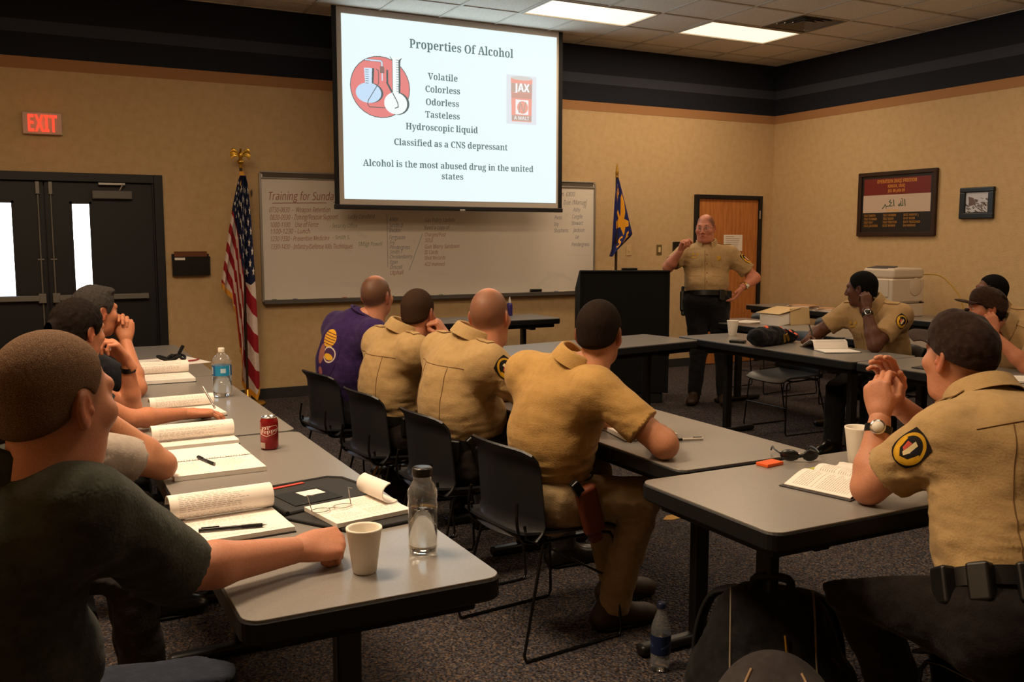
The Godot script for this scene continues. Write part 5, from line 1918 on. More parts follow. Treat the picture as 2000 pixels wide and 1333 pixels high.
	var cv := Vox.new(cb2[0], cb2[1], 0.014)
	cv.cap(nb, neck - S * 0.02, 0.05 * w, 0.062 * w, 0.03)
	cv.cap(neck - S * 0.1, hip, 0.09, 0.09, 0.03)
	cv.cap(shl, shr, 0.035, 0.035, 0.03)
	cv.emit(mb, ox, sp)
	for q in [[shl, d.ell, d.wrl], [shr, d.elr, d.wrr]]:
		var ab := lims(q, 0.09)
		var av := Vox.new(ab[0], ab[1], 0.008)
		var aw: float = d.get("arm", 1.0)
		av.cap(q[0], q[1], 0.05 * aw, 0.044 * aw, 0.025)
		var mid: Vector3 = q[1].lerp(q[2], 0.3)
		av.cap(q[1], mid, 0.043 * aw, 0.045 * aw, 0.02)
		av.cap(mid, q[2], 0.044 * aw, 0.0285 * aw, 0.02)
		av.emit(mb, ox, sp)
	var hl2: Array = d.handl
	var hr2: Array = d.handr
	var hc: float = d.get("hand_cell", 0.0038)
	var hsc: float = d.get("hand_scale", 1.0)
	make_hand(mb, d, d.wrl - base, hl2[0], hl2[1], false, hl2[2], sp, hc, hsc)
	make_hand(mb, d, d.wrr - base, hr2[0], hr2[1], true, hr2[2], sp, hc, hsc)
	obj("body", mb, skin_mat(), who)
	# ---- shirt details
	var kind: String = d.get("kind", "tee")
	var nax := ((hd - neck).normalized() + S * 1.2).normalized()
	var ncc := neck + S * 0.03 + (nb - neck).slide(S) * 0.3 - base
	if kind != "tee": make_collar(shirt, d, ncc, nax, fw, 0.061 * w, d.shirt, kind)
	else:
		var cm := MB.new()
		var ring := []
		var ax := nax
		var sx := ax.cross(fw).normalized()
		for i in 33:
			var a := TAU * i / 32
			ring.append(ncc + ax * (0.008 - 0.024 * cos(a)) + (fw * cos(a) * 1.05 + sx * sin(a)) * (0.068 * w))
		cm.tube(ring, 0.009, 6, 0.6, false)
		obj("neckband", cm, d.shirt, shirt)
	if kind == "uniform":
		var lat := ra
		if d.get("back_seams", true):
			for s in [-1, 1]:
				var pts := []
				for k in 34:
					var t := 0.02 + 0.86 * k / 33.0
					pts.append(neck - S * (0.09 + t * 0.42) + lat * s * (0.085 + 0.01 * sin(t * 3.0)) - fw * 0.4)
				var st := strip_on(v, pts, fw, 0.0018, 0.0006)
				if st.v.size(): shift(st, -base); obj("back_crease", st, M.seam, shirt)
			var yk := []
			for k in 20: yk.append(neck - S * 0.095 + lat * lerpf(-0.17, 0.17, k / 19.0) - fw * 0.4)
			var ys := strip_on(v, yk, fw, 0.0018, 0.0005)
			if ys.v.size(): shift(ys, -base); obj("yoke_seam", ys, M.seam, shirt)
		for s in [-1, 1]:
			var sh: Vector3 = shr if s > 0 else shl
			var el: Vector3 = d.elr if s > 0 else d.ell
			# shoulder strap
			var rows := [[], []]
			for k in 9:
				var t := k / 8.0
				for e in 2:
					var q := neck.lerp(sh, 0.42 + 0.62 * t) + fw * (0.02 if e else -0.02) + S * 0.2
					var hp := v.hit(q, -S, 0.4)
					if hp == Vector3.INF: hp = q - S * 0.13
					rows[e].append(hp + S * 0.004 - base)
			if s > 0: rows.reverse()
			obj("shoulder_strap", MB.new().sheet(rows, 0.003), d.shirt, shirt)
			var ad := (el - sh).normalized()
			var out: Vector3 = (ra * s - ad * (ra * s).dot(ad) + UP * 0.15).normalized()
			if d.has("patch_dir_l") and s < 0: out = d.patch_dir_l
			if d.has("patch_dir_r") and s > 0: out = d.patch_dir_r
			var pc: Vector3 = sh.lerp(el, d.get("patch_at", 0.24))
			var pm := patch_on(v, pc, out, -ad, 0.092, 0.108, true)
			shift(pm, -base)
			obj("shoulder_patch", pm, patch_mat(), shirt, "black and gold shoulder patch")
	if kind == "uniform" and d.get("front", false): front_details(shirt, d, v, base, neck, hip, S, fw, ra)
	if d.get("print", false):
		var im := Image.create(256, 384, false, Image.FORMAT_RGB8)
		im.fill(c8(52, 34, 84))
		disc(im, Vector2(128, 90), Vector2(70, 60), c8(214, 160, 50))
		for k in 5: line(im, [Vector2(66, 60 + k * 18), Vector2(190, 52 + k * 18)], 5, c8(90, 50, 50))
		disc(im, Vector2(176, 190), Vector2(62, 56), c8(206, 190, 176))
		disc(im, Vector2(176, 190), Vector2(52, 46), c8(70, 44, 84))
		disc(im, Vector2(176, 206), Vector2(44, 22), c8(220, 170, 50))
		disc(im, Vector2(88, 210), Vector2(40, 70), c8(150, 96, 84))
		disc(im, Vector2(110, 330), Vector2(30, 34), c8(150, 92, 90))
		var pm := patch_on(v, neck - S * 0.2 - fw * 0.1, -fw, S, 0.2, 0.32, false)
		shift(pm, -base)
		obj("shirt_print", pm, img_mat(im, 0.85, 0.3), shirt, "faded gold and white print on the back")
	if d.has("watch"):
		for wt in d.watch:
			var wr: Vector3 = d.wrl if wt[0] == "l" else d.wrr
			var el: Vector3 = d.ell if wt[0] == "l" else d.elr
			var ad := (wr - el).normalized()
			var c := wr - ad * 0.03
			var out: Vector3 = ((wt[1] as Vector3) - ad * ad.dot(wt[1])).normalized()
			var sx := ad.cross(out)
			var rows := [[], []]
			for i in 25:
				var a := TAU * i / 24
				for e in 2: rows[e].append(c + ad * (0.011 if e else -0.011) + (out * cos(a) + sx * sin(a)) * 0.0355 * d.get("arm", 1.0) - base)
			var wn := Node3D.new()
			wn.name = "wristwatch"
			who.add_child(wn)
			obj("strap", MB.new().sheet(rows, 0.004, true), wt[2], wn)
			if wt.size() > 3:
				var bs := Basis(out.cross(ad), out, ad)
				obj("watch_case", MB.new().lathe([Vector2(0, 0), Vector2(0.021, 0), Vector2(0.023, 0.004), Vector2(0.022, 0.009), Vector2(0.018, 0.011), Vector2(0, 0.011)], 20, c + out * 0.034 * d.get("arm", 1.0) - base, bs), M.chrome, wn)
				obj("dial", MB.new().lathe([Vector2(0.017, 0), Vector2(0.017, 0.0012), Vector2(0, 0.0012)], 20, c + out * (0.034 * d.get("arm", 1.0) + 0.0112) - base, bs), wt[3], wn)
	who.set_meta("label", d.label)
	return who

func shift(mb: MB, by: Vector3) -> void:
	for i in mb.v.size(): mb.v[i] += by

func make_collar(parent: Node3D, d: Dictionary, neck: Vector3, ax: Vector3, fw: Vector3, r: float, m: Material, kind: String) -> void:
	var sx := ax.cross(fw).normalized()
	fw = sx.cross(ax).normalized()
	var gap := 0.42
	var P := []
	var prof := [[0.004, -0.028], [0.006, 0.012], [0.009, 0.034], [0.015, 0.040], [0.022, 0.034], [0.03, 0.008], [0.037, -0.014]]
	for j in prof.size():
		var row := []
		for i in 33:
			var a := lerpf(gap, TAU - gap, i / 32.0)
			var fr := pow(maxf(0.0, cos(a)), 1.5)
			var rad: float = r + prof[j][0] + (0.012 * fr)
			var y: float = prof[j][1] - 0.03 * fr - (0.03 * fr if j >= 5 else 0.0)
			row.append(neck + ax * y + (fw * cos(a) * 1.02 + sx * sin(a)) * rad)
		P.append(row)
	obj("collar", MB.new().sheet(P, 0.0025), m, parent)

func front_details(shirt: Node3D, d: Dictionary, v: Vox, base: Vector3, neck: Vector3, hip: Vector3, S: Vector3, fw: Vector3, ra: Vector3) -> void:
	# button placket, pocket flaps, badge, name tag
	var pl := []
	for k in 24: pl.append(neck - S * (0.05 + 0.42 * k / 23.0) + fw * 0.4 + ra * 0.018)
	var st := strip_on(v, pl, -fw, 0.0022, 0.0006)
	if st.v.size(): shift(st, -base); obj("placket_seam", st, M.seam, shirt)
	for k in 5:
		var hp := v.hit(neck - S * (0.09 + 0.085 * k) + fw * 0.4, -fw, 0.6)
		if hp == Vector3.INF: continue
		var n := v.grad(hp)
		obj("button", MB.new().lathe([Vector2(0, 0), Vector2(0.006, 0), Vector2(0.006, 0.002), Vector2(0, 0.002)], 10, hp - base, frame_of(n.cross(Vector3(0.3, 1, 0.2)), n)), M.seam, shirt)
	for s in [-1, 1]:
		var c: Vector3 = neck - S * 0.15 + ra * 0.105 * s
		for part in 2:
			var rows := []
			var h0 := 0.0 if part == 0 else -0.03
			var h1 := -0.045 if part == 0 else -0.14
			for j in 6:
				var row := []
				for i in 9:
					var u := i / 8.0 - 0.5
					var y := lerpf(h1, h0, j / 5.0)
					if part == 0 and j == 0: y -= 0.014 * (1.0 - absf(u) * 2.0)
					var hp := v.hit(c + ra * u * (0.115 if part == 0 else 0.11) + S * y + fw * 0.4, -fw, 0.7)
					if hp == Vector3.INF: hp = c + ra * u * 0.11 + S * y + fw * 0.12
					row.append(hp + fw * (0.006 if part == 0 else 0.003) - base)
				row.reverse()
				rows.append(row)
			obj("pocket_flap" if part == 0 else "pocket", MB.new().sheet(rows, 0.003), d.shirt, shirt)
		var bp := v.hit(c + S * 0.035 + fw * 0.4, -fw, 0.7)
		if bp == Vector3.INF: continue
		var bs := frame_of(fw, S)
		if s < 0:
			var im := PackedVector2Array()
			for k in 12: im.append(Vector2(cos(k * TAU / 12), sin(k * TAU / 12)) * (0.028 if k % 2 else 0.019))
			var b := MB.new()
			b.xf = Transform3D(bs, bp + fw * 0.003 - base)
			b.ext(im, 0, 0.004, 0.001)
			obj("badge", b, M.gold if d.get("gold", true) else M.chrome, shirt, "star badge")
		else:
			obj("name_tag", MB.new().rbox(bp + fw * 0.005 - base, Vector3(0.07, 0.013, 0.003), 0.001, bs), M.gold, shirt, "name tag")
			for q in [-0.02, 0.02]:
				obj("pin", MB.new().rbox(bp + fw * 0.005 + S * 0.028 + ra * q - base, Vector3(0.02, 0.02, 0.003), 0.001, bs), M.gold, shirt)

# ---------------------------------------------------------------- the cast
func V(x: float, y: float, z: float) -> Vector3:
	return Vector3(x, y, z)

func build_people() -> void:
	M.leather = mat(c8(15, 14, 14), 0.42)
	M.seam = mat(c8(118, 88, 54), 0.9)
	var tan1 := cloth(c8(176, 146, 100), 3.0, 0.9, 0.07)
	var tan2 := cloth(c8(180, 142, 84), 3.0, 0.9, 0.07)
	var tan3 := cloth(c8(168, 138, 96), 3.0, 0.9, 0.07)
	var brown_trousers := cloth(c8(34, 27, 24), 3.0)
	var black_trousers := cloth(c8(22, 21, 23), 3.0)
	var khaki := cloth(c8(158, 134, 98), 3.0)
	var jeans := cloth(c8(38, 44, 58), 3.0)
	var black_shoe := mat(c8(18, 16, 16), 0.3)
	var brown_boot := mat(c8(54, 34, 22), 0.55)
	var fair := lin(206, 150, 120)
	var ruddy := lin(200, 138, 108)
	var tanned := lin(190, 132, 98)
	var dark := lin(92, 56, 40)
	var X := V(1, 0, 0)
	# left row, facing the middle of the room
	make_person({"label": "person in a dark green shirt resting a forearm on the near left table", "hip": V(-0.14, 0.55, -1.93), "neck": V(-0.045, 1.10, -1.95), "head": V(0.035, 1.24, -1.90), "look": V(0.78, -0.06, -0.62), "face": X,
		"shl": V(-0.11, 1.075, -2.12), "shr": V(0.07, 1.07, -1.78), "ell": V(-0.16, 0.80, -2.22), "elr": V(0.25, 0.85, -2.0), "wrl": V(-0.06, 0.64, -2.13), "wrr": V(0.515, 0.825, -2.09), "handl": [V(1, -0.05, 0.3), V(0, -1, 0), "relaxed"], "handr": [V(1, 0.0, -0.1), V(0.1, -0.8, -0.6), "fist"],
		"w": 1.08, "belly": 0.8, "skin": ruddy, "hair": c8(96, 72, 54), "hair2": c8(158, 132, 106), "stubble": 0.6, "hair_thick": 0.0045, "hair_y": 0.09, "face_w": 1.1, "head_scale": 1.06, "head_cell": 0.0036, "hand_cell": 0.003, "cell": 0.010, "arm": 1.1, "hand_scale": 1.06,
		"shirt": cloth(c8(54, 56, 48), 3.0, 0.9, 0.12), "kind": "polo", "sleeve": 0.95, "sleeve_w": 1.08, "tuck": false, "pants": jeans, "shoes": black_shoe, "seed": 3})
	make_person({"label": "person in a grey tee shirt with one elbow on the left table", "hip": V(-0.2, 0.55, -3.12), "neck": V(-0.03, 0.985, -3.10), "head": V(0.045, 1.095, -3.08), "look": V(0.7, -0.05, -0.7), "face": X,
		"shl": V(-0.06, 0.95, -3.30), "shr": V(0.06, 0.945, -2.93), "ell": V(-0.02, 0.73, -3.42), "elr": V(0.35, 0.825, -3.10), "wrl": V(0.12, 0.67, -3.26), "wrr": V(0.185, 1.0, -3.06), "handl": [V(1, 0, 0.3), V(0, -1, 0), "relaxed"], "handr": [V(-0.3, 0.95, -0.2), V(-0.6, 0, -0.5), "loose"],
		"skin": tanned, "hair": c8(50, 38, 30), "hair_thick": 0.008, "shirt": cloth(c8(164, 152, 142), 3.0), "kind": "tee", "sleeve": 0.7, "tuck": false, "pants": cloth(c8(40, 36, 36)), "shoes": black_shoe, "seed": 8})
	make_person({"label": "person in a black tee shirt with chin on one hand, writing with the other", "hip": V(-0.08, 0.55, -4.05), "neck": V(0.08, 1.03, -4.05), "head": V(0.17, 1.175, -4.05), "look": V(0.78, -0.1, -0.6), "face": X,
		"shl": V(0.06, 0.98, -4.21), "shr": V(0.12, 0.97, -3.89), "ell": V(0.375, 0.815, -4.31), "elr": V(0.33, 0.83, -3.94), "wrl": V(0.36, 1.02, -4.25), "wrr": V(0.565, 0.81, -4.08), "handl": [V(-0.5, 0.85, 0.15), V(-0.8, -0.3, 0.2), "loose"], "handr": [V(0.95, -0.06, -0.12), V(0, -1, 0), "relaxed"],
		"w": 0.86, "arm": 0.86, "skin": lin(198, 132, 98), "hair": c8(26, 20, 18), "hair2": c8(48, 36, 30), "hair_thick": 0.014, "bun": true, "hair_y": 0.07, "stubble": 0.8, "head_scale": 0.97, "shirt": cloth(c8(24, 23, 25), 3.0), "kind": "tee", "sleeve": 0.6, "tuck": false, "pants": black_trousers, "shoes": black_shoe, "seed": 9,
		"watch": [["l", V(0.5, 0, 0.9), M.black_plastic]]})
	make_person({"label": "person in a dark polo with clasped hands at the mouth by the double doors", "hip": V(-0.02, 0.55, -5.02), "neck": V(0.19, 1.04, -5.0), "head": V(0.29, 1.185, -5.0), "look": V(0.9, -0.05, -0.45), "face": X,
		"shl": V(0.17, 0.99, -5.19), "shr": V(0.21, 0.98, -4.81), "ell": V(0.44, 0.815, -5.2), "elr": V(0.45, 0.815, -4.86), "wrl": V(0.415, 1.03, -5.09), "wrr": V(0.42, 1.03, -5.0), "handl": [V(0.05, 0.9, 0.2), V(0, 0.3, 1), "loose"], "handr": [V(0.05, 0.9, -0.2), V(0, 0.3, -1), "loose"],
		"skin": lin(196, 128, 94), "hair": c8(46, 43, 42), "hair2": c8(120, 113, 108), "hair_thick": 0.010, "hair_front": 0.002, "stubble": 0.6, "hair_y": 0.074, "shirt": cloth(c8(26, 27, 32), 3.0), "kind": "polo", "sleeve": 0.75, "tuck": false, "pants": black_trousers, "shoes": black_shoe, "seed": 12})
	# middle row
	make_person({"label": "person in a purple tee shirt seen from behind below the whiteboard", "hip": V(1.63, 0.55, -5.25), "neck": V(1.665, 1.10, -5.12), "head": V(1.765, 1.215, -5.07), "look": V(0.75, 0.05, -0.65), "face": V(0.97, 0, 0.2),
		"shl": V(1.60, 1.04, -5.30), "shr": V(1.70, 1.02, -4.93), "ell": V(1.92, 0.84, -5.4), "elr": V(1.97, 0.83, -4.96), "wrl": V(2.08, 0.81, -5.2), "wrr": V(2.14, 0.81, -5.12), "handl": [V(1, 0, 0.4), V(0, -1, 0), "relaxed"], "handr": [V(0.8, 0, -0.5), V(0, -1, 0), "relaxed"],
		"w": 1.1, "belly": 0.7, "skin": ruddy, "hair": c8(70, 52, 42), "stubble": 0.85, "bald": true, "hair_y": 0.07, "face_w": 1.06, "shirt": cloth(c8(52, 34, 84), 3.0, 0.92, 0.12), "kind": "tee", "sleeve": 0.8, "tuck": false, "pants": black_trousers, "shoes": black_shoe, "seed": 15, "bow": 0.06, "print": true})
	make_person({"label": "person in a tan uniform shirt with a fist against the ear", "hip": V(1.66, 0.55, -4.52), "neck": V(1.67, 1.06, -4.46), "head": V(1.76, 1.165, -4.42), "look": V(0.75, -0.1, -0.66), "face": X,
		"shl": V(1.62, 1.01, -4.65), "shr": V(1.68, 1.0, -4.27), "ell": V(1.95, 0.82, -4.62), "elr": V(1.96, 0.83, -4.25), "wrl": V(2.1, 0.81, -4.45), "wrr": V(1.885, 1.04, -4.33), "handl": [V(1, 0, 0.2), V(0, -1, 0), "relaxed"], "handr": [V(-0.5, 0.8, -0.1), V(-0.7, -0.3, -0.5), "fist"],
		"w": 1.04, "belly": 0.4, "skin": ruddy, "hair": c8(54, 38, 28), "hair2": c8(84, 62, 46), "hair_thick": 0.004, "stubble": 0.75, "hair_y": 0.08, "shirt": tan1, "kind": "uniform", "pants": brown_trousers, "shoes": black_shoe, "belt": true, "seed": 21, "bow": 0.06})
	make_person({"label": "person in a tan uniform shirt seated between the polo wearer and the fist-at-ear person", "hip": V(1.72, 0.55, -3.83), "neck": V(1.74, 1.085, -3.785), "head": V(1.835, 1.195, -3.745), "look": V(0.72, -0.02, -0.69), "face": X,
		"shl": V(1.69, 1.03, -3.99), "shr": V(1.75, 1.015, -3.585), "ell": V(1.95, 0.82, -3.98), "elr": V(1.97, 0.81, -3.5), "wrl": V(2.12, 0.81, -3.82), "wrr": V(2.14, 0.81, -3.7), "handl": [V(1, 0, 0.3), V(0, -1, 0), "relaxed"], "handr": [V(0.8, 0, -0.5), V(0, -1, 0), "relaxed"],
		"w": 1.12, "belly": 0.7, "skin": lin(204, 140, 108), "hair": c8(104, 74, 58), "stubble": 0.75, "bald": true, "face_w": 1.14, "head_scale": 1.05, "shirt": tan1, "kind": "uniform", "pants": brown_trousers, "shoes": black_shoe, "belt": true, "holster": -1.75, "pouches": [-2.3, 2.4], "seed": 25, "bow": 0.06})
	make_person({"label": "person in a plain tan polo shirt leaning on the table with a hip holster", "hip": V(1.77, 0.55, -3.08), "neck": V(1.795, 1.07, -2.98), "head": V(1.875, 1.19, -2.90), "look": V(0.78, -0.12, -0.62), "face": V(0.97, 0, 0.24),
		"shl": V(1.71, 1.035, -3.17), "shr": V(1.80, 1.01, -2.80), "ell": V(1.99, 0.82, -3.25), "elr": V(1.955, 0.825, -2.60), "wrl": V(2.1, 0.81, -3.05), "wrr": V(2.1, 0.81, -2.83), "handl": [V(0.9, 0, 0.4), V(0, -1, 0), "relaxed"], "handr": [V(0.5, 0, -0.8), V(0, -1, 0), "loose"],
		"knr": V(2.05, 0.57, -2.86), "knl": V(2.03, 0.57, -3.18), "anr": V(2.0, 0.1, -2.98), "anl": V(2.16, 0.1, -3.2), "toer": V(1, 0, 0.05), "toel": V(1, 0, -0.05),
		"w": 1.02, "belly": 0.2, "arm": 1.1, "skin": tanned, "hair": c8(34, 25, 20), "hair2": c8(58, 44, 34), "hair_thick": 0.006, "stubble": 0.85, "hair_y": 0.074, "head_cell": 0.0038, "shirt": tan2, "kind": "polo", "sleeve": 0.7, "sleeve_w": 1.05, "tuck": false, "pants": khaki, "shoes": brown_boot, "belt": true, "pouches": [], "holster": -1.75, "holster_mat": mat(c8(104, 48, 24), 0.5), "seed": 30, "bow": 0.06, "cell": 0.010})
	# the presenter
	make_person({"label": "person standing at the lectern in tan uniform shirt, one hand raised", "stand": true, "hip": V(5.67, 0.93, -6.93), "neck": V(5.70, 1.475, -6.98), "head": V(5.66, 1.645, -6.955), "look": V(-0.80, -0.1, 0.6), "face": V(-0.55, 0, 0.83),
		"shl": V(5.87, 1.405, -6.85), "shr": V(5.54, 1.415, -7.11), "ell": V(6.07, 1.18, -6.72), "elr": V(5.33, 1.285, -7.08), "wrl": V(5.89, 1.10, -6.69), "wrr": V(5.355, 1.43, -6.94), "handl": [V(-0.5, -0.84, -0.12), V(-0.6, 0.25, -0.7), "relaxed"], "handr": [V(0.05, 0.75, 0.35), V(0.3, -0.4, 0.75), "pinch"],
		"knl": V(5.78, 0.5, -6.8), "knr": V(5.59, 0.5, -6.93), "anl": V(5.75, 0.1, -6.75), "anr": V(5.55, 0.1, -6.93), "toel": V(-0.5, 0, 0.85), "toer": V(-0.75, 0, 0.65),
		"w": 1.13, "belly": 0.95, "skin": lin(202, 132, 106), "hair": c8(72, 50, 38), "stubble": 0.7, "bald": true, "hair_y": 0.095, "face_w": 1.18, "head_scale": 1.04, "arm": 1.15, "shirt": tan3, "kind": "uniform", "back_seams": false, "front": true, "pants": black_trousers, "shoes": brown_boot, "belt": true, "holster": -1.7, "pouches": [1.7, 0.7], "glasses": true, "seed": 33, "patch_dir_l": V(0.55, 0.15, 0.8),
		"watch": [["l", V(0.3, 0.1, 0.9), M.gold, M.white_plastic]]})
	# right side
	make_person({"label": "person in tan uniform writing, cheek on fist, at the right row of tables", "hip": V(5.570, 0.550, -4.710), "neck": V(5.390, 1.070, -4.730), "head": V(5.305, 1.185, -4.770), "look": V(-0.40, -0.08, -0.9), "face": V(-1, 0, 0.15),
		"shl": V(5.440, 1.015, -4.530), "shr": V(5.350, 1.010, -4.920), "ell": V(5.150, 0.820, -4.490), "elr": V(5.210, 0.860, -5.060), "wrl": V(5.190, 1.050, -4.610), "wrr": V(5.080, 0.820, -5.030), "handl": [V(0.2, 0.85, -0.25), V(0.3, 0.0, -0.9), "loose"], "handr": [V(-0.8, -0.05, 0.45), V(0.2, -0.7, 0.5), "pinch"],
		"w": 1.1, "belly": 0.5, "arm": 1.12, "skin": dark, "hair": c8(14, 13, 13), "hair_thick": 0.007, "stubble": 0.85, "hair_y": 0.078, "shirt": tan3, "kind": "uniform", "back_seams": false, "front": true, "gold": false, "pants": black_trousers, "shoes": black_shoe, "belt": true, "seed": 40, "patch_dir_l": V(-0.25, 0.1, 0.95),
		"watch": [["l", V(-0.7, 0.2, 0.7), M.black_plastic, M.black_plastic]]})
	make_person({"label": "nearest person in brown cap and tan uniform, elbows on table, hands raised together", "hip": V(2.22, 0.55, -1.43), "neck": V(2.40, 1.075, -1.68), "head": V(2.405, 1.195, -1.79), "look": V(0.14, 0.04, -1.0), "face": V(0, 0, -1),
		"shl": V(2.205, 1.01, -1.67), "shr": V(2.60, 1.015, -1.60), "ell": V(2.155, 0.82, -1.88), "elr": V(2.66, 0.82, -1.9), "wrl": V(2.225, 1.01, -1.91), "wrr": V(2.37, 1.04, -1.98), "handl": [V(0.1, 0.95, -0.25), V(0.9, -0.1, -0.3), "loose"], "handr": [V(-0.35, 0.9, 0.0), V(-0.8, -0.3, 0.2), "relaxed"],
		"knl": V(2.06, 0.575, -1.84), "knr": V(2.48, 0.57, -1.85), "anl": V(2.18, 0.1, -1.66), "anr": V(2.55, 0.1, -1.85),
		"w": 1.16, "belly": 0.5, "arm": 1.1, "skin": lin(204, 142, 110), "hair": c8(50, 36, 28), "stubble": 0.4, "cap": true, "cap_color": c8(42, 28, 23), "head_cell": 0.0036, "hand_cell": 0.003, "face_w": 1.1, "shirt": tan1, "kind": "uniform", "pants": cloth(c8(24, 19, 18)), "shoes": black_shoe, "belt": true, "pouches": [1.5, 2.0, 2.6], "seed": 44, "cell": 0.010, "patch_dir_l": V(-0.85, 0.35, 0.4), "patch_at": 0.35,
		"watch": [["l", V(-0.8, 0.1, 0.6), M.black_plastic, M.white_plastic]]})
	make_person({"label": "person in a brown cap with one hand at the face at the far right", "hip": V(5.530, 0.530, -3.520), "neck": V(5.280, 1.010, -3.620), "head": V(5.165, 1.115, -3.680), "look": V(-0.8, 0.0, -0.6), "face": V(-1, 0, 0),
		"shl": V(5.330, 0.940, -3.430), "shr": V(5.250, 0.940, -3.820), "ell": V(5.120, 0.800, -3.360), "elr": V(5.050, 0.800, -3.920), "wrl": V(5.050, 0.980, -3.540), "wrr": V(4.900, 0.790, -3.740), "handl": [V(0.1, 0.9, -0.3), V(0.5, 0, -0.85), "loose"], "handr": [V(-0.9, 0, 0.3), V(0, -1, 0), "relaxed"],
		"w": 1.02, "skin": lin(200, 132, 98), "hair": c8(34, 24, 20), "hair_thick": 0.006, "stubble": 0.7, "cap": true, "cap_color": c8(54, 36, 27), "shirt": tan3, "kind": "uniform", "pants": black_trousers, "shoes": black_shoe, "seed": 50, "patch_dir_l": V(-0.35, 0.2, 0.9)})
	make_person({"label": "person in a tan shirt seated behind the farther brown cap", "hip": V(6.740, 0.510, -4.500), "neck": V(6.520, 1.010, -4.530), "head": V(6.425, 1.145, -4.550), "look": V(-0.85, 0.1, -0.5), "face": V(-1, 0, 0), "head_scale": 1.06,
		"shl": V(6.570, 0.960, -4.330), "shr": V(6.490, 0.960, -4.720), "ell": V(6.270, 0.780, -4.220), "elr": V(6.240, 0.780, -4.820), "wrl": V(6.080, 0.770, -4.400), "wrr": V(6.060, 0.770, -4.600), "handl": [V(-0.9, 0, -0.3), V(0, -1, 0), "relaxed"], "handr": [V(-0.9, 0, 0.3), V(0, -1, 0), "relaxed"],
		"skin": lin(104, 62, 44), "hair": c8(14, 13, 13), "hair_thick": 0.006, "stubble": 0.8, "hair_y": 0.082, "shirt": tan3, "kind": "uniform", "pants": black_trousers, "shoes": black_shoe, "seed": 55})

# ---------------------------------------------------------------- things on the tables and the floor
func print_tex(seed_no: int, cols := 1) -> StandardMaterial3D:
	var key := "print%d" % seed_no
	if not M.has(key):
		var r := RandomNumberGenerator.new()
		r.seed = seed_no
		var im := Image.create(256, 256, false, Image.FORMAT_RGB8)
		im.fill(c8(242, 234, 226))
		var y := 24
		while y < 236:
			if r.randf() < 0.85:
				for c in cols:
					var x := 22 + c * (220 / cols)
					var e := x + int((212 / cols) * r.randf_range(0.55, 0.97))
					while x < e:
						var l := r.randi_range(6, 18)
						im.fill_rect(Rect2i(x, y, mini(l, e - x), 3), c8(176, 164, 158))
						x += l + 4
			y += 9
		M[key] = img_mat(im, 0.85, 0.3)
	return M[key]

func flat_poly(pts: Array, y0: float, y1: float, bev := 0.0015) -> MB:
	var p := PackedVector2Array()
	for q in pts: p.append(Vector2(q.x, -q.y))
	var mb := MB.new()
	mb.xf = Transform3D(FLAT, Vector3.ZERO)
	mb.ext(p, y0, y1, bev)
	return mb

# a pad lying with its top edge away (-z); the turned pages curl over behind the top edge
func flip_pad(label: String, at: Vector3, turn: float, w: float, h: float, roll: float, seed_no: int, cover: Material, thick := 0.012) -> Node3D:
	var t := thing("notepad", label, "notepad", at, turn, "open pads on the tables")
	obj("cover", MB.new().rbox(Vector3(0, 0.0015, 0), Vector3(w + 0.006, 0.003, h + 0.006), 0.001), cover, t)
	obj("page_block", MB.new().rbox(Vector3(0, 0.003 + thick / 2, 0), Vector3(w, thick, h), 0.001), M.paper, t)
	obj("top_page", MB.new().quad_p(Vector3(-w / 2, 0.0036 + thick, h / 2), Vector3(w / 2, 0.0036 + thick, h / 2), Vector3(w / 2, 0.0036 + thick, -h / 2), Vector3(-w / 2, 0.0036 + thick, -h / 2)), print_tex(seed_no), t)
	if roll > 0.0:
		var P := []
		for j in 15:
			var a := -1.35 + j / 14.0 * 4.4
			var row := []
			for i in 2:
				var x := w * (0.5 if i else -0.5)
				row.append(Vector3(x, thick + 0.005 + roll + sin(a) * roll, -h / 2 - 0.3 * roll + cos(a) * roll * 1.1))
			P.append(row)
		obj("turned_pages", MB.new().sheet(P, 0.004), print_tex(seed_no + 1), t)
	return t

func pen(label: String, a: Vector3, b: Vector3, m: Material, m2: Material) -> void:
	var t := thing("pen", label, "pen", a)
	var d := b - a
	obj("barrel", MB.new().tube([Vector3.ZERO, d * 0.62], 0.005, 10), m, t)
	obj("grip", MB.new().tube([d * 0.62, d * 0.93], 0.0054, 10), m2, t)
	obj("tip", MB.new().tube([d * 0.93, d], [0.004, 0.001], 10), M.alu, t)
	obj("clip", MB.new().tube([d * 0.04 + Vector3(0, 0.006, 0), d * 0.3 + Vector3(0, 0.0065, 0)], 0.0016, 6), m2, t)

func cup(label: String, at: Vector3, h: float, r: float, m: Material) -> void:
	var t := thing("foam_cup", label, "cup", at, 0, "foam cups")
	var b := r * 0.68
	obj("wall", MB.new().lathe([Vector2(b - 0.004, 0.006), Vector2(r - 0.006, h - 0.003), Vector2(r - 0.003, h), Vector2(r + 0.001, h), Vector2(r + 0.0015, h - 0.004), Vector2(r - 0.0005, h - 0.010), Vector2(lerpf(b, r, 0.86), h * 0.82), Vector2(lerpf(b, r, 0.84), h * 0.81), Vector2(b, 0.004), Vector2(b - 0.004, 0)], 32), m, t)
	obj("base", MB.new().lathe([Vector2(0, 0.0), Vector2(b - 0.003, 0.0), Vector2(b - 0.003, 0.007), Vector2(0, 0.007)], 32), m, t)

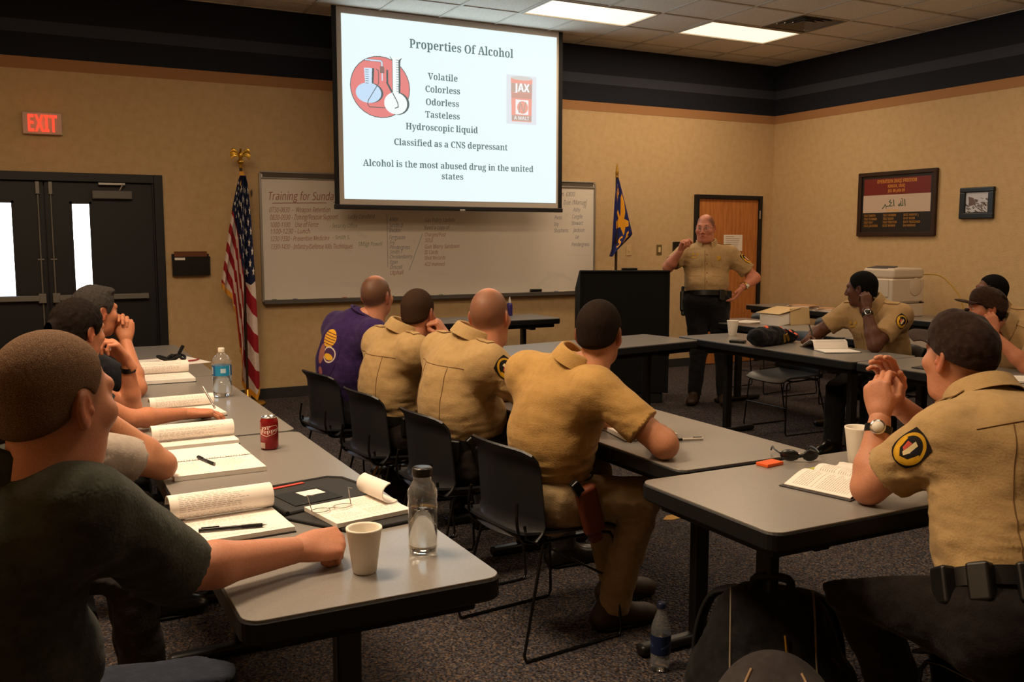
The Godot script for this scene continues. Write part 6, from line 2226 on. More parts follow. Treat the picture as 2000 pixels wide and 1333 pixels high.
func bottle(label: String, at: Vector3, prof: Array, fill: float, cap_m: Material, cap_r: float, band: Array, band_m: Material, ribs := true) -> void:
	var t := thing("water_bottle", label, "bottle", at, 0, "water bottles")
	var n := prof.size()
	var outer := []
	for i in n:
		outer.append(prof[i])
		if ribs and i > 0 and i < n - 3:
			var a: Vector2 = prof[i]
			var b: Vector2 = prof[i + 1]
			var k := int((b.y - a.y) / 0.016)
			for q in range(1, k):
				outer.append(a.lerp(b, q / float(k)) + Vector2(-0.0014 if q % 2 else 0.0, 0))
	obj("bottle_wall", MB.new().lathe(outer, 32), M.clear, t)
	if fill > 0.0:
		var wt := [Vector2(0, 0.003)]
		for i in n:
			var q: Vector2 = prof[i]
			if q.y < fill: wt.append(Vector2(maxf(q.x - 0.0025, 0.0), maxf(q.y, 0.003)))
			elif i > 0:
				var p: Vector2 = prof[i - 1]
				var k := (fill - p.y) / maxf(q.y - p.y, 1e-4)
				wt.append(Vector2(lerpf(p.x, q.x, k) - 0.0025, fill))
				break
		wt.append(Vector2(0, fill))
		obj("water", MB.new().lathe(wt, 32), M.water, t)
	var top: float = prof[n - 1].y
	obj("cap", MB.new().lathe([Vector2(cap_r, top - 0.014), Vector2(cap_r + 0.0005, top + 0.004), Vector2(cap_r - 0.002, top + 0.007), Vector2(0, top + 0.007)], 24), cap_m, t)
	if band.size(): obj("label_band", MB.new().lathe([Vector2(band[2] + 0.0006, band[0]), Vector2(band[2] + 0.0006, band[1])], 32, Vector3.ZERO, Basis(UP, -0.9)), band_m, t)

func build_items() -> void:
	var black_cover := mat(c8(20, 20, 22), 0.6)
	# --- left row, near table
	cup("foam cup at the near end of the left table", V(0.664, TT, -2.023), 0.108, 0.041, M.foam)
	var clear_prof := [Vector2(0.028, 0.0), Vector2(0.035, 0.004), Vector2(0.037, 0.014), Vector2(0.037, 0.148), Vector2(0.036, 0.158), Vector2(0.025, 0.178), Vector2(0.0225, 0.182), Vector2(0.0225, 0.208)]
	bottle("clear black-capped bottle half full of water beside the foam cup", V(0.839, TT, -2.094), clear_prof, 0.112, M.black_plastic, 0.025, [], M.paper)
	flip_pad("open pad with curled pages under the green shirt wearer's arm", V(0.45, TT, -2.49), 0.06, 0.28, 0.21, 0.034, 60, black_cover)
	pen("black pen on the pad beside the green shirt wearer's forearm", V(0.36, TT + 0.022, -2.455), V(0.53, TT + 0.022, -2.425), M.black_plastic, M.black)
	# zipped folio with pad
	var f := thing("portfolio", "open black zip portfolio beside the curled pad", "portfolio", V(0.73, TT, -2.66))
	obj("upper_panel", flat_poly([Vector2(-0.185, -0.14), Vector2(0.09, -0.205), Vector2(0.13, -0.175), Vector2(0.185, 0.03), Vector2(-0.12, 0.13)], 0.0, 0.014, 0.004), mat(c8(24, 23, 24), 0.75), f)
	obj("zip_edge", MB.new().tube([V(-0.12, 0.012, 0.13), V(-0.185, 0.012, -0.14), V(-0.17, 0.012, -0.15), V(0.09, 0.012, -0.205), V(0.13, 0.012, -0.175), V(0.185, 0.012, 0.03)], 0.007, 8), M.black, f)
	obj("red_ribbon", flat_poly([Vector2(-0.16, -0.13), Vector2(0.0, -0.172), Vector2(0.005, -0.158), Vector2(-0.155, -0.112)], 0.0145, 0.017, 0.0005), mat(c8(190, 62, 44), 0.6), f, "red strip along the upper edge")
	obj("card_pocket", flat_poly([Vector2(-0.115, -0.06), Vector2(0.03, -0.095), Vector2(0.065, 0.045), Vector2(-0.085, 0.08)], 0.0145, 0.0165, 0.0005), M.black, f)
	obj("card", flat_poly([Vector2(-0.05, -0.055), Vector2(0.018, -0.07), Vector2(0.032, -0.02), Vector2(-0.035, -0.004)], 0.017, 0.0175, 0.0002), M.paper, f, "small white card")
	obj("lower_panel", flat_poly([Vector2(-0.135, 0.15), Vector2(0.185, 0.045), Vector2(0.19, 0.33), Vector2(0.0, 0.36)], 0.0, 0.010, 0.003), mat(c8(24, 23, 24), 0.75), f)
	var pd := thing("writing_pad", "white writing pad inside the black portfolio", "notepad", V(0.79, TT + 0.0105, -2.46), 0.18)
	obj("page_block", MB.new().rbox(V(0, 0.006, 0), V(0.23, 0.012, 0.2), 0.001), M.paper, pd)
	obj("top_page", MB.new().quad_p(V(-0.115, 0.0125, 0.1), V(0.115, 0.0125, 0.1), V(0.115, 0.0125, -0.1), V(-0.115, 0.0125, -0.1)), print_tex(70, 2), pd)
	var P := []
	for j in 12:
		var a := -0.6 + j / 11.0 * 3.6
		P.append([V(0.10 - sin(a) * 0.03, 0.042 - cos(a) * 0.028, 0.02), V(0.10 - sin(a) * 0.03, 0.042 - cos(a) * 0.028, -0.13)])
	obj("turned_pages", MB.new().sheet(P, 0.003), M.paper, pd)
	var g := thing("reading_glasses", "thin wire reading glasses lying on the white pad", "glasses", V(0.72, TT + 0.026, -2.475), 0.2)
	for s in [-1, 1]:
		var ring := []
		for k in 17: ring.append(V(0.034 * s + cos(TAU * k / 16) * 0.026, 0.002, sin(TAU * k / 16) * 0.02))
		obj("rim", MB.new().tube(ring, 0.0014, 6, 1.0, false), M.alu, g)
		obj("temple", MB.new().tube([V(0.06 * s, 0.003, 0), V(0.064 * s, 0.045, -0.02), V(0.06 * s, 0.05, 0.01)], 0.0014, 6), M.alu, g)
	obj("bridge", MB.new().tube([V(-0.009, 0.003, 0), V(0.009, 0.003, 0)], 0.0014, 6), M.alu, g)
	# spiral notebook and the manual behind it
	var sp := thing("spiral_notebook", "open spiral notebook on the left table with a pen on it", "notebook", V(0.525, TT, -3.29), 0.03)
	for s in [-1, 1]:
		obj("page_block", MB.new().rbox(V(0, 0.008, 0.105 * s), V(0.295, 0.016, 0.2), 0.002), M.paper, sp)
		obj("page", MB.new().quad_p(V(-0.147, 0.0165, 0.105 * s + 0.1), V(0.147, 0.0165, 0.105 * s + 0.1), V(0.147, 0.0165, 0.105 * s - 0.1), V(-0.147, 0.0165, 0.105 * s - 0.1)), print_tex(80 + s, 2) if s > 0 else M.paper, sp)
	var coil := []
	for k in 241: coil.append(V(-0.14 + 0.28 * k / 240.0, 0.014 + 0.008 * sin(k * 0.785), 0.009 * cos(k * 0.785)))
	obj("wire_spiral", MB.new().tube(coil, 0.0009, 4), M.alu, sp)
	pen("black pen lying across the open spiral notebook", V(0.492, TT + 0.022, -3.31), V(0.527, TT + 0.022, -3.17), mat(c8(40, 42, 52), 0.4), M.black)
	flip_pad("manual with curled pages behind the spiral notebook", V(0.53, TT, -3.60), 0.03, 0.30, 0.10, 0.03, 84, black_cover, 0.014)
	# soda can
	var ci := Image.create(512, 512, false, Image.FORMAT_RGB8)
	ci.fill(c8(134, 18, 22))
	im_noise(ci, 5, 0.10)
	for o in [0, 256]:
		poly_fill(ci, PackedVector2Array([Vector2(o + 30, 190), Vector2(o + 110, 120), Vector2(o + 200, 110), Vector2(o + 235, 160), Vector2(o + 200, 240), Vector2(o + 110, 280), Vector2(o + 40, 250)]), c8(226, 206, 188))
		poly_fill(ci, PackedVector2Array([Vector2(o + 38, 192), Vector2(o + 112, 128), Vector2(o + 198, 118), Vector2(o + 228, 160), Vector2(o + 196, 232), Vector2(o + 110, 272), Vector2(o + 47, 245)]), c8(150, 24, 28))
		text(ci, "Dr", o + 60, 190, 74, c8(238, 226, 212), font("Droid Serif", 700), 0, 0.2, 1, -0.25)
		text(ci, "Pepper", o + 50, 246, 70, c8(238, 226, 212), font("Droid Serif", 700), 0, 0.2, 0.78, -0.25)
		ci.fill_rect(Rect2i(o + 20, 380, 74, 90), c8(220, 202, 186))
	var cm := img_mat(ci, 0.25, 0.6)
	cm.metallic = 0.35
	var cn := thing("soda_can", "red soda can standing on the left table", "can", V(0.765, TT, -3.421))
	obj("can_body", MB.new().lathe([Vector2(0.0255, 0.0), Vector2(0.0325, 0.008), Vector2(0.033, 0.012), Vector2(0.033, 0.102), Vector2(0.032, 0.107), Vector2(0.0275, 0.118)], 36, Vector3.ZERO, Basis(UP, 4.41)), cm, cn)
	obj("can_lid", MB.new().lathe([Vector2(0.0275, 0.117), Vector2(0.028, 0.121), Vector2(0.0265, 0.122), Vector2(0.025, 0.118), Vector2(0, 0.118)], 36), M.chrome, cn)
	obj("pull_ring", MB.new().tube([V(0, 0.1195, -0.012), V(0.007, 0.1195, -0.004), V(0.006, 0.1195, 0.009), V(-0.006, 0.1195, 0.009), V(-0.007, 0.1195, -0.004), V(0, 0.1195, -0.012)], 0.0016, 6), M.chrome, cn)
	# --- left row, further tables
	flip_pad("open pad under the black tee wearer's writing hand", V(0.6, TT, -4.27), 0.08, 0.28, 0.23, 0.026, 90, black_cover)
	pen("silver pen standing up from the black tee wearer's hand", V(0.705, TT + 0.03, -4.20), V(0.665, TT + 0.125, -4.27), M.chrome, M.chrome)
	var lb := Image.create(512, 128, false, Image.FORMAT_RGB8)
	lb.fill(c8(40, 140, 190))
	for o in [0, 256]:
		lb.fill_rect(Rect2i(o + 130, 0, 8, 128), c8(210, 226, 232))
		lb.fill_rect(Rect2i(o + 138, 0, 118, 128), c8(38, 96, 150))
		lb.fill_rect(Rect2i(o + 48, 36, 44, 54), c8(190, 214, 226))
		lb.fill_rect(Rect2i(o + 174, 20, 56, 86), c8(196, 206, 214))
		for k in 6: lb.fill_rect(Rect2i(o + 182, 28 + k * 12, 40, 6), c8(60, 96, 130))
	var tall := [Vector2(0.034, 0.0), Vector2(0.044, 0.005), Vector2(0.0465, 0.02), Vector2(0.0465, 0.105), Vector2(0.0465, 0.158), Vector2(0.045, 0.178), Vector2(0.032, 0.202), Vector2(0.0145, 0.217), Vector2(0.0135, 0.222), Vector2(0.0135, 0.236)]
	bottle("tall water bottle with a blue label on the left row", V(0.826, TT, -4.69), tall, 0.10, M.white_plastic, 0.0155, [0.108, 0.158, 0.0465], img_mat(lb, 0.4))
	flip_pad("open pad with curled pages before the person with clasped hands", V(0.645, TT, -5.38), 0.0, 0.28, 0.26, 0.034, 100, black_cover, 0.018)
	var pp := thing("leaflet", "glossy red and white leaflet at the far left table", "leaflet", V(0.79, TT, -6.2), 0.25)
	obj("sheet", MB.new().rbox(V(0, 0.001, 0), V(0.34, 0.002, 0.4), 0.0005), M.paper, pp)
	obj("red_print", MB.new().rbox(V(-0.1, 0.0022, 0.02), V(0.09, 0.0006, 0.2), 0.0002), mat(c8(150, 40, 38), 0.5), pp)
	var bn := thing("key_bundle", "bunched black cord and clip on the red and white leaflet", "cord", V(0.79, TT + 0.003, -6.16))
	var cord := []
	for k in 60:
		var a := k * 0.42
		cord.append(V(cos(a) * (0.03 + 0.03 * sin(k * 0.21)) + 0.04 * sin(k * 0.11), 0.016 + 0.012 * (1.0 + sin(k * 0.7)), sin(a) * 0.035))
	obj("coil", MB.new().tube(cord, 0.009, 7), M.black, bn)
	obj("clip", MB.new().rbox(V(0.05, 0.075, -0.01), V(0.022, 0.06, 0.02), 0.005, Basis(V(0, 0, 1), -0.5)), M.black_plastic, bn)
	obj("red_lanyard", MB.new().tube(smooth_path([V(0.03, 0.008, 0.02), V(0.08, 0.006, 0.04), V(0.13, 0.006, 0.02), V(0.16, 0.006, -0.03)]), 0.005, 6), mat(c8(150, 40, 38), 0.7), bn)
	# --- middle table
	flip_pad("white notebook under the arm of the tan polo wearer", V(2.13, TT, -2.98), -0.2, 0.22, 0.19, 0.0, 110, black_cover, 0.016)
	pen("white pen with black cap beside the polo shirt's elbow", V(2.289, TT + 0.006, -2.799), V(2.156, TT + 0.006, -2.837), M.white_plastic, M.black_plastic)
	# --- near right table
	single("orange_tag", MB.new().rbox(V(0, 0.006, 0), V(0.085, 0.012, 0.052), 0.003), mat(c8(232, 96, 34), 0.7), "orange paper tag at the table seam by the sunglasses", "tag", V(2.235, TT, -2.375), 0.15)
	var sg := thing("sunglasses", "dark wraparound sunglasses lying near the table seam", "sunglasses", V(2.36, TT, -2.36), -0.5)
	for s in [-1, 1]:
		obj("lens", MB.new().ball(V(0.036 * s, 0.024, 0.0), V(0.034, 0.021, 0.011), 14, Basis(UP, 0.35 * s)), M.black_plastic, sg)
		obj("temple", MB.new().tube(smooth_path([V(0.068 * s, 0.03, -0.008), V(0.074 * s, 0.032, -0.06), V(0.068 * s, 0.03, -0.11), V(0.066 * s, 0.012, -0.135)], 4), 0.0032, 7), M.black_plastic, sg)
	obj("bridge", MB.new().tube([V(-0.012, 0.03, 0.009), V(0, 0.032, 0.011), V(0.012, 0.03, 0.009)], 0.003, 7), M.chrome, sg)
	var hl := thing("highlighter", "yellow highlighter beside the open book", "highlighter", V(2.275, TT, -2.225), 0.12)
	obj("barrel", MB.new().tube([V(0, 0.009, 0), V(0.085, 0.009, 0)], 0.009, 12), mat(c8(206, 206, 40), 0.45), hl)
	obj("cap", MB.new().tube([V(-0.04, 0.009, 0), V(0.0, 0.009, 0)], 0.0095, 12), mat(c8(186, 190, 30), 0.4), hl)
	cup("foam cup beside the wristwatch of the nearest capped person", V(2.526, TT, -2.255), 0.128, 0.047, M.foam)
	var nk := MB.new()
	var NP := []
	for j in 9:
		var row := []
		for i in 9: row.append(V(i * 0.012 - 0.05, 0.006 + 0.012 * absf(sin(i * 0.9 + j * 0.5)) * sin(i * 0.39), 0.035 - j * 0.009))
		NP.append(row)
	single("napkin", nk.sheet(NP, 0.001), M.paper, "crumpled white napkin beside the foam cup and book", "napkin", V(2.44, TT, -2.21), 0.3)
	var bk := thing("open_book", "open printed book with a dark cover under the nearest capped person's elbow", "book", V(2.27, TT, -2.08), 0.25)
	obj("cover", MB.new().rbox(V(0, 0.002, 0), V(0.36, 0.004, 0.24), 0.001), mat(c8(46, 42, 42), 0.5), bk)
	for s in [-1, 1]:
		var B := []
		for j in 2:
			var row := []
			for i in 9:
				var u := i / 8.0
				var x: float = (u * 0.165 if s > 0 else -0.165 + u * 0.165)
				var e: float = absf(x) / 0.165
				row.append(V(x, 0.007 + 0.032 * sin(PI * pow(e, 0.6)) * (1.0 - 0.25 * e) , 0.112 - 0.224 * j))
			B.append(row)
		obj("pages", MB.new().sheet(B, 0.003), print_tex(120 + s), bk)
	# --- right row
	cup("foam cup at the far corner before the standing person", V(5.02, TT, -5.8), 0.125, 0.046, M.foam)
	var ph := thing("mobile_phone", "black mobile phone beside the black bag", "phone", V(4.70, TT, -5.37), 0.5)
	obj("case", MB.new().rbox(V(0, 0.012, 0), V(0.06, 0.022, 0.12), 0.008), M.black_plastic, ph)
	obj("display", MB.new().rbox(V(0, 0.0235, -0.02), V(0.045, 0.002, 0.05), 0.0008), mat(c8(70, 74, 84), 0.1), ph)
	var bg := thing("gear_bag", "black bag with orange straps and keys on the right row", "bag", V(4.86, TT, -5.17), 0.3)
	bg.scale = V(1.25, 1.1, 1.15)
	var bv := Vox.new(V(-0.3, -0.02, -0.16), V(0.3, 0.2, 0.16), 0.009)
	bv.cap(V(-0.17, 0.065, 0), V(0.0, 0.06, 0), 0.062, 0.066, 0.03)
	bv.cap(V(0.0, 0.055, 0), V(0.2, 0.04, 0), 0.06, 0.042, 0.03)
	bv.ruffle(noise(14.0, 3, 2), 0.01)
	bv.cut(V(0, 0.001, 0), V(0, -1, 0))
	var bmb := MB.new()
	bv.emit(bmb)
	obj("bag_body", bmb, cloth(c8(20, 20, 24)), bg)
	for q in [[-0.1, 0.13, 0.0, 0.12], [0.03, 0.115, 0.02, 0.1], [0.13, 0.085, 0.03, 0.1]]:
		var R := []
		for j in 3:
			var row := []
			for i in 8: row.append(V(q[0] + i / 7.0 * q[3], q[1] - 0.035 * (i / 7.0) + 0.012 * sin(i * 1.4) - 0.012 * absf(j - 1.0), q[2] + 0.02 * (1.0 - j)))
			R.append(row)
		obj("orange_strap", MB.new().sheet(R, 0.004), mat(c8(226, 88, 40), 0.7), bg, "orange strap")
	for q in [[0.02, 0.045, 0.07], [0.06, 0.05, 0.068]]:
		obj("key", MB.new().rbox(V(q[0], q[1], q[2]), V(0.022, 0.055, 0.004), 0.0015, Basis(V(0, 0, 1), q[0] * 9.0)), M.gold, bg)
	obj("blue_strap", MB.new().tube([V(0.09, 0.1, 0.03), V(0.13, 0.07, 0.05), V(0.2, 0.045, 0.05)], 0.012, 8, 0.4), mat(c8(30, 34, 74), 0.7), bg)
	var b2 := thing("workbook", "open workbook with an arched page before the writing person at the right", "book", V(4.98, TT, -4.72), 1.2)
	obj("page_block", MB.new().rbox(V(-0.09, 0.005, 0), V(0.19, 0.01, 0.25), 0.002), M.paper, b2)
	var B2 := []
	for j in 2:
		var row := []
		for i in 12:
			var u := i / 11.0
			row.append(V(0.0 + u * 0.22, 0.012 + 0.062 * sin(PI * pow(u, 0.55)) * (1.0 - 0.35 * u), 0.125 - 0.25 * j))
		B2.append(row)
	obj("arched_page", MB.new().sheet(B2, 0.003), print_tex(130), b2)
	obj("cover", MB.new().rbox(V(0.02, 0.0015, 0), V(0.43, 0.003, 0.26), 0.001), black_cover, b2)
	pen("dark pen upright in the writing person's hand at the right", V(5.075, TT + 0.15, -5.03), V(5.065, TT + 0.012, -4.955), M.black_plastic, M.black)
	single("dark_folder", flat_poly([Vector2(-0.15, -0.1), Vector2(0.15, -0.14), Vector2(0.17, 0.1), Vector2(-0.13, 0.14)], 0, 0.008), mat(c8(34, 38, 44), 0.5), "dark folder lying in front of the farther capped person", "folder", V(4.85, TT, -3.72))
	flip_pad("notebook at the right edge beside the farther capped person", V(4.86, TT, -3.16), 0.9, 0.22, 0.28, 0.0, 140, mat(c8(120, 84, 52), 0.7), 0.01)
	cup("foam cup at the right edge of the picture", V(4.70, TT, -2.97), 0.12, 0.046, M.foam)
	# --- second row and side tables
	var bi := thing("binder", "tan ring binder standing open on the second row", "binder", V(6.12, TT, -6.36), 0.12)
	obj("front_board", MB.new().rbox(V(0.115, 0.075, 0.07), V(0.27, 0.15, 0.004), 0.0015, Basis(V(1, 0, 0), -0.1)), mat(c8(206, 178, 132), 0.6), bi)
	obj("top_board", MB.new().rbox(V(-0.03, 0.128, -0.06), V(0.3, 0.004, 0.27), 0.0015, Basis(V(0, 0, 1), 0.16)), mat(c8(206, 178, 132), 0.6), bi)
	obj("page_block", MB.new().rbox(V(-0.05, 0.055, -0.05), V(0.22, 0.1, 0.22), 0.004, Basis(V(0, 0, 1), 0.1)), M.paper, bi)
	single("paper_sheet", MB.new().rbox(V(0, 0.0015, 0), V(0.28, 0.003, 0.22), 0.0008), M.paper, "white sheet of paper beside the tan binder", "paper", V(6.0, TT, -6.72), 0.3)
	for q in [[7.72, -7.35, 0.2, "loose white papers at the near end of the corner side table"], [7.80, -7.86, -0.15, "loose white papers at the far end of the corner side table"]]:
		var pa := thing("paper_stack", q[3], "papers", V(q[0], TT, q[1]), q[2])
		for k in 4: obj("sheet", MB.new().rbox(V(0.01 * k, 0.004 + 0.008 * k, 0.008 * k), V(0.22, 0.007, 0.29), 0.001, Basis(UP, 0.13 * k)), M.paper if k % 2 == 0 else mat(c8(196, 150, 110), 0.8), pa)
	var sb := thing("spray_bottle", "purple spray bottle with white nozzle on the table under the whiteboard", "bottle", V(4.33, TT, -8.38))
	obj("bottle_body", MB.new().lathe([Vector2(0, 0), Vector2(0.028, 0.0), Vector2(0.03, 0.006), Vector2(0.03, 0.11), Vector2(0.026, 0.125), Vector2(0.013, 0.135), Vector2(0, 0.135)], 24), mat(c8(46, 34, 110), 0.35), sb)
	obj("nozzle", MB.new().lathe([Vector2(0.013, 0.132), Vector2(0.014, 0.15), Vector2(0.008, 0.175), Vector2(0.005, 0.19), Vector2(0, 0.191)], 16), M.white_plastic, sb)
	build_printer()
	build_floor_things()

func im_noise(im: Image, seed_no: int, amt: float) -> void:
	var r := RandomNumberGenerator.new()
	r.seed = seed_no
	for k in 260:
		var x := r.randi() % im.get_width()
		var y := r.randi() % im.get_height()
		var c := im.get_pixel(x, y)
		disc(im, Vector2(x, y), Vector2(r.randf_range(2, 7), r.randf_range(2, 7)), c.lightened(r.randf() * amt))

func build_printer() -> void:
	var t := thing("printer", "large beige office laser printer on the side table", "printer", V(7.78, TT, -6.60))
	var pm := mat(c8(204, 188, 168), 0.5)
	var dk := mat(c8(150, 136, 122), 0.5)
	obj("lower_tray", MB.new().rbox(V(0, 0.07, 0), V(0.46, 0.14, 0.40), 0.012), pm, t)
	obj("body", MB.new().rbox(V(0, 0.265, 0), V(0.46, 0.24, 0.40), 0.02), pm, t)
	obj("head_cover", MB.new().rbox(V(0.01, 0.435, 0), V(0.44, 0.105, 0.395), 0.03), pm, t)
	obj("front_door", MB.new().rbox(V(-0.232, 0.29, -0.01), V(0.012, 0.17, 0.33), 0.004), pm, t)
	obj("tray_gap", MB.new().box(V(0, 0.142, 0.001), V(0.464, 0.008, 0.404)), M.black, t)
	obj("tray_handle", MB.new().rbox(V(-0.232, 0.1, 0), V(0.014, 0.03, 0.16), 0.004), dk, t)
	obj("side_handle", MB.new().rbox(V(-0.02, 0.15, 0.2), V(0.36, 0.02, 0.008), 0.003), dk, t)
	obj("control_panel", MB.new().rbox(V(-0.12, 0.492, -0.03), V(0.15, 0.01, 0.26), 0.003, Basis(V(0, 0, 1), 0.12)), mat(c8(66, 66, 72), 0.4), t, "dark control panel")
	obj("panel_led", MB.new().ball(V(-0.17, 0.497, 0.0), V(0.006, 0.004, 0.006), 8), mat(c8(130, 160, 40), 0.4), t)
	obj("logo_plate", MB.new().rbox(V(-0.24, 0.20, -0.06), V(0.004, 0.07, 0.12), 0.001), mat(c8(96, 104, 120), 0.4), t)
	obj("mark", MB.new().rbox(V(-0.24, 0.34, -0.02), V(0.004, 0.02, 0.02), 0.001), mat(c8(110, 60, 60), 0.4), t)
	obj("side_vent", MB.new().lathe([Vector2(0.085, 0), Vector2(0.09, 0.003), Vector2(0.085, 0.005), Vector2(0, 0.005)], 28, V(0.1, 0.3, 0.2), Basis(V(1, 0, 0), PI / 2)), pm, t)
	single("network_cable", MB.new().tube(smooth_path([V(8.02, TT + 0.42, -6.46), V(8.16, TT + 0.4, -6.32), V(8.22, TT + 0.2, -6.15), V(8.25, TT - 0.05, -6.1), V(8.27, 0.4, -6.1), V(8.27, 0.02, -6.1)]), 0.006, 8), mat(c8(190, 150, 50), 0.5), "yellow network cable hanging behind the printer", "cable")

func build_floor_things() -> void:
	var fb := Image.create(256, 64, false, Image.FORMAT_RGB8)
	fb.fill(c8(24, 36, 74))
	for o in [0, 128]: line(fb, [Vector2(o + 14, 40), Vector2(o + 60, 24), Vector2(o + 104, 36)], 5, c8(70, 90, 130))
	var fm3 := img_mat(fb, 0.4)
	var pr := [Vector2(0.026, 0.0), Vector2(0.034, 0.006), Vector2(0.036, 0.02), Vector2(0.036, 0.06), Vector2(0.036, 0.14), Vector2(0.034, 0.165), Vector2(0.02, 0.205), Vector2(0.0135, 0.222), Vector2(0.0135, 0.244)]
	var navy := mat(c8(22, 30, 60), 0.4)
	bottle("blue-labelled water bottle standing on the carpet by the backpack", V(1.955, 0, -2.6), pr, 0.12, navy, 0.0155, [0.065, 0.135, 0.036], fm3, false)
	bottle("dark-labelled water bottle on the carpet under the middle chairs", V(1.55, 0, -4.22), pr, 0.05, navy, 0.0155, [0.065, 0.135, 0.036], fm3, false)
	single("paper_scrap", flat_poly([Vector2(-0.09, 0.0), Vector2(-0.03, -0.05), Vector2(0.05, -0.055), Vector2(0.1, -0.01), Vector2(0.03, 0.02), Vector2(-0.05, 0.025)], 0.0, 0.003), mat(c8(176, 134, 60), 0.8), "yellow paper scrap on the carpet behind the near right table", "scrap", V(3.137, 0, -4.054))
	# tote bag with pale straps under a middle chair
	var tb := thing("tote_bag", "dark tote bag with pale straps under a middle chair", "bag", V(1.70, 0, -4.62))
	var tv := Vox.new(V(-0.2, -0.02, -0.15), V(0.2, 0.4, 0.15), 0.01)
	tv.cap(V(0, 0.1, -0.04), V(0, 0.24, 0.0), 0.13, 0.1, 0.03, V(1, 0, 0), 0.8)
	tv.ruffle(noise(12, 2, 2), 0.012)
	tv.cut(V(0, 0.001, 0), V(0, -1, 0))
	var tmb := MB.new()
	tv.emit(tmb)
	obj("bag_body", tmb, cloth(c8(40, 32, 28)), tb)
	for s in [-1, 1]:
		obj("strap", MB.new().tube(smooth_path([V(-0.1, 0.14, 0.05 * s), V(-0.12, 0.26, 0.04 * s), V(-0.07, 0.36, 0.02 * s), V(0.04, 0.33, 0.04 * s)], 4), 0.014, 8, 0.35), mat(c8(176, 142, 100), 0.8), tb, "pale strap")
	build_backpack()

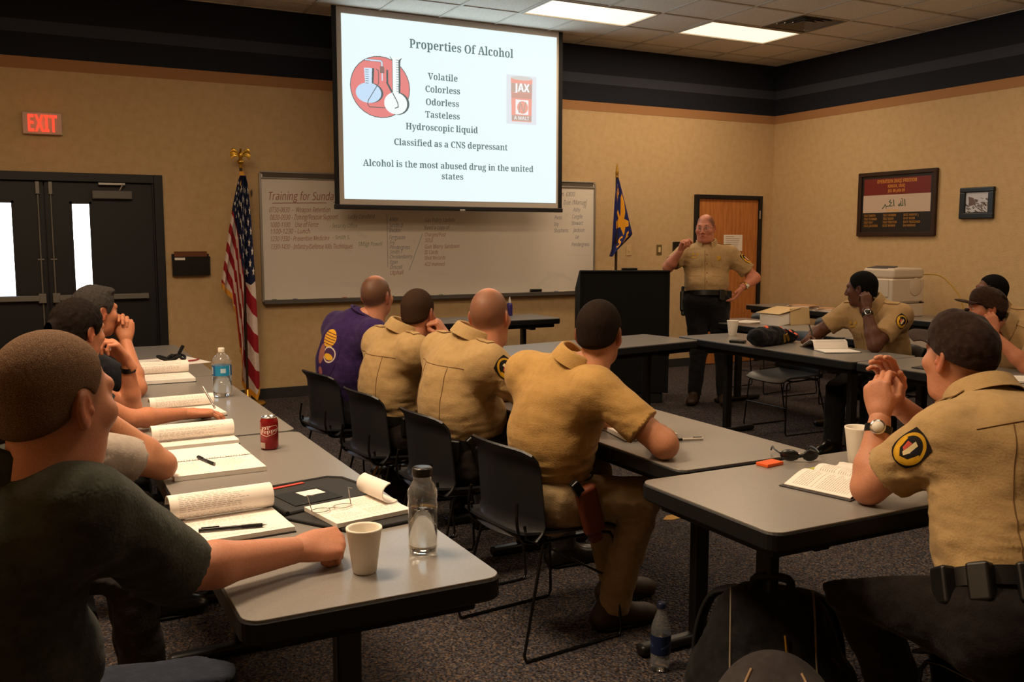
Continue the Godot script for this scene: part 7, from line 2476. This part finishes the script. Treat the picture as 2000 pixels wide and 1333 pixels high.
func build_backpack() -> void:
	var t := thing("backpack", "black and grey backpack on the carpet under the near right table", "backpack", V(1.89, 0, -1.97), -0.7)
	t.scale = V(1.12, 1.15, 1.12)
	var v := Vox.new(V(-0.26, -0.02, -0.3), V(0.26, 0.5, 0.34), 0.010)
	v.cap(V(-0.07, 0.15, -0.1), V(0.07, 0.15, -0.1), 0.16, 0.16, 0.06)
	v.cap(V(-0.05, 0.3, -0.15), V(0.05, 0.3, -0.15), 0.11, 0.11, 0.06)
	v.cap(V(-0.07, 0.1, 0.06), V(0.07, 0.1, 0.06), 0.13, 0.13, 0.06)
	v.ruffle(noise(10, 4, 2), 0.008)
	v.cut(V(0, 0.002, 0), V(0, -1, 0))
	var mb := MB.new()
	v.emit(mb)
	obj("main_compartment", mb, cloth(c8(19, 18, 19), 4.0, 0.8), t)
	var f := Vox.new(V(-0.2, -0.02, -0.02), V(0.2, 0.34, 0.34), 0.010)
	f.cap(V(-0.05, 0.17, 0.14), V(0.05, 0.17, 0.14), 0.12, 0.12, 0.04)
	f.ell(V(0, 0.23, 0.09), V(0.12, 0.1, 0.09), 0.04)
	f.cut(V(0, 0.002, 0), V(0, -1, 0))
	var fm4 := MB.new()
	f.emit(fm4)
	var pk := obj("front_pocket", fm4, cloth(c8(64, 58, 58), 4.0, 0.8), t, "grey front pocket")
	for s in [-1, 1]:
		var pts := []
		for k in 14: pts.append(V(0.06 * s + 0.03 * s * sin(k * 0.2), 0.42 - k * 0.02, 0.45 - 0.02 * k))
		var st := strip_on(f, pts, V(0, -0.35, -0.94).normalized(), 0.004, 0.001)
		if st.v.size(): obj("piping", st, mat(c8(150, 120, 86), 0.6), pk)
		var p2 := []
		for k in 16: p2.append(V(0.11 * s, 0.5, -0.2 + k * 0.016))
		var s2 := strip_on(v, p2, V(0, -1, 0), 0.003, 0.001)
		if s2.v.size(): obj("piping", s2, mat(c8(120, 104, 84), 0.6), t)
	var bandp := []
	for k in 24:
		var hp := f.hit(V(-0.16 + 0.32 * k / 23.0, 0.24 - 0.05 * absf(k / 11.5 - 1.0), 0.5), V(0, -0.1, -1).normalized(), 0.6)
		if hp != Vector3.INF: bandp.append(hp + V(0, 0, 0.004))
	if bandp.size() > 3: obj("compression_strap", MB.new().tube(bandp, 0.018, 8, 0.5), M.black, t)
	obj("buckle", MB.new().rbox(V(-0.03, 0.25, 0.255), V(0.05, 0.04, 0.014), 0.005, Basis(V(1, 0, 0), -0.4)), M.gold, t, "shiny brass buckle")
	for s in [-1, 1]:
		obj("shoulder_strap", MB.new().tube(smooth_path([V(0.08 * s, 0.38, -0.2), V(0.16 * s, 0.34, -0.24), V(0.2 * s, 0.2, -0.24), V(0.18 * s, 0.05, -0.2)], 5), 0.03, 10, 0.4), M.black, t)
	for q in [V(0.03, 0.33, -0.02), V(-0.02, 0.27, 0.06), V(0.05, 0.24, 0.08)]:
		obj("zip_pull", MB.new().tube([q, q + V(0.004, -0.035, 0.02)], 0.004, 6), M.gold, t)
	obj("carry_handle", MB.new().tube(smooth_path([V(-0.05, 0.4, -0.14), V(-0.04, 0.445, -0.12), V(0.04, 0.445, -0.12), V(0.05, 0.4, -0.14)], 4), 0.012, 8), M.black, t)

# ---------------------------------------------------------------- camera and light
const LAMP_COLOR := Color(1.0, 0.88, 0.73)
const LIT := [2.3, 2.9, 1.3, 2.4, 1.5, 2.5, 0.8, 1.2, 4.5, 11.0]
const SCREEN_GLOW := 1.0
const SCREEN_LIGHT := 1.2

func _ready() -> void:
	rng.seed = 11
	var cam := Camera3D.new()
	cam.name = "camera"
	cam.position = Vector3(0, 1.543, 0)
	cam.rotation = Vector3(deg_to_rad(-6.24), deg_to_rad(-27.47), 0)
	cam.fov = 40.30
	cam.near = 0.05
	cam.far = 100.0
	add_child(cam)
	var env := Environment.new()
	var sky := Sky.new()
	var ps := ProceduralSkyMaterial.new()
	ps.sky_top_color = c8(150, 180, 225)
	ps.sky_horizon_color = c8(225, 232, 240)
	ps.ground_horizon_color = c8(215, 218, 220)
	ps.ground_bottom_color = c8(165, 162, 158)
	ps.sky_energy_multiplier = 3.0
	ps.ground_energy_multiplier = 3.0
	sky.sky_material = ps
	env.background_mode = Environment.BG_SKY
	env.sky = sky
	env.ambient_light_source = Environment.AMBIENT_SOURCE_DISABLED
	env.tonemap_mode = Environment.TONE_MAPPER_LINEAR
	env.tonemap_exposure = 1.0
	env.sdfgi_enabled = true
	env.ssao_enabled = true
	env.ssil_enabled = true
	var we := WorldEnvironment.new()
	we.name = "environment"
	we.environment = env
	add_child(we)
	make_materials()
	M.lectern = mat(c8(12, 12, 13), 0.75, 0, 0.3)
	build_room()
	build_lamps()
	build_screen()
	build_whiteboard()
	build_furniture()
	build_us_flag()
	build_unit_flag()
	build_wall_things()
	build_people()
	build_items()
